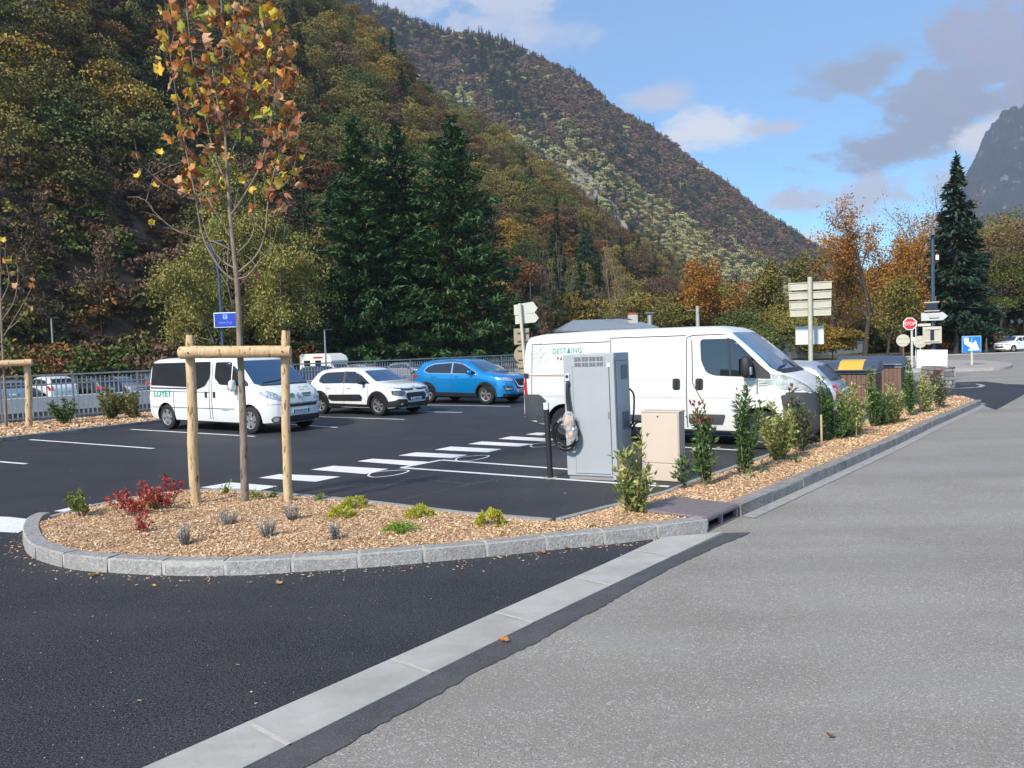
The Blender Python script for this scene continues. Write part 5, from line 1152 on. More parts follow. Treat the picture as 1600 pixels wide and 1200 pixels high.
V4.decal('side_cladding', rpoly([(-1.58, .58), (.60, .58), (.60, .44), (-1.58, .44)], .03), '-y', GREYP, off=.02)
V4.decal('bumper_wing', rpoly([(2.44, .34), (2.46, .72), (2.42, .86), (2.50, 1.04), (3.0, 1.02), (3.0, .28), (2.5, .27)], .03), '-y', GREYP, off=.02)
V4.decal('front_bumper', rpoly([(-1.0, 1.0), (-.5, 1.02), (.5, 1.02), (1.0, 1.0), (.98, .28), (-.98, .28)], .04), '+x', GREYP, off=.02)
V4.decal('grille', rpoly([(-.60, .95), (.60, .95), (.52, .62), (-.52, .62)], .05), '+x', INK, off=.028)
for z in (.68, .75, .82, .89): V4.decal('grille_slat', strippoly([(-.52, z), (.52, z)], .022), '+x', CHROME, off=.036)
V4.decal('round_emblem', circ((0, .79), .085), '+x', CHROME, off=.045)
V4.pair('headlight', rpoly([(-1.02, 1.40), (-.93, 1.34), (-.60, 1.08), (-.58, 1.03), (-.80, 1.04), (-1.0, 1.14)], .03), '+x', mat('cloudy_lens', (.40, .41, .37), .2, .15, coat=.8, var=.4, vs=7), off=.012)
V4.decal('headlight_side', rpoly([(2.24, 1.36), (2.40, 1.30), (2.80, 1.10), (2.70, 1.06), (2.40, 1.10), (2.28, 1.22)], .03), '-y', mat('cloudy_lens', (.6, .6, .6)), off=.010)
V4.decal('tail_lamp', rpoly([(-3.0, 1.50), (-2.90, 1.40), (-2.86, .96), (-3.0, .96)], .02), '-y', REDL, off=.012)
V4.decal('badge_text', strippoly([(2.02, 1.19), (2.16, 1.19)], .012), '-y', GREYP, off=.006); V4.decal('badge_text', strippoly([(2.02, 1.155), (2.18, 1.155)], .012), '-y', GREYP, off=.006)
V4.mirror(1.86, 1.50, INK, (.20, .22, .40), 1.20); 
for sd in (-1, 1):
    mb = MB(); mb.box((1.955, sd*1.22, 1.43), (.03, .11, .14)); mb.build('indicator_lens', LAMP, V4.root, bev=.01)
for sd in ('-y', '+y'):
    sx = 1 if sd == '-y' else -1
    V4.text('DESTΔING', .155, (-1.90, 1.865), sd, GT, space=1.15, bold=.002, sx=.86); V4.text('PAYSAGES', .13, (-1.83, 1.705), sd, INK, space=1.3, sx=.86)
    # leafy tree logo in thin outline
for (cx, cy, rr) in ((-2.56, 1.83, .085), (-2.46, 1.90, .09), (-2.70, 1.80, .08), (-2.62, 1.90, .075), (-2.42, 1.76, .085), (-2.66, 1.68, .08), (-2.47, 1.67, .085), (-2.54, 1.97, .075)):
    pts = circ((cx, cy), rr, 14); V4.decal('tree_logo', strippoly(pts+pts[:1], .010), '-y', GTL, off=.006, one=True)
V4.decal('tree_logo', strippoly([(-2.55, 1.78), (-2.55, 1.50)], .014), '-y', GTL, off=.006, one=True); V4.decal('small_print', strippoly([(-2.68, 1.44), (-2.35, 1.445)], .012), '-y', GTL, off=.006, one=True)

# --- silver hatchback, rear towards us
sp = dict(L=3.95, W=1.68, r=.30, axles=(1.15, -1.3), k=.26, crown=.03, spokes=5,
          top=[(-1.975, .5), (-1.97, .78), (-1.93, .90), (-1.85, .98), (-1.68, 1.18), (-1.50, 1.37), (-1.36, 1.42), (-.9, 1.45), (-.2, 1.45), (.2, 1.40), (.75, 1.10), (1.05, .95), (1.6, .85), (1.88, .72), (1.96, .55), (1.975, .42)],
          bot=[(-1.975, .42), (-1.85, .28), (-1.4, .2), (1.6, .2), (1.975, .32)], belt=[(-2, .93), (1.1, .88), (2, .7)],
          plan=[(-1.975, .66), (-1.92, .76), (-1.7, .82), (-1.2, .84), (1.2, .84), (1.6, .80), (1.85, .70), (1.975, .5)])
q = P(1300, 612, 16.4); cc = Vector((q.x-1.55+.42, q.y+1.0+.65))
V5 = Car('silver_hatchback', sp, (cc.x, cc.y, 0), 147, SILV, 'silver hatchback seen from behind, between the panel van and the bins', 'car')
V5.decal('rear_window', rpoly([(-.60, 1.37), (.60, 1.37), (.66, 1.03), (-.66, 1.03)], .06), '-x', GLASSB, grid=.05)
V5.decal('rear_wiper', strippoly([(0, 1.05), (.35, 1.09)], .02), '-x', INK, off=.02)
V5.decal('side_window', rpoly([(-1.30, 1.02), (-1.12, 1.30), (-.5, 1.36), (-.5, .98)], .05), '-y', GLASS); V5.decal('door_window', rpoly([(-.42, 1.36), (.1, 1.34), (.7, .98), (-.42, .97)], .05), '-y', GLASS)
V5.pair('tail_lamp', rpoly([(-.77, .95), (-.60, .96), (-.62, .76), (-.66, .66), (-.75, .68)], .03), '-x', REDL, off=.010)
V5.decal('bumper_line', strippoly([(-.78, .58), (.78, .58)], .012), '-x', SEAM); V5.plate((0, .78), '-x', ''); V5.mirror(.62, 1.0, SILV, (.13, .18, .14), .95)
V5.decal('lion_emblem', circ((0, .93), .035), '-x', CHROME, off=.01)
for pts in ([(-1.45, 1.40), (-1.50, 1.1), (-1.62, .9)],): V5.decal('panel_seam', strippoly(pts, .01), '-y', SEAM)

# --- cars farther off: one simpler build each
def simple(name, loc, ang, paint, label, hgt=1.46, L_=4.1, W_=1.72, suv=False, group=None, cat='car', rearlit=True):
    L2 = L_/2; z = hgt/1.46
    sp = dict(L=L_, W=W_, r=.31 if not suv else .34, axles=(L2-.82, -L2+.72), k=.25, crown=.03, spokes=5,
              top=[(-L2, .5), (-L2+.02, .85*z), (-L2+.12, .98*z), (-L2+.28, 1.16*z), (-L2+.5, 1.36*z), (-L2+.8, 1.43*z), (-.2, 1.46*z), (.2, 1.42*z), (.45, 1.33*z), (1.0, 1.0*z), (1.2, .94*z), (L2-.3, .84*z), (L2-.1, .72*z), (L2-.02, .55), (L2, .42)],
              bot=[(-L2, .42), (-L2+.15, .26), (L2-.2, .22), (L2, .34)], belt=[(-L2, .93*z), (L2-.9, .88*z), (L2, .7)],
              plan=[(-L2, W_*.38), (-L2+.1, W_*.45), (-L2+.5, W_*.495), (L2-.7, W_*.495), (L2-.3, W_*.46), (L2-.08, W_*.37), (L2, W_*.28)])
    c = Car(name, sp, loc, ang, paint, label, cat, group)
    c.decal('side_window', rpoly([(-L2+.55, 1.0*z), (-L2+.75, 1.26*z), (-.2, 1.36*z), (-.2, .98*z)], .06), '-y', GLASS); c.decal('door_window', rpoly([(-.12, 1.36*z), (.3, 1.30*z), (.85, .98*z), (-.12, .97*z)], .05), '-y', GLASS)
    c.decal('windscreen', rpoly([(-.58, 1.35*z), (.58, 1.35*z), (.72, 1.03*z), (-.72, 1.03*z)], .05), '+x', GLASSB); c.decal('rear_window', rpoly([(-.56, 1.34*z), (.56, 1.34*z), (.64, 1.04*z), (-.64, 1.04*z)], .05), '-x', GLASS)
    c.pair('headlight', rpoly([(-.80, .80*z), (-.5, .76*z), (-.52, .66*z), (-.78, .68*z)], .03), '+x', LAMP, off=.01); c.pair('tail_lamp', rpoly([(-.82, .98*z), (-.62, .96*z), (-.64, .72*z), (-.8, .72*z)], .03), '-x', REDL, off=.01)
    c.decal('grille', rpoly([(-.42, .56*z), (.42, .56*z), (.38, .42), (-.38, .42)], .03), '+x', INK, off=.01); c.decal('upper_grille', strippoly([(-.35, .70*z), (.35, .70*z)], .05), '+x', INK, off=.01)
    c.plate((0, .60), '+x', '', .5, .10); c.plate((0, .72), '-x', '', .5, .10); c.mirror(.62, 1.0*z, paint, (.13, .18, .14), W_/2+.09)
    return c
q = G(1560, 551); nose = q.xy; hd = R_(201)
simple('white_car', (nose.x-2.0*math.cos(hd)+.4, nose.y-2.0*math.sin(hd)+.6, 0), 201, WHITE2, 'small white hatchback driving round at the far right of the junction', 1.50, 3.85, 1.69)
PC = {'bg': mat('blue_grey_paint', (.22, .30, .38), .3, .4, coat=.7), 'dg': mat('dark_grey_paint', (.06, .065, .075), .3, .4, coat=.7), 'lg': mat('light_grey_paint', (.38, .40, .43), .3, .5, coat=.7), 'gr': mat('green_paint', (.03, .14, .05), .5), 'navy': mat('navy_paint', (.03, .06, .16), .3, .4, coat=.7)}
FC = [(16, 24.4, 'bg', 122, 1.5, 'blue grey car beyond the river behind the young tree at the left edge'), (76, 24.6, None, 140, 1.62, 'tall white car beyond the river seen through the railing'),
      (140, 24.8, 'dg', 150, 1.44, 'dark grey car beyond the river with sloping roof'), (186, 24.9, 'lg', -30, 1.40, 'light grey car beyond the river beside the dark grey one'),
      (226, 25.0, 'dg', 140, 1.55, 'dark car beyond the river half hidden by the crew van'), (505, 25.5, 'navy', -35, 1.45, 'dark blue car beyond the river behind the white hatchback'), (560, 25.5, 'lg', 140, 1.5, 'pale grey car beyond the river above the white hatchback roof'), (640, 25.8, 'lg', -35, 1.42, 'grey car beyond the river left of the blue crossover')]
for (u, n_, pk, an, hh, lb) in FC:
    # where the sight line through this column meets the far-bank row
    d = ray(u, 600); d2 = Vector((d.x, d.y)); tt = (A0.dot(NF)+n_)/d2.dot(NF); w_ = d2*tt
    simple('parked_car', (w_.x, w_.y, -.57), an+4, PC[pk] if pk else WHITE2, lb, hh, 4.2, group='cars parked beyond the river')
# motorhome beyond the river
d = ray(510, 570); d2 = Vector((d.x, d.y)); tt = (A0.dot(NF)+32)/d2.dot(NF); w_ = d2*tt
ce = empty('motorhome', (w_.x, w_.y, -.6), R_(-40), 'cream white motorhome beyond the river behind the white hatchback', 'motorhome')
prof = [(-3.2, .5), (-3.2, 2.75), (-2.9, 2.9), (1.2, 2.9), (2.0, 2.65), (2.35, 2.15), (2.2, 1.75), (2.7, 1.1), (3.2, .95), (3.25, .5)]
mb = MB(); mb.prism(prof, -1.1, 1.1, ax=(Vector((1, 0, 0)), Vector((0, 0, 1)), Vector((0, -1, 0)))); mb.build('body', mat('cream_white', (.72, .70, .64), .4), ce, bev=.06); ce.scale = (.85, .85, .85)
for (a, b, c, d_) in ((-2.4, -1.3, 1.6, 2.2), (-.4, .6, 1.6, 2.2)):
    for sy in (-1, 1): mb = MB(); mb.box(((a+b)/2, sy*1.11, (c+d_)/2), (b-a, .04, d_-c)); mb.build('window', GLASS, ce, bev=.02)
mb = MB(); mb.box((.1, -1.125, 2.5), (1.6, .02, .16)); mb.build('red_stripe', mat('red_stripe', (.5, .04, .03), .5), ce)
mb = MB(); mb.box((2.44, 0, 1.42), (.06, 1.6, .75), Matrix.Rotation(R_(-38), 3, 'Y')); mb.build('windscreen', GLASS, ce)
for x in (-2.2, 1.9):
    for y in (-1, 1): mb = MB(); mb.tube([(x, y*.85, .35), (x, y*1.08, .35)], .35, 18); mb.build('wheel', RUB, ce)
# ------------------------------------------------------------------ railing along the river
M_GALV = mat('galvanised', (.30, .31, .32), .5, .5, vs=9, col2=(.40, .41, .42))
M_GALVL = mat('pale_galvanised', (.42, .42, .41), .55, .3, vs=9, col2=(.50, .50, .48))
fe = empty('railing', (A0.x, A0.y, 0), math.atan2(DF.y, DF.x), 'long grey metal railing along the river behind the parked cars', 'railing')
FH = 1.50
def lb(c, d, name, m, me=None, bev=0):
    if me is None:
        mb = MB(); mb.box((0, 0, 0), d); me = mb.me(name, m)
    o = obj(name, me, fe, c); return o
pm = MB(); pm.box((0, 0, 0), (.06, .05, FH-.05)); pm = pm.me('post', M_GALV)
bm_ = MB(); bm_.box((0, 0, 0), (.034, .026, FH-.22)); bm_ = bm_.me('bar', M_GALVL)
for k in range(42):
    x = -8+k*2.02; obj('post', pm, fe, (x, 0, FH/2+.05))
    for z, hh in ((FH+.02, .05), (FH-.27, .045), (.20, .035)):
        mb = MB(); mb.box((0, 0, 0), (1.955 if z < FH else 2.0, .042 if z < FH else .07, hh)); obj('rail', mb.me('rail', M_GALV), fe, (x+1.01, 0, z+.02))
bars = [(-8+k*2.02+.14*(j+1)+.0, ) for k in range(42) for j in range(13)]
bars.sort(key=lambda b: abs(b[0]+0))
for b in bars[:290]: obj('bar', bm_, fe, (b[0], 0, .12+(FH-.22)/2+.05))
mb = MB()
for b in bars[290:]: mb.box((b[0], 0, .12+(FH-.22)/2+.05), (.045 if b[0] < 45 else .075, .022, FH-.22))
mb.build('far_bar', M_GALVL, fe, kind='stuff')

# ------------------------------------------------------------------ lamp posts and signs
SLATE = mat('slate_blue_metal', (.045, .075, .13), .4, .3, vs=4, col2=(.06, .095, .15))
DARKM = mat('dark_lamp_metal', (.02, .026, .04), .4, .3)
BEIGE = mat('sign_back_beige', (.46, .43, .34), .6, .1, vs=6, col2=(.52, .49, .40))
BEIGED = mat('sign_back_tan', (.36, .29, .18), .65, .1, vs=7, col2=(.43, .35, .23))
CREAM = mat('cream_post', (.56, .52, .42), .6)
SIGNW = mat('sign_white', (.78, .79, .80), .5)
SBLUE = mat('sign_blue', (.01, .05, .42), .4)
def facing(p, extra=0.): return math.atan2(-p.y, -p.x)+math.pi/2+extra     # local -y faces the eye
b = P(353, 640, 28.9); base = Vector((b.x, 28.9, 0))
lp = empty('lamp_post', base, 0, 'slate blue street lamp carrying a blue parking sign behind the crew van', 'street lamp')
mb = MB(); mb.tube([(0, 0, .05), (0, 0, .9)], .085, 10); mb.tube([(0, 0, .9), (0, 0, 3.6), (-.02, 0, 5.0), (-.10, 0, 5.5), (-.26, 0, 5.95), (-.30, 0, 6.2)], [.06, .055, .05, .045, .045, .045], 10); mb.build('post', SLATE, lp, 40)
mb = MB(); mb.box((-.05, 0, 6.23), (.56, .22, .07)); mb.build('lamp_head', DARKM, lp, bev=.015); mb = MB(); mb.box((-.0, 0, 6.187), (.40, .16, .012)); mb.build('lens', GREYP, lp)
q = P(352, 500, 28.7); sb = empty('parking_sign', (q.x, 28.72, q.z), 0, 'small blue rectangular parking sign with white border on the lamp post', 'sign')
mb = MB(); mb.box((0, 0, 0), (.86, .03, .56)); mb.build('border', SIGNW, sb, bev=.01); mb = MB(); mb.box((0, -.018, 0), (.80, .01, .50)); mb.build('blue_panel', SBLUE, sb)
def stext(st, size, m, parent, loc, space=1.0, sx=1.0):
    me = text_mesh(st, size, m, space=space); me.transform(Matrix(((sx, 0, 0, loc[0]), (0, 0, -1, loc[1]), (0, 1, 0, loc[2]), (0, 0, 0, 1)))); return obj('lettering', me, parent)
LB_ = mat('sign_pale_blue', (.25, .40, .75), .5)
mb = MB(); mb.box((0, -.026, .12), (.17, .004, .17)); mb.build('pictogram_square', LB_, sb); stext('P', .17, SBLUE, sb, (0, -.030, .12)); stext('Laisne 2h gr', .12, LB_, sb, (0, -.026, -.09), sx=.85)
# right lamp
b = P(1458, 590, 30.5); base = Vector((b.x, 30.5, 0)); lp = empty('lamp_post', base, facing(base), 'tall dark blue street lamp standing behind the stone block at the junction', 'street lamp')
top = P(1447, 372, 30.5)
mb = MB(); mb.tube([(0, 0, 0), (0, 0, top.z+.1)], [.085, .06], 10); mb.tube([(0, 0, 2.4), (0, 0, 2.55)], .10, 10); mb.build('post', SLATE, lp, 40)
mb = MB(); mb.box((0.02, 0, top.z+.22), (.16, .5, .30), taper=.8); mb.box((.16, 0, top.z+.33), (.34, .35, .07)); mb.build('lamp_head', DARKM, lp, bev=.02)
mb = MB(); mb.box((.16, -.02, P(1456, 403, 30.5).z), (.12, .12, .20)); mb.build('sensor_box', SIGNW, lp, bev=.02)
def sgn(name, u, v, y, label, cat='sign', ex=0.):
    q = P(u, v, y); e = empty(name, (q.x, y, q.z), facing(Vector((q.x, y)), ex), label, cat); return e
e = sgn('bracket_box', 1456, 479, 30.35, 'dark box between two pale brackets on the junction lamp post', 'control box'); mb = MB(); mb.box((0, 0, 0), (.40, .16, .26)); mb.build('box', DARKM, e, bev=.01)
for z in (-.17, .17): mb = MB(); mb.box((0, 0, z), (.52, .18, .04)); mb.build('bracket', BEIGE, e)
e = sgn('arrow_sign', 1460, 494.5, 30.3, 'pale grey arrow shaped direction sign pointing right on the junction lamp post')
mb = MB(); mb.prism([(-.46, -.16), (.30, -.16), (.46, 0), (.30, .16), (-.46, .16)], -.03, 0.0, ax=(Vector((1, 0, 0)), Vector((0, 0, 1)), Vector((0, -1, 0)))); mb.build('panel', mat('sign_grey', (.50, .52, .53), .5), e, bev=.008)
mb = MB(); mb.box((-.02, -.04, 0), (.34, .02, .10)); mb.build('clamp', BEIGE, e)
e = sgn('square_sign', 1456.5, 523.5, 30.25, 'square beige sign seen from its back on the junction lamp post')
mb = MB(); mb.box((0, 0, 0), (.66, .03, .66)); mb.build('panel', BEIGE, e, bev=.01)
for z in (-.24, .24): mb = MB(); mb.box((0, -.035, z), (.50, .035, .05)); mb.build('rail', CREAM, e, bev=.008)
mb = MB(); mb.box((0, -.04, 0), (.13, .05, .42)); mb.build('clamp', DARKM, e)
# stop sign and neighbours
b = G(1425, 577); st = empty('stop_sign', (b.x, b.y, 0), facing(b), 'red octagonal STOP sign on a cream post', 'road sign'); sc_ = (b-EYE).dot(FW)/1200
zc = P(1421, 506, b.y).z; dx = -.0
mb = MB(); mb.tube([(0, 0, 0), (0, 0, zc+.1)], .06, 8); mb.build('post', CREAM, st, 40)
oc = lambda r: [(r*math.cos(R_(22.5+45*i)), r*math.sin(R_(22.5+45*i))) for i in range(8)]
AX = (Vector((1, 0, 0)), Vector((0, 0, 1)), Vector((0, -1, 0)))
mb = MB(); mb.prism(oc(.37), .06, .09, ax=AX, org=(-.09, 0, zc)); mb.build('white_rim', SIGNW, st); mb = MB(); mb.prism(oc(.325), .092, .10, ax=AX, org=(-.09, 0, zc)); mb.build('red_face', mat('sign_red', (.50, .02, .025), .5), st)
stext('STOP', .27, SIGNW, st, (-.09, -.106, zc), sx=.88)
mb = MB(); mb.box((.05, -.08, zc-.85), (.18, .02, .20)); mb.build('small_plate', SIGNW, st)
for (u, v, y, lab) in ((1411, 532, 50, 'left of the two round sign backs behind the stop sign'), (1437.5, 534, 51, 'right of the two round sign backs behind the stop sign')):
    q = P(u, v, y); e = empty('round_sign', (q.x, y, 0), facing(Vector((q.x, y))), lab, 'road sign')
    mb = MB(); mb.prism(circ((0, 0), .40, 24), 0, .03, ax=AX, org=(0, 0, q.z)); mb.build('disc', BEIGE, e); mb = MB(); mb.tube([(.02, .03, 0), (.02, .03, q.z+.3)], .045, 8); mb.build('post', mat('rusty_post', (.25, .09, .05), .7) if u < 1420 else BEIGE, e)
    for z in (-.16, .16): mb = MB(); mb.box((0, -.045, q.z+z), (.62, .03, .05)); mb.build('stiffener', CREAM, e)
q = G(1433, 568); e = empty('thin_pole', (q.x, q.y, 0), facing(q), 'thin black and white pole with beige plates right of the stop sign', 'sign pole'); zt = P(1429, 503, q.y).z
mb = MB(); mb.tube([(0, 0, 0), (0, 0, zt)], .035, 6); mb.build('pole', INK, e); mb = MB(); mb.tube([(-.07, 0, 0), (-.07, 0, zt)], .03, 6); mb.build('white_pole', SIGNW, e)
for z, h_ in ((zt-.22, .16), (zt-1.25, .55)): mb = MB(); mb.box((.48, .02, z), (.86, .03, h_)); mb.build('plate', CREAM, e)
# blue arrow sign on the traffic island
b = G(1518, 571, .1); e = empty('keep_right_sign', (b.x, b.y, .1), facing(b), 'square blue sign with a white arrow pointing down right on the traffic island', 'road sign')
z1, z2 = P(1518, 525, b.y).z-.1, P(1518, 551, b.y).z-.1; hw = (z1-z2)/2; zc = (z1+z2)/2
mb = MB(); mb.tube([(.02, .03, 0), (.02, .03, z1-.1)], .06, 8); mb.build('post', CREAM, e); mb = MB(); mb.box((0, 0, zc), (hw*2, .03, hw*2)); mb.build('rim', mat('pale_blue_rim', (.35, .6, .8), .5), e, bev=.02)
mb = MB(); mb.box((0, -.018, zc), (hw*1.9, .012, hw*1.9)); mb.build('blue_face', mat('traffic_blue', (.0, .16, .48), .45), e)
arr = [(-.8, .8), (-.32, .8), (-.28, .35), (.12, .08), (.42, .48), (.84, -.72), (-.38, -.74), (-.12, -.38), (-.72, .05)]
mb = MB(); mb.prism([(a*hw, b_*hw) for a, b_ in arr], .026, .032, ax=AX, org=(0, 0, zc)); mb.build('white_arrow', SIGNW, e)
q = G(1541, 550.5); e = empty('marker_post', (q.x, q.y, 0), 0, 'short pale marker post at the edge of the far road behind the blue sign', 'marker post'); mb = MB(); mb.tube([(0, 0, 0), (0, 0, .9), (0, 0, 1.35)], [.16, .07, .06], 8); mb.build('post', CREAM, e)
# four-panel direction sign
y = 25.6; q = P(1267, 575, y); zt = P(1263.5, 433, y).z; e = empty('direction_sign', (q.x, y, 0), facing(Vector((q.x, y))), 'four stacked direction panels seen from behind on one beige post', 'direction sign')
mb = MB(); mb.tube([(0, 0, 0), (0, 0, zt)], .075, 10); mb.build('post', BEIGE, e, 40)
for i, v in enumerate((446.5, 461, 475.5, 488)):
    z = P(1265, v, y).z; mb = MB(); w_ = 1.34-.02*i
    mb.box((-.0, .10, z), (w_, .02, .235)); pnl = mb.build('panel', BEIGE, e, bev=.006)
    for dx, dz, a, b_ in ((0, .112, w_, .022), (0, -.112, w_, .022), (-w_/2+.012, 0, .022, .20), (w_/2-.012, 0, .022, .20)): mb = MB(); mb.box((dx, .078, z+dz), (a, .03, b_)); mb.build('frame', CREAM, pnl)
q = P(1265, 524, 26.2); e = empty('blank_board', (q.x, 26.2, q.z), facing(Vector((q.x, 26.2))), 'blank white board fixed low on the direction sign post', 'board'); mb = MB(); mb.box((0, 0, 0), (.90, .03, .62)); mb.build('board', mat('board_white', (.62, .64, .64), .5), e, bev=.005)
# sign cluster behind the blue car
y = 33; q = P(824, 600, y); zt = P(812, 474, y).z; e = empty('sign_cluster', (q.x-.14, y, 0), facing(Vector((q.x, y))), 'leaning cream signpost with arrow panels, square and round sign backs behind the blue car', 'road sign')
def zz(v): return P(816, v, y).z
mb = MB(); mb.tube([(.12, 0, 0), (-.08, 0, zt)], .07, 10); mb.build('post', CREAM, e, 40)
for v0, v1, l_, r_, tip in ((476, 492, -.34, .50, .68), (493, 506, -.30, .56, .72)):
    za, zb_ = zz(v0), zz(v1); mb = MB(); mb.prism([(l_, zb_), (r_, zb_+.05), (tip, (za+zb_)/2+.06), (r_-.02, za+.12), (l_, za)], .10, .13, ax=(Vector((1, 0, 0)), Vector((0, 0, 1)), Vector((0, 1, 0)))); mb.build('arrow_panel', mat('arrow_cream', (.62, .60, .50), .5), e)
mb = MB(); mb.box((-.05, .12, (zz(513)+zz(538))/2), (.66, .03, zz(513)-zz(538))); s1 = mb.build('square_back', BEIGED, e)
mb = MB(); mb.prism(circ((-.0, 0), .40, 24), .10, .13, ax=(Vector((1, 0, 0)), Vector((0, 0, 1)), Vector((0, 1, 0))), org=(.0, 0, zz(554))); mb.build('round_back', BEIGED, e)
mb = MB(); mb.prism([(-.34, .12), (.34, .12), (0, -.5)], .10, .13, ax=(Vector((1, 0, 0)), Vector((0, 0, 1)), Vector((0, 1, 0))), org=(.02, 0, zz(573))); mb.build('triangle_back', BEIGED, e)
for v in (519, 532, 547, 561, 574): mb = MB(); mb.box((0, .06, zz(v)), (.5, .05, .05)); mb.build('stiffener', mat('stiffener_tan', (.3, .24, .15), .6), e)
# dry-stone block with the white board
b0, b1 = G(1440, 603), G(1474, 607); yb = b0.y; wn = empty('stone_block', (b0.x, b0.y, 0), math.atan2(b1.y-b0.y, b1.x-b0.x), 'squared block wall of grey and tan stones at the junction entrance', 'stone wall')
Wd = (b1-b0).length; Dp = .42; Hh = 1.0-.22
STN = [mat('stone_%d' % i, c, .9, vs=6, var=.25, bump=.8, bs=18) for i, c in enumerate(((.20, .20, .19), (.30, .28, .25), (.36, .31, .24), (.14, .14, .14), (.26, .26, .27)))]
mb = MB(); mb.box((Wd/2, Dp/2, Hh/2), (Wd-.04, Dp-.04, Hh-.02)); mb.build('core', mat('wall_mortar', (.20, .19, .17), .95, bump=.5, bs=40), wn)
rs = random.Random(3)
for face in range(3):
    z = 0
    while z < Hh-.05:
        h_ = min(rs.uniform(.10, .17), Hh-z); x = 0; ln = Wd if face == 0 else Dp
        while x < ln-.03:
            w_ = min(rs.uniform(.16, .38), ln-x); mb = MB(); c = [(x+w_/2, .0, z+h_/2), (Wd, x+w_/2, z+h_/2), (0, x+w_/2, z+h_/2)][face]; d = (w_-.022, .07+rs.uniform(0, .02), h_-.02) if face == 0 else (.07+rs.uniform(0, .02), w_-.022, h_-.02)
            mb.box(c, d); mb.v = [(a+rs.uniform(-.008, .008), b_+rs.uniform(-.008, .008), c_+rs.uniform(-.008, .008)) for a, b_, c_ in mb.v]; mb.build('stone', rs.choice(STN), wn, bev=.008); x += w_
        z += h_
q = P(1456, 561, b0.y-.15); e = empty('white_board', (q.x, b0.y-.16, q.z), facing(q.xy.to_3d()), 'large plain white board standing on the stone block', 'board'); mb = MB(); mb.box((0, 0, 0), (1.02, .03, .70), Matrix.Rotation(R_(1.5), 3, 'Y')); mb.build('board', mat('board_bright', (.82, .82, .86), .5), e, bev=.004)
# containers with wooden cladding
WOODC = mat('cladding_wood', (.13, .07, .05), .8, vs=5, col2=(.20, .12, .08), stretch=(6, 6, .7), bump=.4, bs=20)
LID = mat('lid_slate', (.045, .060, .095), .45, vs=3, col2=(.06, .078, .115)); YEL = mat('lid_yellow', (.62, .38, .05), .5); GRN = mat('lid_green', (.02, .22, .07), .5)
def container(u, y, w_, dp, lidm, flap, label, hb=.90, hl=.36):
    q = P(u, 590, y); e = empty('waste_container', (q.x, y, 0), R_(-33), label, 'waste container')
    mb = MB(); mb.box((0, 0, hb/2), (w_-.06, dp-.06, hb)); mb.build('inner_shell', DARKM, e)
    n = int(w_/.12)
    for i in range(n):
        for sy in (-1, 1): mb = MB(); mb.box((-w_/2+(i+.5)*w_/n, sy*(dp/2-.015), hb/2), (w_/n-.012, .025, hb-.04)); mb.build('plank', WOODC, e)
    n = int(dp/.12)
    for i in range(n):
        for sx in (-1, 1): mb = MB(); mb.box((sx*(w_/2-.015), -dp/2+(i+.5)*dp/n, hb/2), (.025, dp/n-.012, hb-.04)); mb.build('plank', WOODC, e)
    mb = MB(); mb.box((0, 0, hb+.03), (w_+.05, dp+.05, .06)); mb.build('rim', mat('lid_rim', (.3, .31, .32), .5), e, bev=.02)
    pr_ = [(-dp/2-.08, hb+.06), (-dp/2-.08, hb+.14), (-dp*.28, hb+hl-.02), (0, hb+hl+.03), (dp*.28, hb+hl-.02), (dp/2+.08, hb+.14), (dp/2+.08, hb+.06)]
    mb = MB(); mb.prism(pr_, -w_/2-.06, w_/2+.06, ax=(Vector((0, 1, 0)), Vector((0, 0, 1)), Vector((1, 0, 0)))); mb.build('lid', lidm, e, bev=.09)
    if flap:
        x0, x1, fm = flap; pf_ = [(a, z+.012) for a, z in pr_[1:-1]]; pf2 = [(a, z-.02) for a, z in pr_[1:-1]][::-1]
        mb = MB(); mb.prism(pf_+pf2, x0, x1, ax=(Vector((0, 1, 0)), Vector((0, 0, 1)), Vector((1, 0, 0)))); mb.build('flap', fm, e, bev=.01)
    mb = MB(); mb.box((0, -dp/2-.10, hb+.10), (w_*.8, .05, .05)); mb.build('lid_handle', DARKM, e, bev=.01)
container(1322, 22.6, 1.75, 1.25, LID, (-.10, .55, YEL), 'wood clad waste container whose dark lid has a yellow flap')
container(1362, 26.2, 1.95, 1.3, LID, None, 'wood clad waste container with plain dark slate lid, nearest the junction')
container(1246, 25.0, 1.6, 1.2, LID, (-.4, .4, GRN), 'wood clad waste container with green flap, behind the silver hatchback', hb=.82, hl=.34)
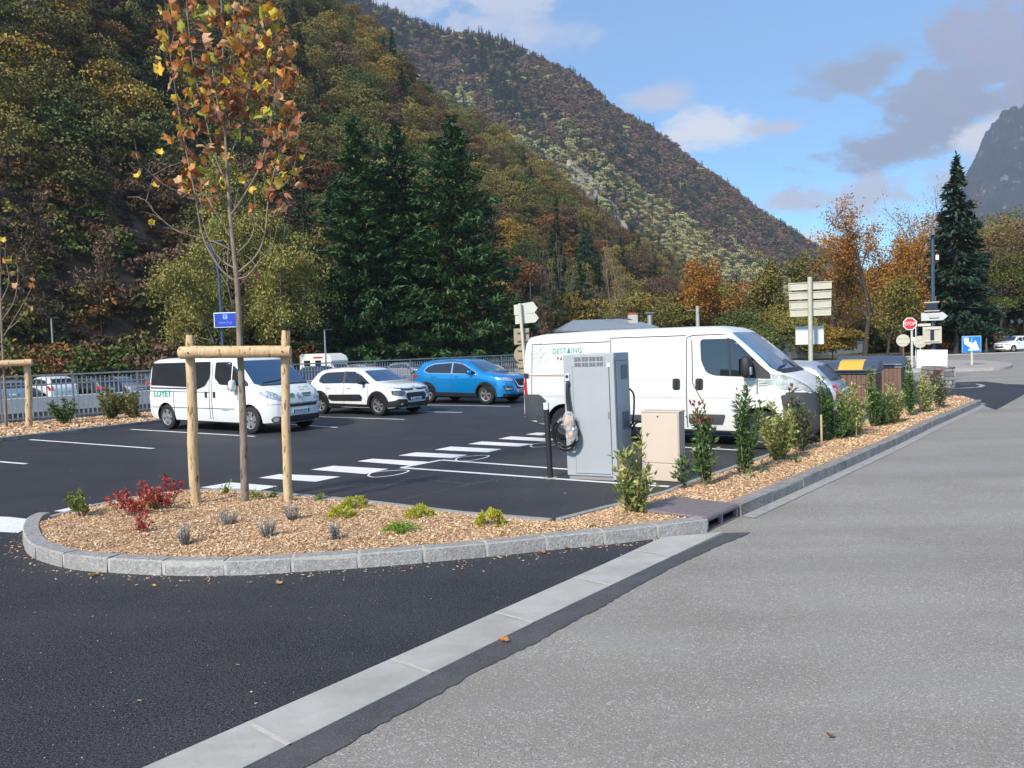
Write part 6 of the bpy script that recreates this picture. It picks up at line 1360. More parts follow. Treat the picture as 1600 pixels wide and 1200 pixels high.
# house beyond, flue, pole, pillar
y = 78; a = P(872, 516, y); b_ = P(1024, 520, y); zt = P(940, 497, y).z; zr = P(872, 514, y).z
e = empty('house', ((a.x+b_.x)/2, y+4, 0), R_(4), 'low house with grey roof peeping above the white panel van', 'house'); hw = (b_.x-a.x)/2
mb = MB(); mb.box((0, 0, zr/2-.2), (hw*2-.8, 8, zr-.2)); mb.build('wall', mat('render_pale', (.45, .42, .36), .9, vs=2, var=.1), e)
mb = MB(); mb.prism([(-hw, zr-.35), (-hw*.72, zt), (hw*.72, zt), (hw, zr-.35)], -.12, .0, ax=(Vector((1, 0, 0)), Vector((0, 0, 1)), Vector((0, 1, 0))), org=(0, -4.3, 0))
mb2 = MB(); zr_ = zr-.1; mb2.add([(-hw, -4.6, zr_), (hw, -4.6, zr_), (hw, 4.6, zr_), (-hw, 4.6, zr_), (-hw*.62, 0, zt), (hw*.62, 0, zt), (-hw, -4.6, zr_-.2), (hw, -4.6, zr_-.2), (hw, 4.6, zr_-.2), (-hw, 4.6, zr_-.2)], [(0, 1, 5, 4), (1, 2, 5), (2, 3, 4, 5), (3, 0, 4), (6, 7, 1, 0), (7, 8, 2, 1), (8, 9, 3, 2), (9, 6, 0, 3), (9, 8, 7, 6)])
rf = mb2.build('roof', mat('roof_grey', (.22, .25, .28), .5, .2, vs=4, col2=(.30, .33, .36)), e)
fx = P(1020, 500, y).x-e.location.x
mb = MB(); mb.tube([(fx, -2, zt-1.5), (fx, -2, zt+.25)], .28, 8); mb.box((fx, -2, zt+.45), (.95, .8, .08)); [mb.box((fx+dx, -2, zt+.3), (.06, .06, .3)) for dx in (-.3, .3)]; mb.build('flue', mat('flue_metal', (.4, .4, .4), .4, .6), rf)
mb = MB(); cx_ = P(992, 505, y).x-e.location.x; mb.box((cx_, -2, zt-.2), (.9, .7, 1.0)); mb.build('chimney', mat('chimney_white', (.5, .47, .43), .8), rf); mb = MB(); mb.box((cx_-.1, -2, zt+.42), (.7, .5, .22)); mb.build('chimney_cap', mat('terracotta', (.40, .09, .05), .8), rf)
for v0, nm in ((467, 0), (485, 1)):
    p0 = P(903, v0, y+6); p1 = P(988, 500, y); mb = MB(); mb.tube([p0, p0.lerp(p1, .5)-Vector((0, 0, .15)), p1], .035, 5); o = mb.build('overhead_wire', GREYP); tag(o, ['upper overhead wire running to the house chimney', 'lower overhead wire running to the house chimney'][nm], 'wire')
q = P(1091, 545, 60); e = empty('utility_pole', (q.x, 60, 0), 0, 'short grey concrete pole with a small lamp arm behind the panel van', 'pole'); zt = P(1090, 478, 60).z; mb = MB(); mb.tube([(0, 0, 0), (0, 0, zt)], [.17, .13], 8); mb.build('pole', M_CONC, e); mb = MB(); mb.tube([(0, 0, zt-.4), (-.5, 0, zt-.3), (-.8, 0, zt-.36)], .03, 6); mb.build('arm', M_GALV, e)
q = P(1194, 560, 68); e = empty('brick_pillar', (q.x, 68, 0), R_(10), 'red brick pillar with pale concrete edge behind the panel van windscreen', 'pillar'); zt = P(1194, 519, 68).z; e.scale = (1.4, 1.4, 1); mb = MB(); mb.box((-.18, 0, zt/2), (.6, .5, zt)); mb.build('brickwork', mat('brick_red', (.28, .10, .06), .9, vs=9, var=.3), e); mb = MB(); mb.box((.28, 0, zt/2), (.28, .54, zt)); mb.box((.5, 0, zt-.5), (.25, .4, .2)); mb.build('concrete_edge', M_CONC, e)
# thin lamp poles on the far bank
for u, vt, y, lab in ((80, 497, 62, 'thin grey lamp column among the trees beyond the river'), (507, 515, 64, 'slender grey pole beyond the river left of the cypresses'), (828, 440, 90, 'slender pole beyond the river right of the cypresses')):
    q = P(u, vt, y); e = empty('lamp_column', (q.x, y, 0), 0, lab, 'lamp column'); mb = MB(); mb.tube([(0, 0, 0), (0, 0, q.z)], [.09, .06], 7); mb.build('column', M_GALV, e); mb = MB(); mb.box((.3, 0, q.z), (.8, .2, .08)); mb.build('lamp_head', DARKM, e)
d = ray(108, 600); d2 = Vector((d.x, d.y)); tt = (A0.dot(NF)+23.4)/d2.dot(NF); w_ = d2*tt
e = empty('wheelie_bin', (w_.x, w_.y, -.57), R_(30), 'green wheelie bin beyond the river between white and grey cars', 'bin'); mb = MB(); mb.box((0, 0, .55), (.5, .55, 1.0), taper=1.15); mb.build('bin_body', PC['gr'], e, bev=.03); mb = MB(); mb.box((0, 0, 1.09), (.62, .66, .07)); mb.build('lid', PC['gr'], e, bev=.02)

# ------------------------------------------------------------------ drain inlet
IRON = mat('cast_iron', (.17, .135, .14), .6, .1, vs=14, col2=(.23, .19, .19), bump=.6, bs=60)
a, b_ = G(1109, 830).xy, G(1157, 807).xy; dd = (b_-a).normalized(); inn = Vector((-dd.y, dd.x)); Ln = (b_-a).length
e = empty('drain_inlet', (a.x, a.y, 0), math.atan2(dd.y, dd.x), 'rusty brown cast iron kerb drain with two dark openings', 'drain')
mb = MB(); mb.box((Ln/2, .44, .132), (Ln, .80, .03)); mb.tube([(0, .055, .115), (Ln, .055, .115)], .033, 10); mb.build('cover', IRON, e, bev=.006)
for x in (.022, Ln*.47, Ln-.022): mb = MB(); mb.box((x, .05, .045), (.035, .05, .13)); mb.build('opening_bar', IRON, e, bev=.004)
mb = MB(); mb.box((Ln/2, .06, -.008), (Ln, .08, .03)); mb.build('sill', IRON, e); mb = MB(); mb.box((Ln/2, .42, .05), (Ln-.02, .02, .13)); mb.box((.01, .25, .05), (.015, .34, .13)); mb.box((Ln-.01, .25, .05), (.015, .34, .13)); mb.build('chamber', INK, e)

# ------------------------------------------------------------------ charging cabinet
CG = mat('charger_grey', (.34, .36, .375), .45, vs=2, col2=(.365, .385, .40), bump=.05, bs=200); CGD = mat('charger_grey_dark', (.17, .185, .215), .5); CSL = mat('slot_dark', (.09, .10, .11), .6)
a, b_ = G(887, 748.5).xy, G(966, 753).xy; ang = math.atan2(b_.y-a.y, b_.x-a.x); W_, D_, H_ = .80, .62, 1.82
ce = empty('charging_station', (a.x, a.y, 0), ang-R_(1), 'tall grey electric vehicle charging cabinet with coiled black cable', 'charging station')
ce.rotation_euler[1] = R_(-.8)
def cb(name, c, d, m, bev=0, parent=None): mb = MB(); mb.box(c, d); return mb.build(name, m, parent or ce, bev=bev)
cb('plinth', (W_/2, D_/2, .03), (W_-.05, D_-.05, .06), mat('plinth_concrete', (.25, .25, .25), .9)); cb('body', (W_/2, D_/2, .045+H_/2), (W_, D_, H_-.03), CG, .012)
fd = cb('front_door', (W_*.545, -.006, .88), (W_*.70, .016, 1.56), CG, .004); cb('door_gap', (W_*.545, -.001, .88), (W_*.70+.014, .008, 1.575), CSL)
cb('corner_strip', (W_*.955, -.005, .9), (W_*.085, .014, 1.76), CG, .004)
vt = cb('vent_panel', (W_*.52, -.004, 1.735), (W_*.60, .010, .17), CG, .003)
for r in range(2):
    for c in range(4):
        for k in range(2):
            for s in range(4): cb('slot', (W_*(.265+c*.145+k*.066), -.011, 1.798-r*.082-s*.0165), (.045, .006, .009), CSL, parent=vt)
cb('warning_plate', (W_*.895, -.012, 1.68), (.055, .006, .06), mat('plate_pale', (.55, .60, .60), .5))
cb('latch', (W_*.87, -.018, .95), (.015, .012, .10), CGD)
cb('socket_plate', (.065, -.012, 1.515), (.075, .02, .11), mat('socket_grey', (.55, .56, .56), .5), .008); mb = MB(); mb.tube([(.065, -.02, 1.53), (.065, -.035, 1.53)], .022, 12); mb.build('socket', INK, ce)
cb('cable_gland', (.08, -.02, 1.42), (.05, .05, .06), INK, .01)
cb('side_panel', (W_+.003, D_/2, .92), (.012, D_*.80, 1.62), CG, .004); cb('side_gap', (W_+.001, D_/2, .92), (.008, D_*.80+.012, 1.632), CSL)
for z0, z1, nm in ((1.46, 1.67, 'side_grille'), (.72, .98, 'side_grille')):
    g = cb(nm, (W_+.012, D_*.60, (z0+z1)/2), (.008, .26, z1-z0), CGD, .002)
    for k in range(int((z1-z0)/.022)): cb('louvre', (W_+.019, D_*.60, z0+.014+k*.022), (.008, .24, .008), CGD, parent=g)
CAB = mat('cable_black', (.014, .014, .017), .45)
def cable(name, pts, r=.017): mb = MB(); mb.tube(catmull([Vector(p) for p in pts], 5), r, 8); return mb.build(name, CAB, ce, 60)
cable('cable', [(.08, -.03, 1.42), (.085, -.05, 1.25), (.12, -.07, 1.0), (.16, -.09, .86), (.17, -.10, .78)]); cable('cable', [(.06, -.03, 1.42), (.055, -.045, 1.2), (.08, -.06, 1.0), (.11, -.08, .85)], .012)
for k, (rx, rz, cx, cz, yy) in enumerate(((.20, .235, .03, .68, -.10), (.185, .21, .06, .665, -.13), (.215, .20, .02, .69, -.07), (.16, .19, .08, .70, -.16))):
    pts = [(cx+rx*math.cos(t_), yy+.02*math.sin(t_*2), cz+rz*math.sin(t_)) for t_ in [R_(x) for x in range(60, 400, 24)]]; cable('cable_loop', pts, .016)
cable('cable', [(-.12, -.08, .83), (-.03, -.10, .88), (.08, -.11, .86), (.17, -.10, .80)], .016)
mb = MB(); mb.box((.17, -.09, .79), (.07, .10, .22)); mb.build('connector_holster', INK, ce, bev=.02)
CARD = mat('cardboard_tan', (.50, .29, .15), .8, vs=9, var=.25); 
def blob(name, c, d, m, seed, amp=.16):
    mb = MB(); mb.ell(c, d, 14, 10, 0, .8); r2 = random.Random(seed); mb.v = [(x+r2.uniform(-1, 1)*d[0]*amp*.4, y_+r2.uniform(-1, 1)*d[1]*amp*.4, z+r2.uniform(-1, 1)*d[2]*amp*.4) for x, y_, z in mb.v]; return mb.build(name, m, ce)
PL = bpy.data.materials.new('clear_plastic'); PL.use_nodes = True; bb = PL.node_tree.nodes['Principled BSDF']; bb.inputs['Base Color'].default_value = (.75, .74, .76, 1); bb.inputs['Alpha'].default_value = .32; bb.inputs['Roughness'].default_value = .15
blob('plug_wrap', (.13, -.15, .86), (.14, .12, .20), CARD, 1); blob('plug_wrap', (.16, -.16, .68), (.10, .09, .12), CARD, 2); blob('plastic_bag', (.13, -.16, .88), (.19, .14, .26), PL, 3, .22); blob('plastic_bag', (.17, -.17, .70), (.17, .13, .24), PL, 4, .25); blob('plastic_bag', (.0, -.12, .86), (.12, .10, .12), PL, 5, .3)
cable('side_cable', [(W_+.03, D_*.85, 1.30), (W_+.07, D_*.95, 1.2), (W_+.06, D_*.95, .95), (W_+.05, D_*.92, .78), (W_+.16, D_*.90, .62), (W_+.20, D_*.85, .58)], .014)
pts = [(W_+.13+.13*math.cos(t_), D_*.9, .66+.17*math.sin(t_)) for t_ in [R_(x) for x in range(-100, 180, 24)]]; cable('side_cable', pts, .014); cable('side_cable', [(x+.02, y_+.03, z-.03) for x, y_, z in pts], .014)
# beige cabinet
BC = mat('cabinet_beige', (.55, .45, .36), .6, vs=1.6, col2=(.58, .48, .39), bump=.05, bs=100); BCD = mat('cabinet_beige_side', (.50, .43, .36), .6)
a, b_ = G(1004, 750).xy, G(1063, 756).xy; a = a+Vector((.0, .0)); be = empty('junction_cabinet', (a.x, a.y, 0), R_(-30), 'plain beige utility cabinet beside the grey charging station', 'utility cabinet'); W2_, D2_, H2_ = .56, .26, .99
def bb_(name, c, d, m, bev=0): mb = MB(); mb.box(c, d); return mb.build(name, m, be, bev=bev)
bb_('body', (W2_/2, D2_/2, H2_/2), (W2_, D2_, H2_), BC, .008); bb_('door', (W2_/2, -.006, H2_*.62), (W2_-.03, .012, H2_*.70), BC, .003); bb_('base_panel', (W2_/2, -.004, H2_*.125), (W2_-.03, .01, H2_*.23), BC, .003)
bb_('cap', (W2_/2, D2_/2, H2_+.008), (W2_+.02, D2_+.02, .02), BC, .005); mb = MB(); mb.tube([(W2_*.45, -.01, .93), (W2_*.45, -.02, .93)], .012, 8); mb.build('lock', INK, be)
# bollard
b0 = G(860, 747); e = empty('bollard', b0, 0, 'thin black bollard with a white top in front of the charging station', 'bollard'); e.rotation_euler[1] = R_(-1.6)
mb = MB(); mb.tube([(0, 0, 0), (0, 0, 1.04)], .043, 14); mb.build('post', INK, e, 40); mb = MB(); mb.tube([(0, 0, 1.04), (0, 0, 1.14)], .044, 14); mb.build('white_cap', SIGNW, e, 40); mb = MB(); mb.tube([(0, 0, .0), (0, 0, .012)], .10, 14); mb.build('base_plate', M_CONC, e)

# ------------------------------------------------------------------ staked plane tree
STK = mat('stake_wood', (.50, .33, .17), .75, vs=5, col2=(.64, .47, .28), stretch=(5, 5, 1.1), speck=[(4.5, (.20, .10, .04), .60, .68)], bump=.5, bs=25)
STE = mat('stake_end', (.55, .40, .22), .8)
yb = G(305, 790).y
def stake(e, p0, p1, r, seed):
    r2 = random.Random(seed); n = 9; pts = [Vector(p0).lerp(Vector(p1), i/(n-1))+Vector((r2.gauss(0, .008), r2.gauss(0, .006), 0)) for i in range(n)]
    mb = MB(); mb.tube(pts, [r*(1.04-.10*i/(n-1)+r2.uniform(-.03, .03)) for i in range(n)], 14); return mb.build('stake', STK, e, 50)
fr = empty('tree_stakes', (0, 0, 0), 0, 'frame of two barked round wooden stakes and a crossbar round the young plane tree', 'tree stakes')
s0, s1 = G(305, 792, .08), G(449, 787, .08); t0, t1 = P(297, 524, s0.y+.02), P(446, 517, s1.y+.02)
stake(fr, s0, t0, .062, 1); stake(fr, s1, t1, .056, 2)
c0, c1 = P(282, 551.5, s0.y-.12), P(454, 549, s1.y-.10); n = 9; r2 = random.Random(8); pts = [c0.lerp(c1, i/(n-1))+Vector((0, 0, r2.gauss(0, .004))) for i in range(n)]
mb = MB(); mb.tube([c0+(c0-c1).normalized()*.02]+pts, [.055]+[.078-.004*i/(n-1) for i in range(n)], 16); mb.build('crossbar', STK, fr, 50)
for cc_, s_ in ((c0.lerp(c1, .09), 0), (c0.lerp(c1, .94), 1)): mb = MB(); mb.tube([cc_+Vector((0, -.075, 0)), cc_+Vector((0, -.086, 0))], .010, 8); mb.build('bolt', INK, fr)
M_PLB = mat('plane_bark', (.17, .125, .09), .85, vs=9, col2=(.30, .235, .18), speck=[(8, (.10, .07, .05), .6, .68)], bump=.5, bs=30, stretch=(2, 2, .6))
tb = G(383, 789, .07); yd = tb.y
pt = empty('plane_tree', (0, 0, 0), 0, 'young plane tree with orange, yellow and green leaves held by wooden stakes', 'tree')
def PX(u, v, dy=0.): return P(u, v, yd+dy)
trk = [tb, PX(381, 700), PX(378.5, 620), PX(375, 545), PX(371, 450), PX(366, 400), PX(359, 330), PX(354, 250), PX(351, 180), PX(349, 100), PX(346, 10), PX(345, -70)]
mb = MB(); sm_ = catmull(trk, 5); mb.tube(sm_, [max(.008, .054*(1-i/len(sm_))**1.1) for i in range(len(sm_))], 12); mb.build('trunk', M_PLB, pt, 60)
br = [([(369, 440), (345, 420), (318, 372), (304, 300), (284, 200), (268, 100), (258, 10)], -.3, .016), ([(367, 430), (400, 400), (414, 365), (421, 300), (440, 230), (458, 180), (455, 110)], .2, .016),
      ([(363, 392), (340, 380), (305, 370), (275, 360), (245, 335), (226, 312)], -.2, .012), ([(360, 370), (330, 320), (310, 280), (290, 225)], .3, .011), ([(358, 340), (385, 300), (410, 250), (425, 180), (430, 100), (432, 30)], -.3, .014),
      ([(355, 290), (335, 240), (318, 170), (300, 90), (290, -10)], .15, .013), ([(353, 260), (372, 210), (390, 140), (400, 50)], .35, .012), ([(369, 436), (388, 430), (408, 405), (424, 390), (436, 340)], -.25, .011),
      ([(368, 420), (340, 400), (318, 350), (313, 300)], .3, .010), ([(352, 210), (340, 160), (330, 90), (325, 0)], -.3, .012), ([(352, 180), (366, 120), (378, 50), (382, -40)], -.1, .011), ([(300, 305), (262, 292), (226, 262), (212, 245)], -.35, .008),
      ([(351, 150), (362, 80), (366, 10)], .3, .010), ([(421, 300), (448, 285), (462, 250), (466, 200)], .0, .008), ([(365, 400), (392, 372), (399, 330), (396, 290)], .3, .010), ([(414, 340), (436, 335), (446, 320)], .1, .006)]
nodes = []
for k, (pp, dy, r0) in enumerate(br):
    pts = catmull([PX(u, v, dy*(i/(len(pp)-1))) for i, (u, v) in enumerate(pp)], 5); nb = len(pts)
    mb = MB(); mb.tube(pts, [max(.004, r0*(1-.8*i/nb)) for i in range(nb)], 7)
    r2 = random.Random(40+k)
    for j in range(max(2, nb//4)):
        i = r2.randrange(nb//3, nb); q = pts[i]; d_ = Vector((r2.uniform(-1, 1), r2.uniform(-1, 1), r2.uniform(.1, 1))).normalized()*r2.uniform(.15, .38); mb.tube([q, q+d_*.5+Vector((0, 0, .02)), q+d_], [.005, .004, .0025], 5); nodes.append((q+d_, 1))
    mb.build('branch', M_PLB, pt, 60); nodes += [(p, i/nb) for i, p in enumerate(pts)]
# leaves: five-lobed, curled, each an object
LC = [mat('plane_leaf_orange', (.62, .25, .06), .6, vs=9, var=.35), mat('plane_leaf_rust', (.40, .14, .05), .65, vs=9, var=.35), mat('plane_leaf_brown', (.25, .11, .06), .7, vs=9, var=.3), mat('plane_leaf_yellow', (.85, .55, .06), .55, vs=9, var=.25), mat('plane_leaf_green', (.30, .36, .05), .55, vs=9, col2=(.5, .45, .07)), mat('plane_leaf_tan', (.62, .36, .19), .65, vs=9, var=.3)]
for m in LC:
    t = m.node_tree; b__ = t.nodes['Principled BSDF']; tr = t.nodes.new('ShaderNodeBsdfTranslucent'); mx = t.nodes.new('ShaderNodeMixShader'); mx.inputs[0].default_value = .3
    lk_ = b__.inputs['Base Color'].links[0].from_socket; t.links.new(lk_, tr.inputs[0]); t.links.new(b__.outputs[0], mx.inputs[1]); t.links.new(tr.outputs[0], mx.inputs[2]); t.links.new(mx.outputs[0], t.nodes['Material Output'].inputs[0])
def leaf_mesh(seed, m, curl):
    r2 = random.Random(seed); lob = [(0, .50), (36, .34), (60, .47), (92, .31), (120, .40), (150, .27), (180, .18), (210, .27), (240, .40), (268, .31), (300, .47), (324, .34)]
    pts = []
    for i, (a, r) in enumerate(lob): a = R_(a+r2.uniform(-5, 5)); r *= r2.uniform(.9, 1.1); pts.append((math.sin(a)*r, math.cos(a)*r))
    vs = [(0, 0, 0)]+[(x, y_, 0) for x, y_ in pts]; k = len(pts); vs += [(x*.55, y_*.55, 0) for x, y_ in pts]; f = []
    for i in range(k): j = (i+1) % k; f += [(0, k+1+i, k+1+j), (k+1+i, 1+i, 1+j, k+1+j)]
    c1_, c2_ = curl*r2.uniform(.5, 1.2), curl*r2.uniform(-.3, 1.0); o_ = []
    for x, y_, z in vs:
        rr = math.hypot(x, y_); z = c1_*(x*x)*2.2+c2_*(y_*y_)*1.8+.06*math.sin(9*x+3*seed)*rr*2; o_.append((x*(1-.5*abs(c1_)*abs(x)), y_*(1-.4*abs(c2_)*abs(y_)), z))
    mb = MB(); mb.add(o_, f); st = MB(); mb.tube([(0, -.12, 0), (0, -.30, .03), (.02, -.5, .10)], .010, 4); return mb.me('leaf', m, 60)
LMH = [[leaf_mesh(s+7*c, LC[c], (.3, .8, 1.3, 1.7)[s]) for s in range(4)] for c in range(6)]
r2 = random.Random(77)
def put_leaf(p, c, size, parent, s=None):
    o = obj('leaf', LMH[c][s if s is not None else (r2.choice([0, 1]) if c in (3, 4) else r2.randrange(4))], parent, p); o.rotation_euler = (r2.uniform(.3, 2.6), r2.uniform(-.9, .9), r2.uniform(0, 6.28)); o.scale = (size,)*3; return o
fixed = [(218, 275, 3, 1.1), (212, 246, 1, .9), (206, 259, 2, .7), (250, 240, 3, .9), (245, 291, 3, .9), (236, 348, 3, .7), (290, 275, 1, 1.0), (288, 283, 4, .8), (345, 281, 3, .95), (393, 295, 3, .95), (395, 326, 0, 1.0), (432, 330, 5, 1.0), (442, 331, 5, 1.0), (437, 288, 3, 1.2), (460, 272, 4, 1.0), (464, 287, 5, 1.1), (404, 432, 1, 1.0), (380, 280, 3, .8), (328, 330, 1, .8), (248, 110, 3, 1.2), (415, 68, 3, 1.4), (408, 24, 4, 1.4), (330, 24, 4, 1.5), (282, 190, 4, 1.4), (276, 156, 3, 1.0), (320, 146, 3, 1.2), (256, 58, 3, 1.3), (430, 155, 5, 1.3), (376, 212, 4, 1.0), (410, 170, 0, 1.2), (322, 172, 0, 1.0), (352, 246, 0, .9), (302, 262, 0, 1.0), (392, 118, 0, 1.1), (398, 300, 1, .8)]
nl = 0
for u, v, c, s in fixed: put_leaf(PX(u, v, r2.uniform(-.3, .2)), c, .18*s, pt); nl += 1
cand_n = [n_[0] for n_ in nodes if n_[0].z > PX(350, 300).z]
while nl < 296:
    q = r2.choice(cand_n)+Vector((r2.gauss(0, .10), r2.gauss(0, .14), r2.gauss(0, .09))); u, v = PR(q)
    if not (236 < u < 476 and v > -75): continue
    if v > 190 and 320 < u < 415 and r2.random() < .72: continue
    if v > 235 and r2.random() < .7: continue
    if u < 262 and v > 110 and r2.random() < .85: continue
    w = [.26, .26, .16, .14, .10, .08] if v < 90 else ([.20, .32, .24, .10, .05, .09] if v < 200 else [.10, .36, .36, .06, .03, .09])
    c = r2.choices(range(6), w)[0]; put_leaf(q, c, .175*r2.uniform(.6, 1.3), pt); nl += 1

# the many smaller leaves between them, one part
em_ = MB(); extra = 0
while extra < 300:
    q = r2.choice(cand_n)+Vector((r2.gauss(0, .12), r2.gauss(0, .16), r2.gauss(0, .10))); u, v = PR(q)
    if not (240 < u < 474 and v > -75) or (v > 200 and 325 < u < 410 and r2.random() < .6) or (u < 262 and v > 120): continue
    c = r2.choices(range(6), [.16, .30, .28, .10, .07, .09])[0]; me = LMH[c][r2.randrange(4)]; M3 = Euler((r2.uniform(.3, 2.6), r2.uniform(-.9, .9), r2.uniform(0, 6.28))).to_matrix()*(.15*r2.uniform(.6, 1.2))
    em_.add([M3 @ vv.co + q for vv in me.vertices], [tuple(p_.vertices) for p_ in me.polygons], c); extra += 1
em_.build('small_leaves', LC, pt, kind='stuff')

# second young tree at the left edge, with its stakes
b0 = G(10, 668, .08); lt = empty('young_tree', (0, 0, 0), 0, 'thin young tree with a few yellow leaves at the left edge, beside stakes', 'tree'); yl = b0.y
pts = catmull([b0, P(7, 600, yl), P(3, 520, yl), P(1, 470, yl), P(0, 400, yl), P(-2, 330, yl)], 4); mb = MB(); mb.tube(pts, [.045*(1-.8*i/len(pts)) for i in range(len(pts))], 8); mb.build('trunk', M_PLB, lt, 60)
for pp in ([(6, 525), (18, 505), (34, 478), (50, 448), (52, 430)], [(4, 500), (22, 470), (28, 435), (27, 410)], [(2, 470), (14, 440), (8, 400), (10, 370)], [(12, 515), (30, 500), (45, 480)], [(2, 480), (-14, 450), (-22, 400)]):
    q = catmull([P(u, v, yl) for u, v in pp], 4); mb = MB(); mb.tube(q, [.018*(1-.75*i/len(q)) for i in range(len(q))], 6); mb.build('branch', M_PLB, lt, 60)
for u, v, c in ((4, 375, 3), (6, 388, 4), (5, 408, 0), (14, 407, 3), (50, 437, 0), (50, 447, 0), (18, 427, 5), (48, 481, 5), (1, 425, 0), (24, 446, 5)): put_leaf(P(u, v, yl), c, .24, lt, 0)
fr2 = empty('tree_stakes', (0, 0, 0), 0, 'wooden stakes and crossbar round the thin tree at the left edge', 'tree stakes')
s0, s1 = G(46, 667, .06), G(-45, 672, .06); stake(fr2, s0, P(43, 561, s0.y), .09, 5); stake(fr2, s1, P(-48, 566, s1.y), .09, 6)
c0, c1 = P(50, 566, s0.y-.15), P(-52, 570, s1.y-.15); mb = MB(); mb.tube([c0, c0.lerp(c1, .5), c1], .09, 12); mb.build('crossbar', STK, fr2, 50)

# ------------------------------------------------------------------ shrubs
SL = {'varieg': leafmat('leaf_variegated', [(.09, .13, .03), (.22, .25, .07), (.48, .47, .16), (.68, .63, .32)], .4, .2, .1), 'dark': leafmat('leaf_laurel', [(.022, .052, .014), (.055, .11, .026), (.11, .18, .05), (.24, .30, .095)], .35, .15, .1),
      'photinia': leafmat('leaf_photinia', [(.03, .06, .02), (.06, .10, .03), (.11, .12, .04), (.20, .08, .05)], .4, .15, .1), 'red': leafmat('leaf_red_tip', [(.10, .03, .02), (.25, .05, .04), (.34, .10, .07)], .4, .2, .1),
      'nandred': leafmat('leaf_nandina_red', [(.20, .03, .025), (.38, .05, .045), (.55, .11, .08), (.34, .24, .07)], .5, .2, .1), 'nandgreen': leafmat('leaf_nandina_green', [(.06, .10, .02), (.14, .19, .04), (.26, .28, .06), (.35, .30, .08)], .5, .2, .1),
      'lime': leafmat('leaf_lime', [(.14, .17, .02), (.30, .33, .03), (.50, .48, .05), (.62, .55, .08)], .5, .2, .1), 'moss': leafmat('leaf_moss_green', [(.06, .12, .015), (.13, .24, .03), (.24, .36, .05), (.4, .42, .07)], .5, .2, .1), 'heather': leafmat('leaf_heather', [(.17, .15, .14), (.31, .29, .27), (.46, .46, .43), (.56, .58, .54)], .7, 0, .1),
      'olivebush': leafmat('leaf_bed_olive', [(.05, .07, .02), (.12, .14, .04), (.25, .22, .07), (.40, .34, .13)], .5, .15, .1)}
def stemplant(name, base, top, wpx, kind, n, ls, label, seed, nst=9, tipkind=None, cat='shrub', asp=.36, spread=1.0, group=None, up=.35, low=.05, stemm=M_TWIG):
    bz = .07; n = int(n*1.7) if name != 'seedling' else n; ls *= 1.08
    b0 = G(base[0], base[1], bz); yd_ = b0.y; tp = P(top[0], top[1], yd_); h = tp.z-bz; w = wpx*yd_/1200*((1.15 if yd_ < 13.5 else 1.5) if name == 'shrub' else 1.05); n = int(n*(1.0 if name == 'shrub' else 1)); rng = np.random.default_rng(seed)
    e = empty(name, (b0.x, b0.y, bz-.01), 0, label, cat, group); paths = []; pts = []; lean = (tp.x-b0.x)
    for s in range(nst):
        a = rng.uniform(0, 6.283); hh = h*(1 if s == 0 else rng.uniform(.45, .92)); rr = 0 if s == 0 else w/2*rng.uniform(.3, 1.0)*spread
        k = 8; f = np.linspace(0, 1, k); P3 = np.stack([rr*np.cos(a)*f**.7+lean*f*(hh/h)+rng.normal()*.01*f, rr*np.sin(a)*f**.7, hh*f], 1); paths.append((P3, np.linspace(.009, .002, k)*(.6+h*.5)))
        m = int(n/nst*(1.25 if s == 0 else 1)); ff = rng.uniform(low if s else low*1.5, 1, m)**.85; q = np.stack([np.interp(ff, f, P3[:, i]) for i in range(3)], 1); d = rdir(rng, m); d[:, 2] = np.abs(d[:, 2])*.7+up; d = unit(d); pts.append((q+d*ls*rng.uniform(.3, 1.5, (m, 1)), d, ff))
    V, Q = tubesnp(paths, 5); obj('stems', npmesh('stems', V, Q, [stemm], sm=True), e)
    C = np.concatenate([p[0] for p in pts]); D = np.concatenate([p[1] for p in pts]); ff = np.concatenate([p[2] for p in pts]); m = len(C)
    V, Q = leaves(C, D+rng.normal(size=(m, 3))*.3, rdir(rng, m)+np.array([0, 0, .8]), ls*rng.uniform(.6, 1.35, m), ls*asp*rng.uniform(.8, 1.25, m), rng, .15)
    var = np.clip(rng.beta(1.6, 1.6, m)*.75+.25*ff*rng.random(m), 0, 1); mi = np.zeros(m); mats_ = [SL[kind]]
    if tipkind: mats_.append(SL[tipkind]); mi = ((ff > .9) & (C[:, 2] > h*.8)).astype(float)
    obj('foliage', npmesh('foliage', V, Q, mats_, mi, var), e); return e
def mound(name, c, wpx, hpx, kind, n, ls, label, seed):
    b0 = G(c[0], c[1], .075); w = wpx*b0.y/1200*1.05; h = hpx*b0.y/1200*1.35; rng = np.random.default_rng(seed); e = empty(name, b0, 0, label, 'shrub'); nc = 26; cc_ = rdir(rng, nc)*np.array([w/2, w/2*.8, h])*.75; cc_[:, 2] = np.abs(cc_[:, 2])
    idx = rng.integers(0, nc, n); C = cc_[idx]+rdir(rng, n)*rng.uniform(.2, 1, (n, 1))*w*.13; C[:, 2] = np.abs(C[:, 2]); V, Q = leaves(C, unit(C+1e-3)+rng.normal(size=(n, 3))*.6+np.array([0, 0, .4]), rdir(rng, n), ls*rng.uniform(.6, 1.5, n), ls*.5, rng, .1)
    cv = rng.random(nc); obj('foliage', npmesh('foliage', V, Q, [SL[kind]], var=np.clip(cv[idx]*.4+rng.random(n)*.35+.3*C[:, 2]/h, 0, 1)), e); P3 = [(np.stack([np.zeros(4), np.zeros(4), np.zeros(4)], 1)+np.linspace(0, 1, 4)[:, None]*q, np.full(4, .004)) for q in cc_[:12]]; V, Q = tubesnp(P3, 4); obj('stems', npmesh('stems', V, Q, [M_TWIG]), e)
    return e
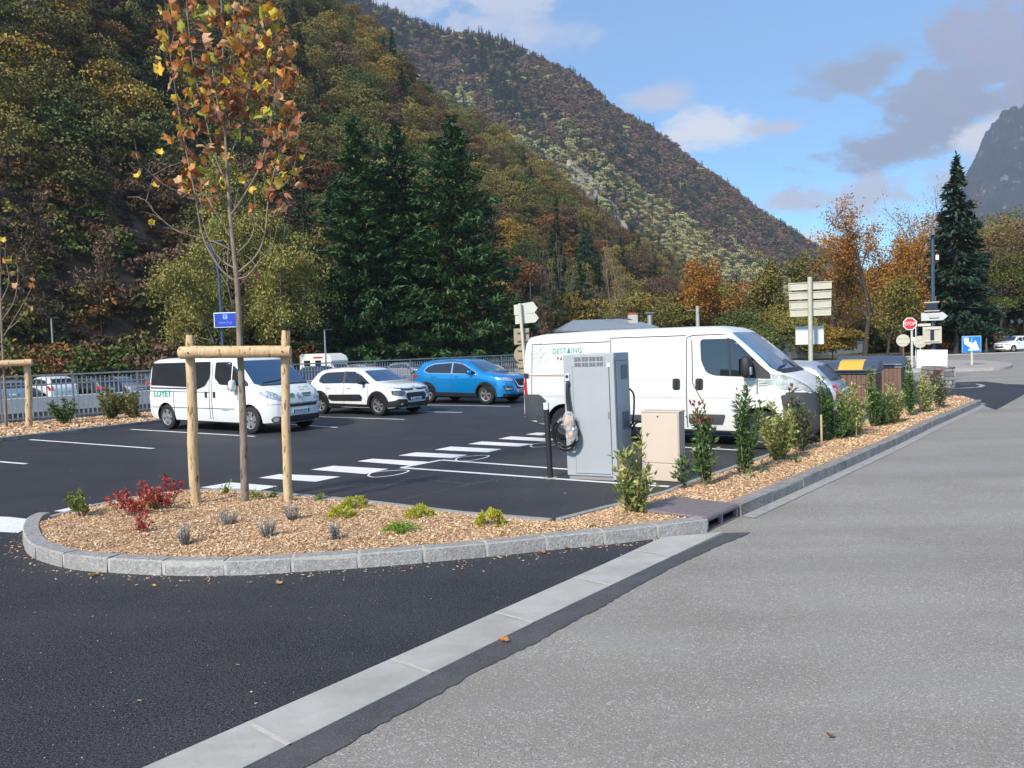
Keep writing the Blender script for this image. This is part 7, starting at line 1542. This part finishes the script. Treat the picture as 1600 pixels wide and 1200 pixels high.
# hedge strip, from the drain to the junction
HS = [((992, 806), (1000, 688), 72, 'varieg', 480, .085, 'pale variegated shrub nearest the drain in front of the charging station', 9, None, 1.0),
      ((1103, 762), (1090, 632), 34, 'dark', 420, .085, 'tall thin shrub with a red tip beside the beige cabinet', 6, 'red', .8),
      ((1070, 760), (1066, 712), 46, 'dark', 90, .075, 'sparse low sprig against the beige cabinet', 4, None, 1.0),
      ((1164, 744), (1168, 606), 52, 'dark', 900, .075, 'upright green laurel in front of the panel van front wheel', 9, None, .9),
      ((1216, 723), (1206, 630), 62, 'varieg', 1150, .072, 'broad yellow green variegated shrub before the grey bumper', 12, None, 1.0),
      ((1252, 708), (1232, 606), 44, 'photinia', 600, .075, 'dark shrub with a thin red shoot right of the broad variegated one', 8, 'red', .9),
      ((1283, 694), (1281, 590), 36, 'dark', 750, .07, 'tall narrow green shrub tied to a bamboo cane', 7, None, .7),
      ((1306, 690), (1303, 626), 44, 'dark', 420, .075, 'low green shrub right of the bamboo cane', 7, None, 1.0),
      ((1338, 684), (1334, 604), 40, 'varieg', 850, .075, 'yellow variegated shrub below the silver hatchback bumper', 9, None, .9),
      ((1366, 671), (1360, 576), 30, 'dark', 650, .075, 'slender dark shrub reaching up to the yellow flapped container', 6, None, .8),
      ((1398, 664), (1392, 601), 44, 'varieg', 850, .075, 'rounded yellow variegated shrub in the middle of the far hedge', 10, None, 1.0),
      ((1424, 653), (1421, 564), 28, 'dark', 600, .075, 'slender green shrub in front of the stop sign post', 6, None, .8),
      ((1446, 647), (1441, 584), 34, 'varieg', 700, .075, 'yellow variegated shrub in front of the stone block', 8, None, .9),
      ((1468, 640), (1465, 580), 20, 'photinia', 340, .08, 'last reddish green shrub at the far end of the hedge', 5, 'red', .8),
      ((1380, 668), (1384, 620), 26, 'dark', 330, .075, 'small green shrub filling the gap left of the rounded variegated one', 6, None, 1.0),
      ((1320, 688), (1318, 648), 26, 'dark', 240, .07, 'small low green shrub left of the silver car shrub', 5, None, 1.0)]
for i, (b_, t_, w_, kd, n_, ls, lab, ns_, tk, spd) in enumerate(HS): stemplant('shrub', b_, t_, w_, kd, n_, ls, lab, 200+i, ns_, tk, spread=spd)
for i, (u, v) in enumerate(((1150, 748), (1172, 752), (1188, 744), (1240, 728))):
    stemplant('seedling', (u, v), (u+2, v-15), 24, 'dark', 12, .075, ['small green seedling on the chips left of the laurel foot', 'small green seedling right below the laurel foot', 'small green seedling right of the laurel foot', 'tiny green seedling at the foot of the broad variegated shrub'][i], 260+i, 4, cat='seedling', asp=.5)
def cane(u0, v0, u1, v1, r, lab, m):
    a = G(u0, v0, .1); b_ = P(u1, v1, a.y); mb = MB(); mb.tube([a, b_], r, 8); o = mb.build('cane', m); tag(o, lab, 'cane')
cane(976, 757, 965, 713, .022, 'short leaning wooden peg behind the nearest variegated shrub', mat('peg_wood', (.30, .17, .09), .8, vs=9, var=.3)); cane(1284, 696, 1283, 648, .018, 'pale bamboo cane at the foot of the tall narrow shrub', STE); cane(1253, 700, 1251, 646, .012, 'thin pale cane in the dark shrub', STE); cane(1338, 686, 1338, 660, .012, 'thin cane in the variegated shrub below the silver car', STE)
# bed by the railing
for i, (b_, t_, w_, kd, n_, lab) in enumerate([((103, 664), (101, 624), 34, 'dark', 450, 'small green shrub by the railing right of the left stake'), ((172, 657), (168, 607), 40, 'olivebush', 800, 'taller olive shrub by the railing'), ((214, 655), (211, 614), 48, 'olivebush', 850, 'yellowish bush by the railing at the tail of the crew van')]): stemplant('shrub', b_, t_, w_, kd, n_, .10, lab, 300+i, 8)
# island plants
IS = [((133, 811), (126, 767), 52, 'nandgreen', 420, .035, 'green yellow feathery nandina at the left tip of the island', 10, 'nandina'), ((207, 812), (196, 766), 76, 'nandred', 330, .038, 'left red nandina on the island', 10, 'nandina'), ((258, 800), (262, 742), 80, 'nandred', 430, .038, 'taller red nandina left of the stakes', 10, 'nandina'), ((222, 838), (228, 796), 40, 'nandred', 120, .034, 'small sparse red nandina below the two larger ones', 6, 'nandina'), ((240, 800), (236, 775), 26, 'nandgreen', 120, .034, 'tiny yellow green plant between the red nandinas', 6, 'nandina'),
      ((352, 776), (357, 752), 16, 'moss', 60, .045, 'small upright green sprig behind the tree trunk', 4, 'seedling'), ((400, 782), (398, 766), 26, 'moss', 60, .04, 'low green sprig just right of the tree trunk', 5, 'seedling'), ((424, 780), (430, 764), 20, 'moss', 60, .04, 'low green sprig left of the right stake', 5, 'seedling'), ((498, 786), (502, 772), 18, 'moss', 60, .04, 'low green sprig left of the first lime mound', 5, 'seedling')]
for i, (b_, t_, w_, kd, n_, ls, lab, ns_, ct) in enumerate(IS): stemplant('nandina' if ct == 'nandina' else 'seedling', b_, t_, w_, kd, n_, ls, lab, 400+i, ns_, cat=ct, asp=.55, up=.2, low=.35 if ct == 'nandina' else .1, stemm=mat('nandina_stem', (.16, .07, .05), .8))
for i, (b_, hh, w_, lab) in enumerate([((288, 856), 42, 28, 'grey heather nearest the front kerb below the left stake'), ((357, 825), 34, 36, 'broad grey heather left of the tree trunk'), ((418, 846), 40, 28, 'grey heather in front of the right stake'), ((457, 817), 36, 30, 'grey heather against the right stake foot'), ((523, 849), 38, 20, 'slim silver heather near the kerb right of the stakes')]):
    stemplant('heather', b_, (b_[0]-1, b_[1]-hh), w_, 'heather', 520, .022, lab, 450+i, 26, cat='heather', asp=.25, up=.9, low=.12, stemm=mat('heather_stem', (.14, .12, .11), .9))
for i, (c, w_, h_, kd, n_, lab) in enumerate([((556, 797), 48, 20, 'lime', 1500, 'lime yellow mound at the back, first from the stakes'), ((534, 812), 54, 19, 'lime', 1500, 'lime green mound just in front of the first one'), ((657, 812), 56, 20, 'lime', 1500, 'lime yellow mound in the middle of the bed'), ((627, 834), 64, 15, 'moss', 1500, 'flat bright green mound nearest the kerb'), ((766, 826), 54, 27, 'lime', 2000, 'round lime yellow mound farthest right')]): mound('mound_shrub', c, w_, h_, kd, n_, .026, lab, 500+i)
# fallen leaves
FL = [(147, 898, 3, 5, 'tan fallen leaf on the black asphalt below the island kerb at left'), (786, 1000, 1.4, 0, 'tan fallen leaf at the edge of the concrete gutter'), (436, 912, 2.0, 5, 'pale fallen leaf just below the island kerb middle'), (848, 863, 1.3, 0, 'orange fallen leaf against the kerb, left of a row of three'), (886, 856, 1.3, 1, 'orange fallen leaf against the kerb, middle of a row of three'), (925, 853, 1.2, 0, 'orange fallen leaf against the kerb, right of a row of three'), (655, 677, 1.2, 5, 'orange fallen leaf alone on the parking lot near the crossing'), (240, 916, 1.2, 3, 'small yellow fallen leaf under the kerb at left'), (1226, 729, 1.1, 1, 'brown leaf lying at the foot of the roadside kerb'), (1297, 1148, 1.2, 2, 'small brown leaf on the grey road in the foreground'), (1325, 727, 1.0, 1, 'rusty leaf on the roadside kerb foot')]
for i, (u, v, s, c, lab) in enumerate(FL):
    q = G(u, v, .012); s_ = .048*s if i != 1 else .095; o = obj('fallen_leaf', LMH[c][1], loc=q); o.rotation_euler = (r2.uniform(-.2, .2), r2.uniform(-.2, .2), r2.uniform(0, 6)); o.scale = (s_, s_, s_); tag(o, lab, 'leaf')
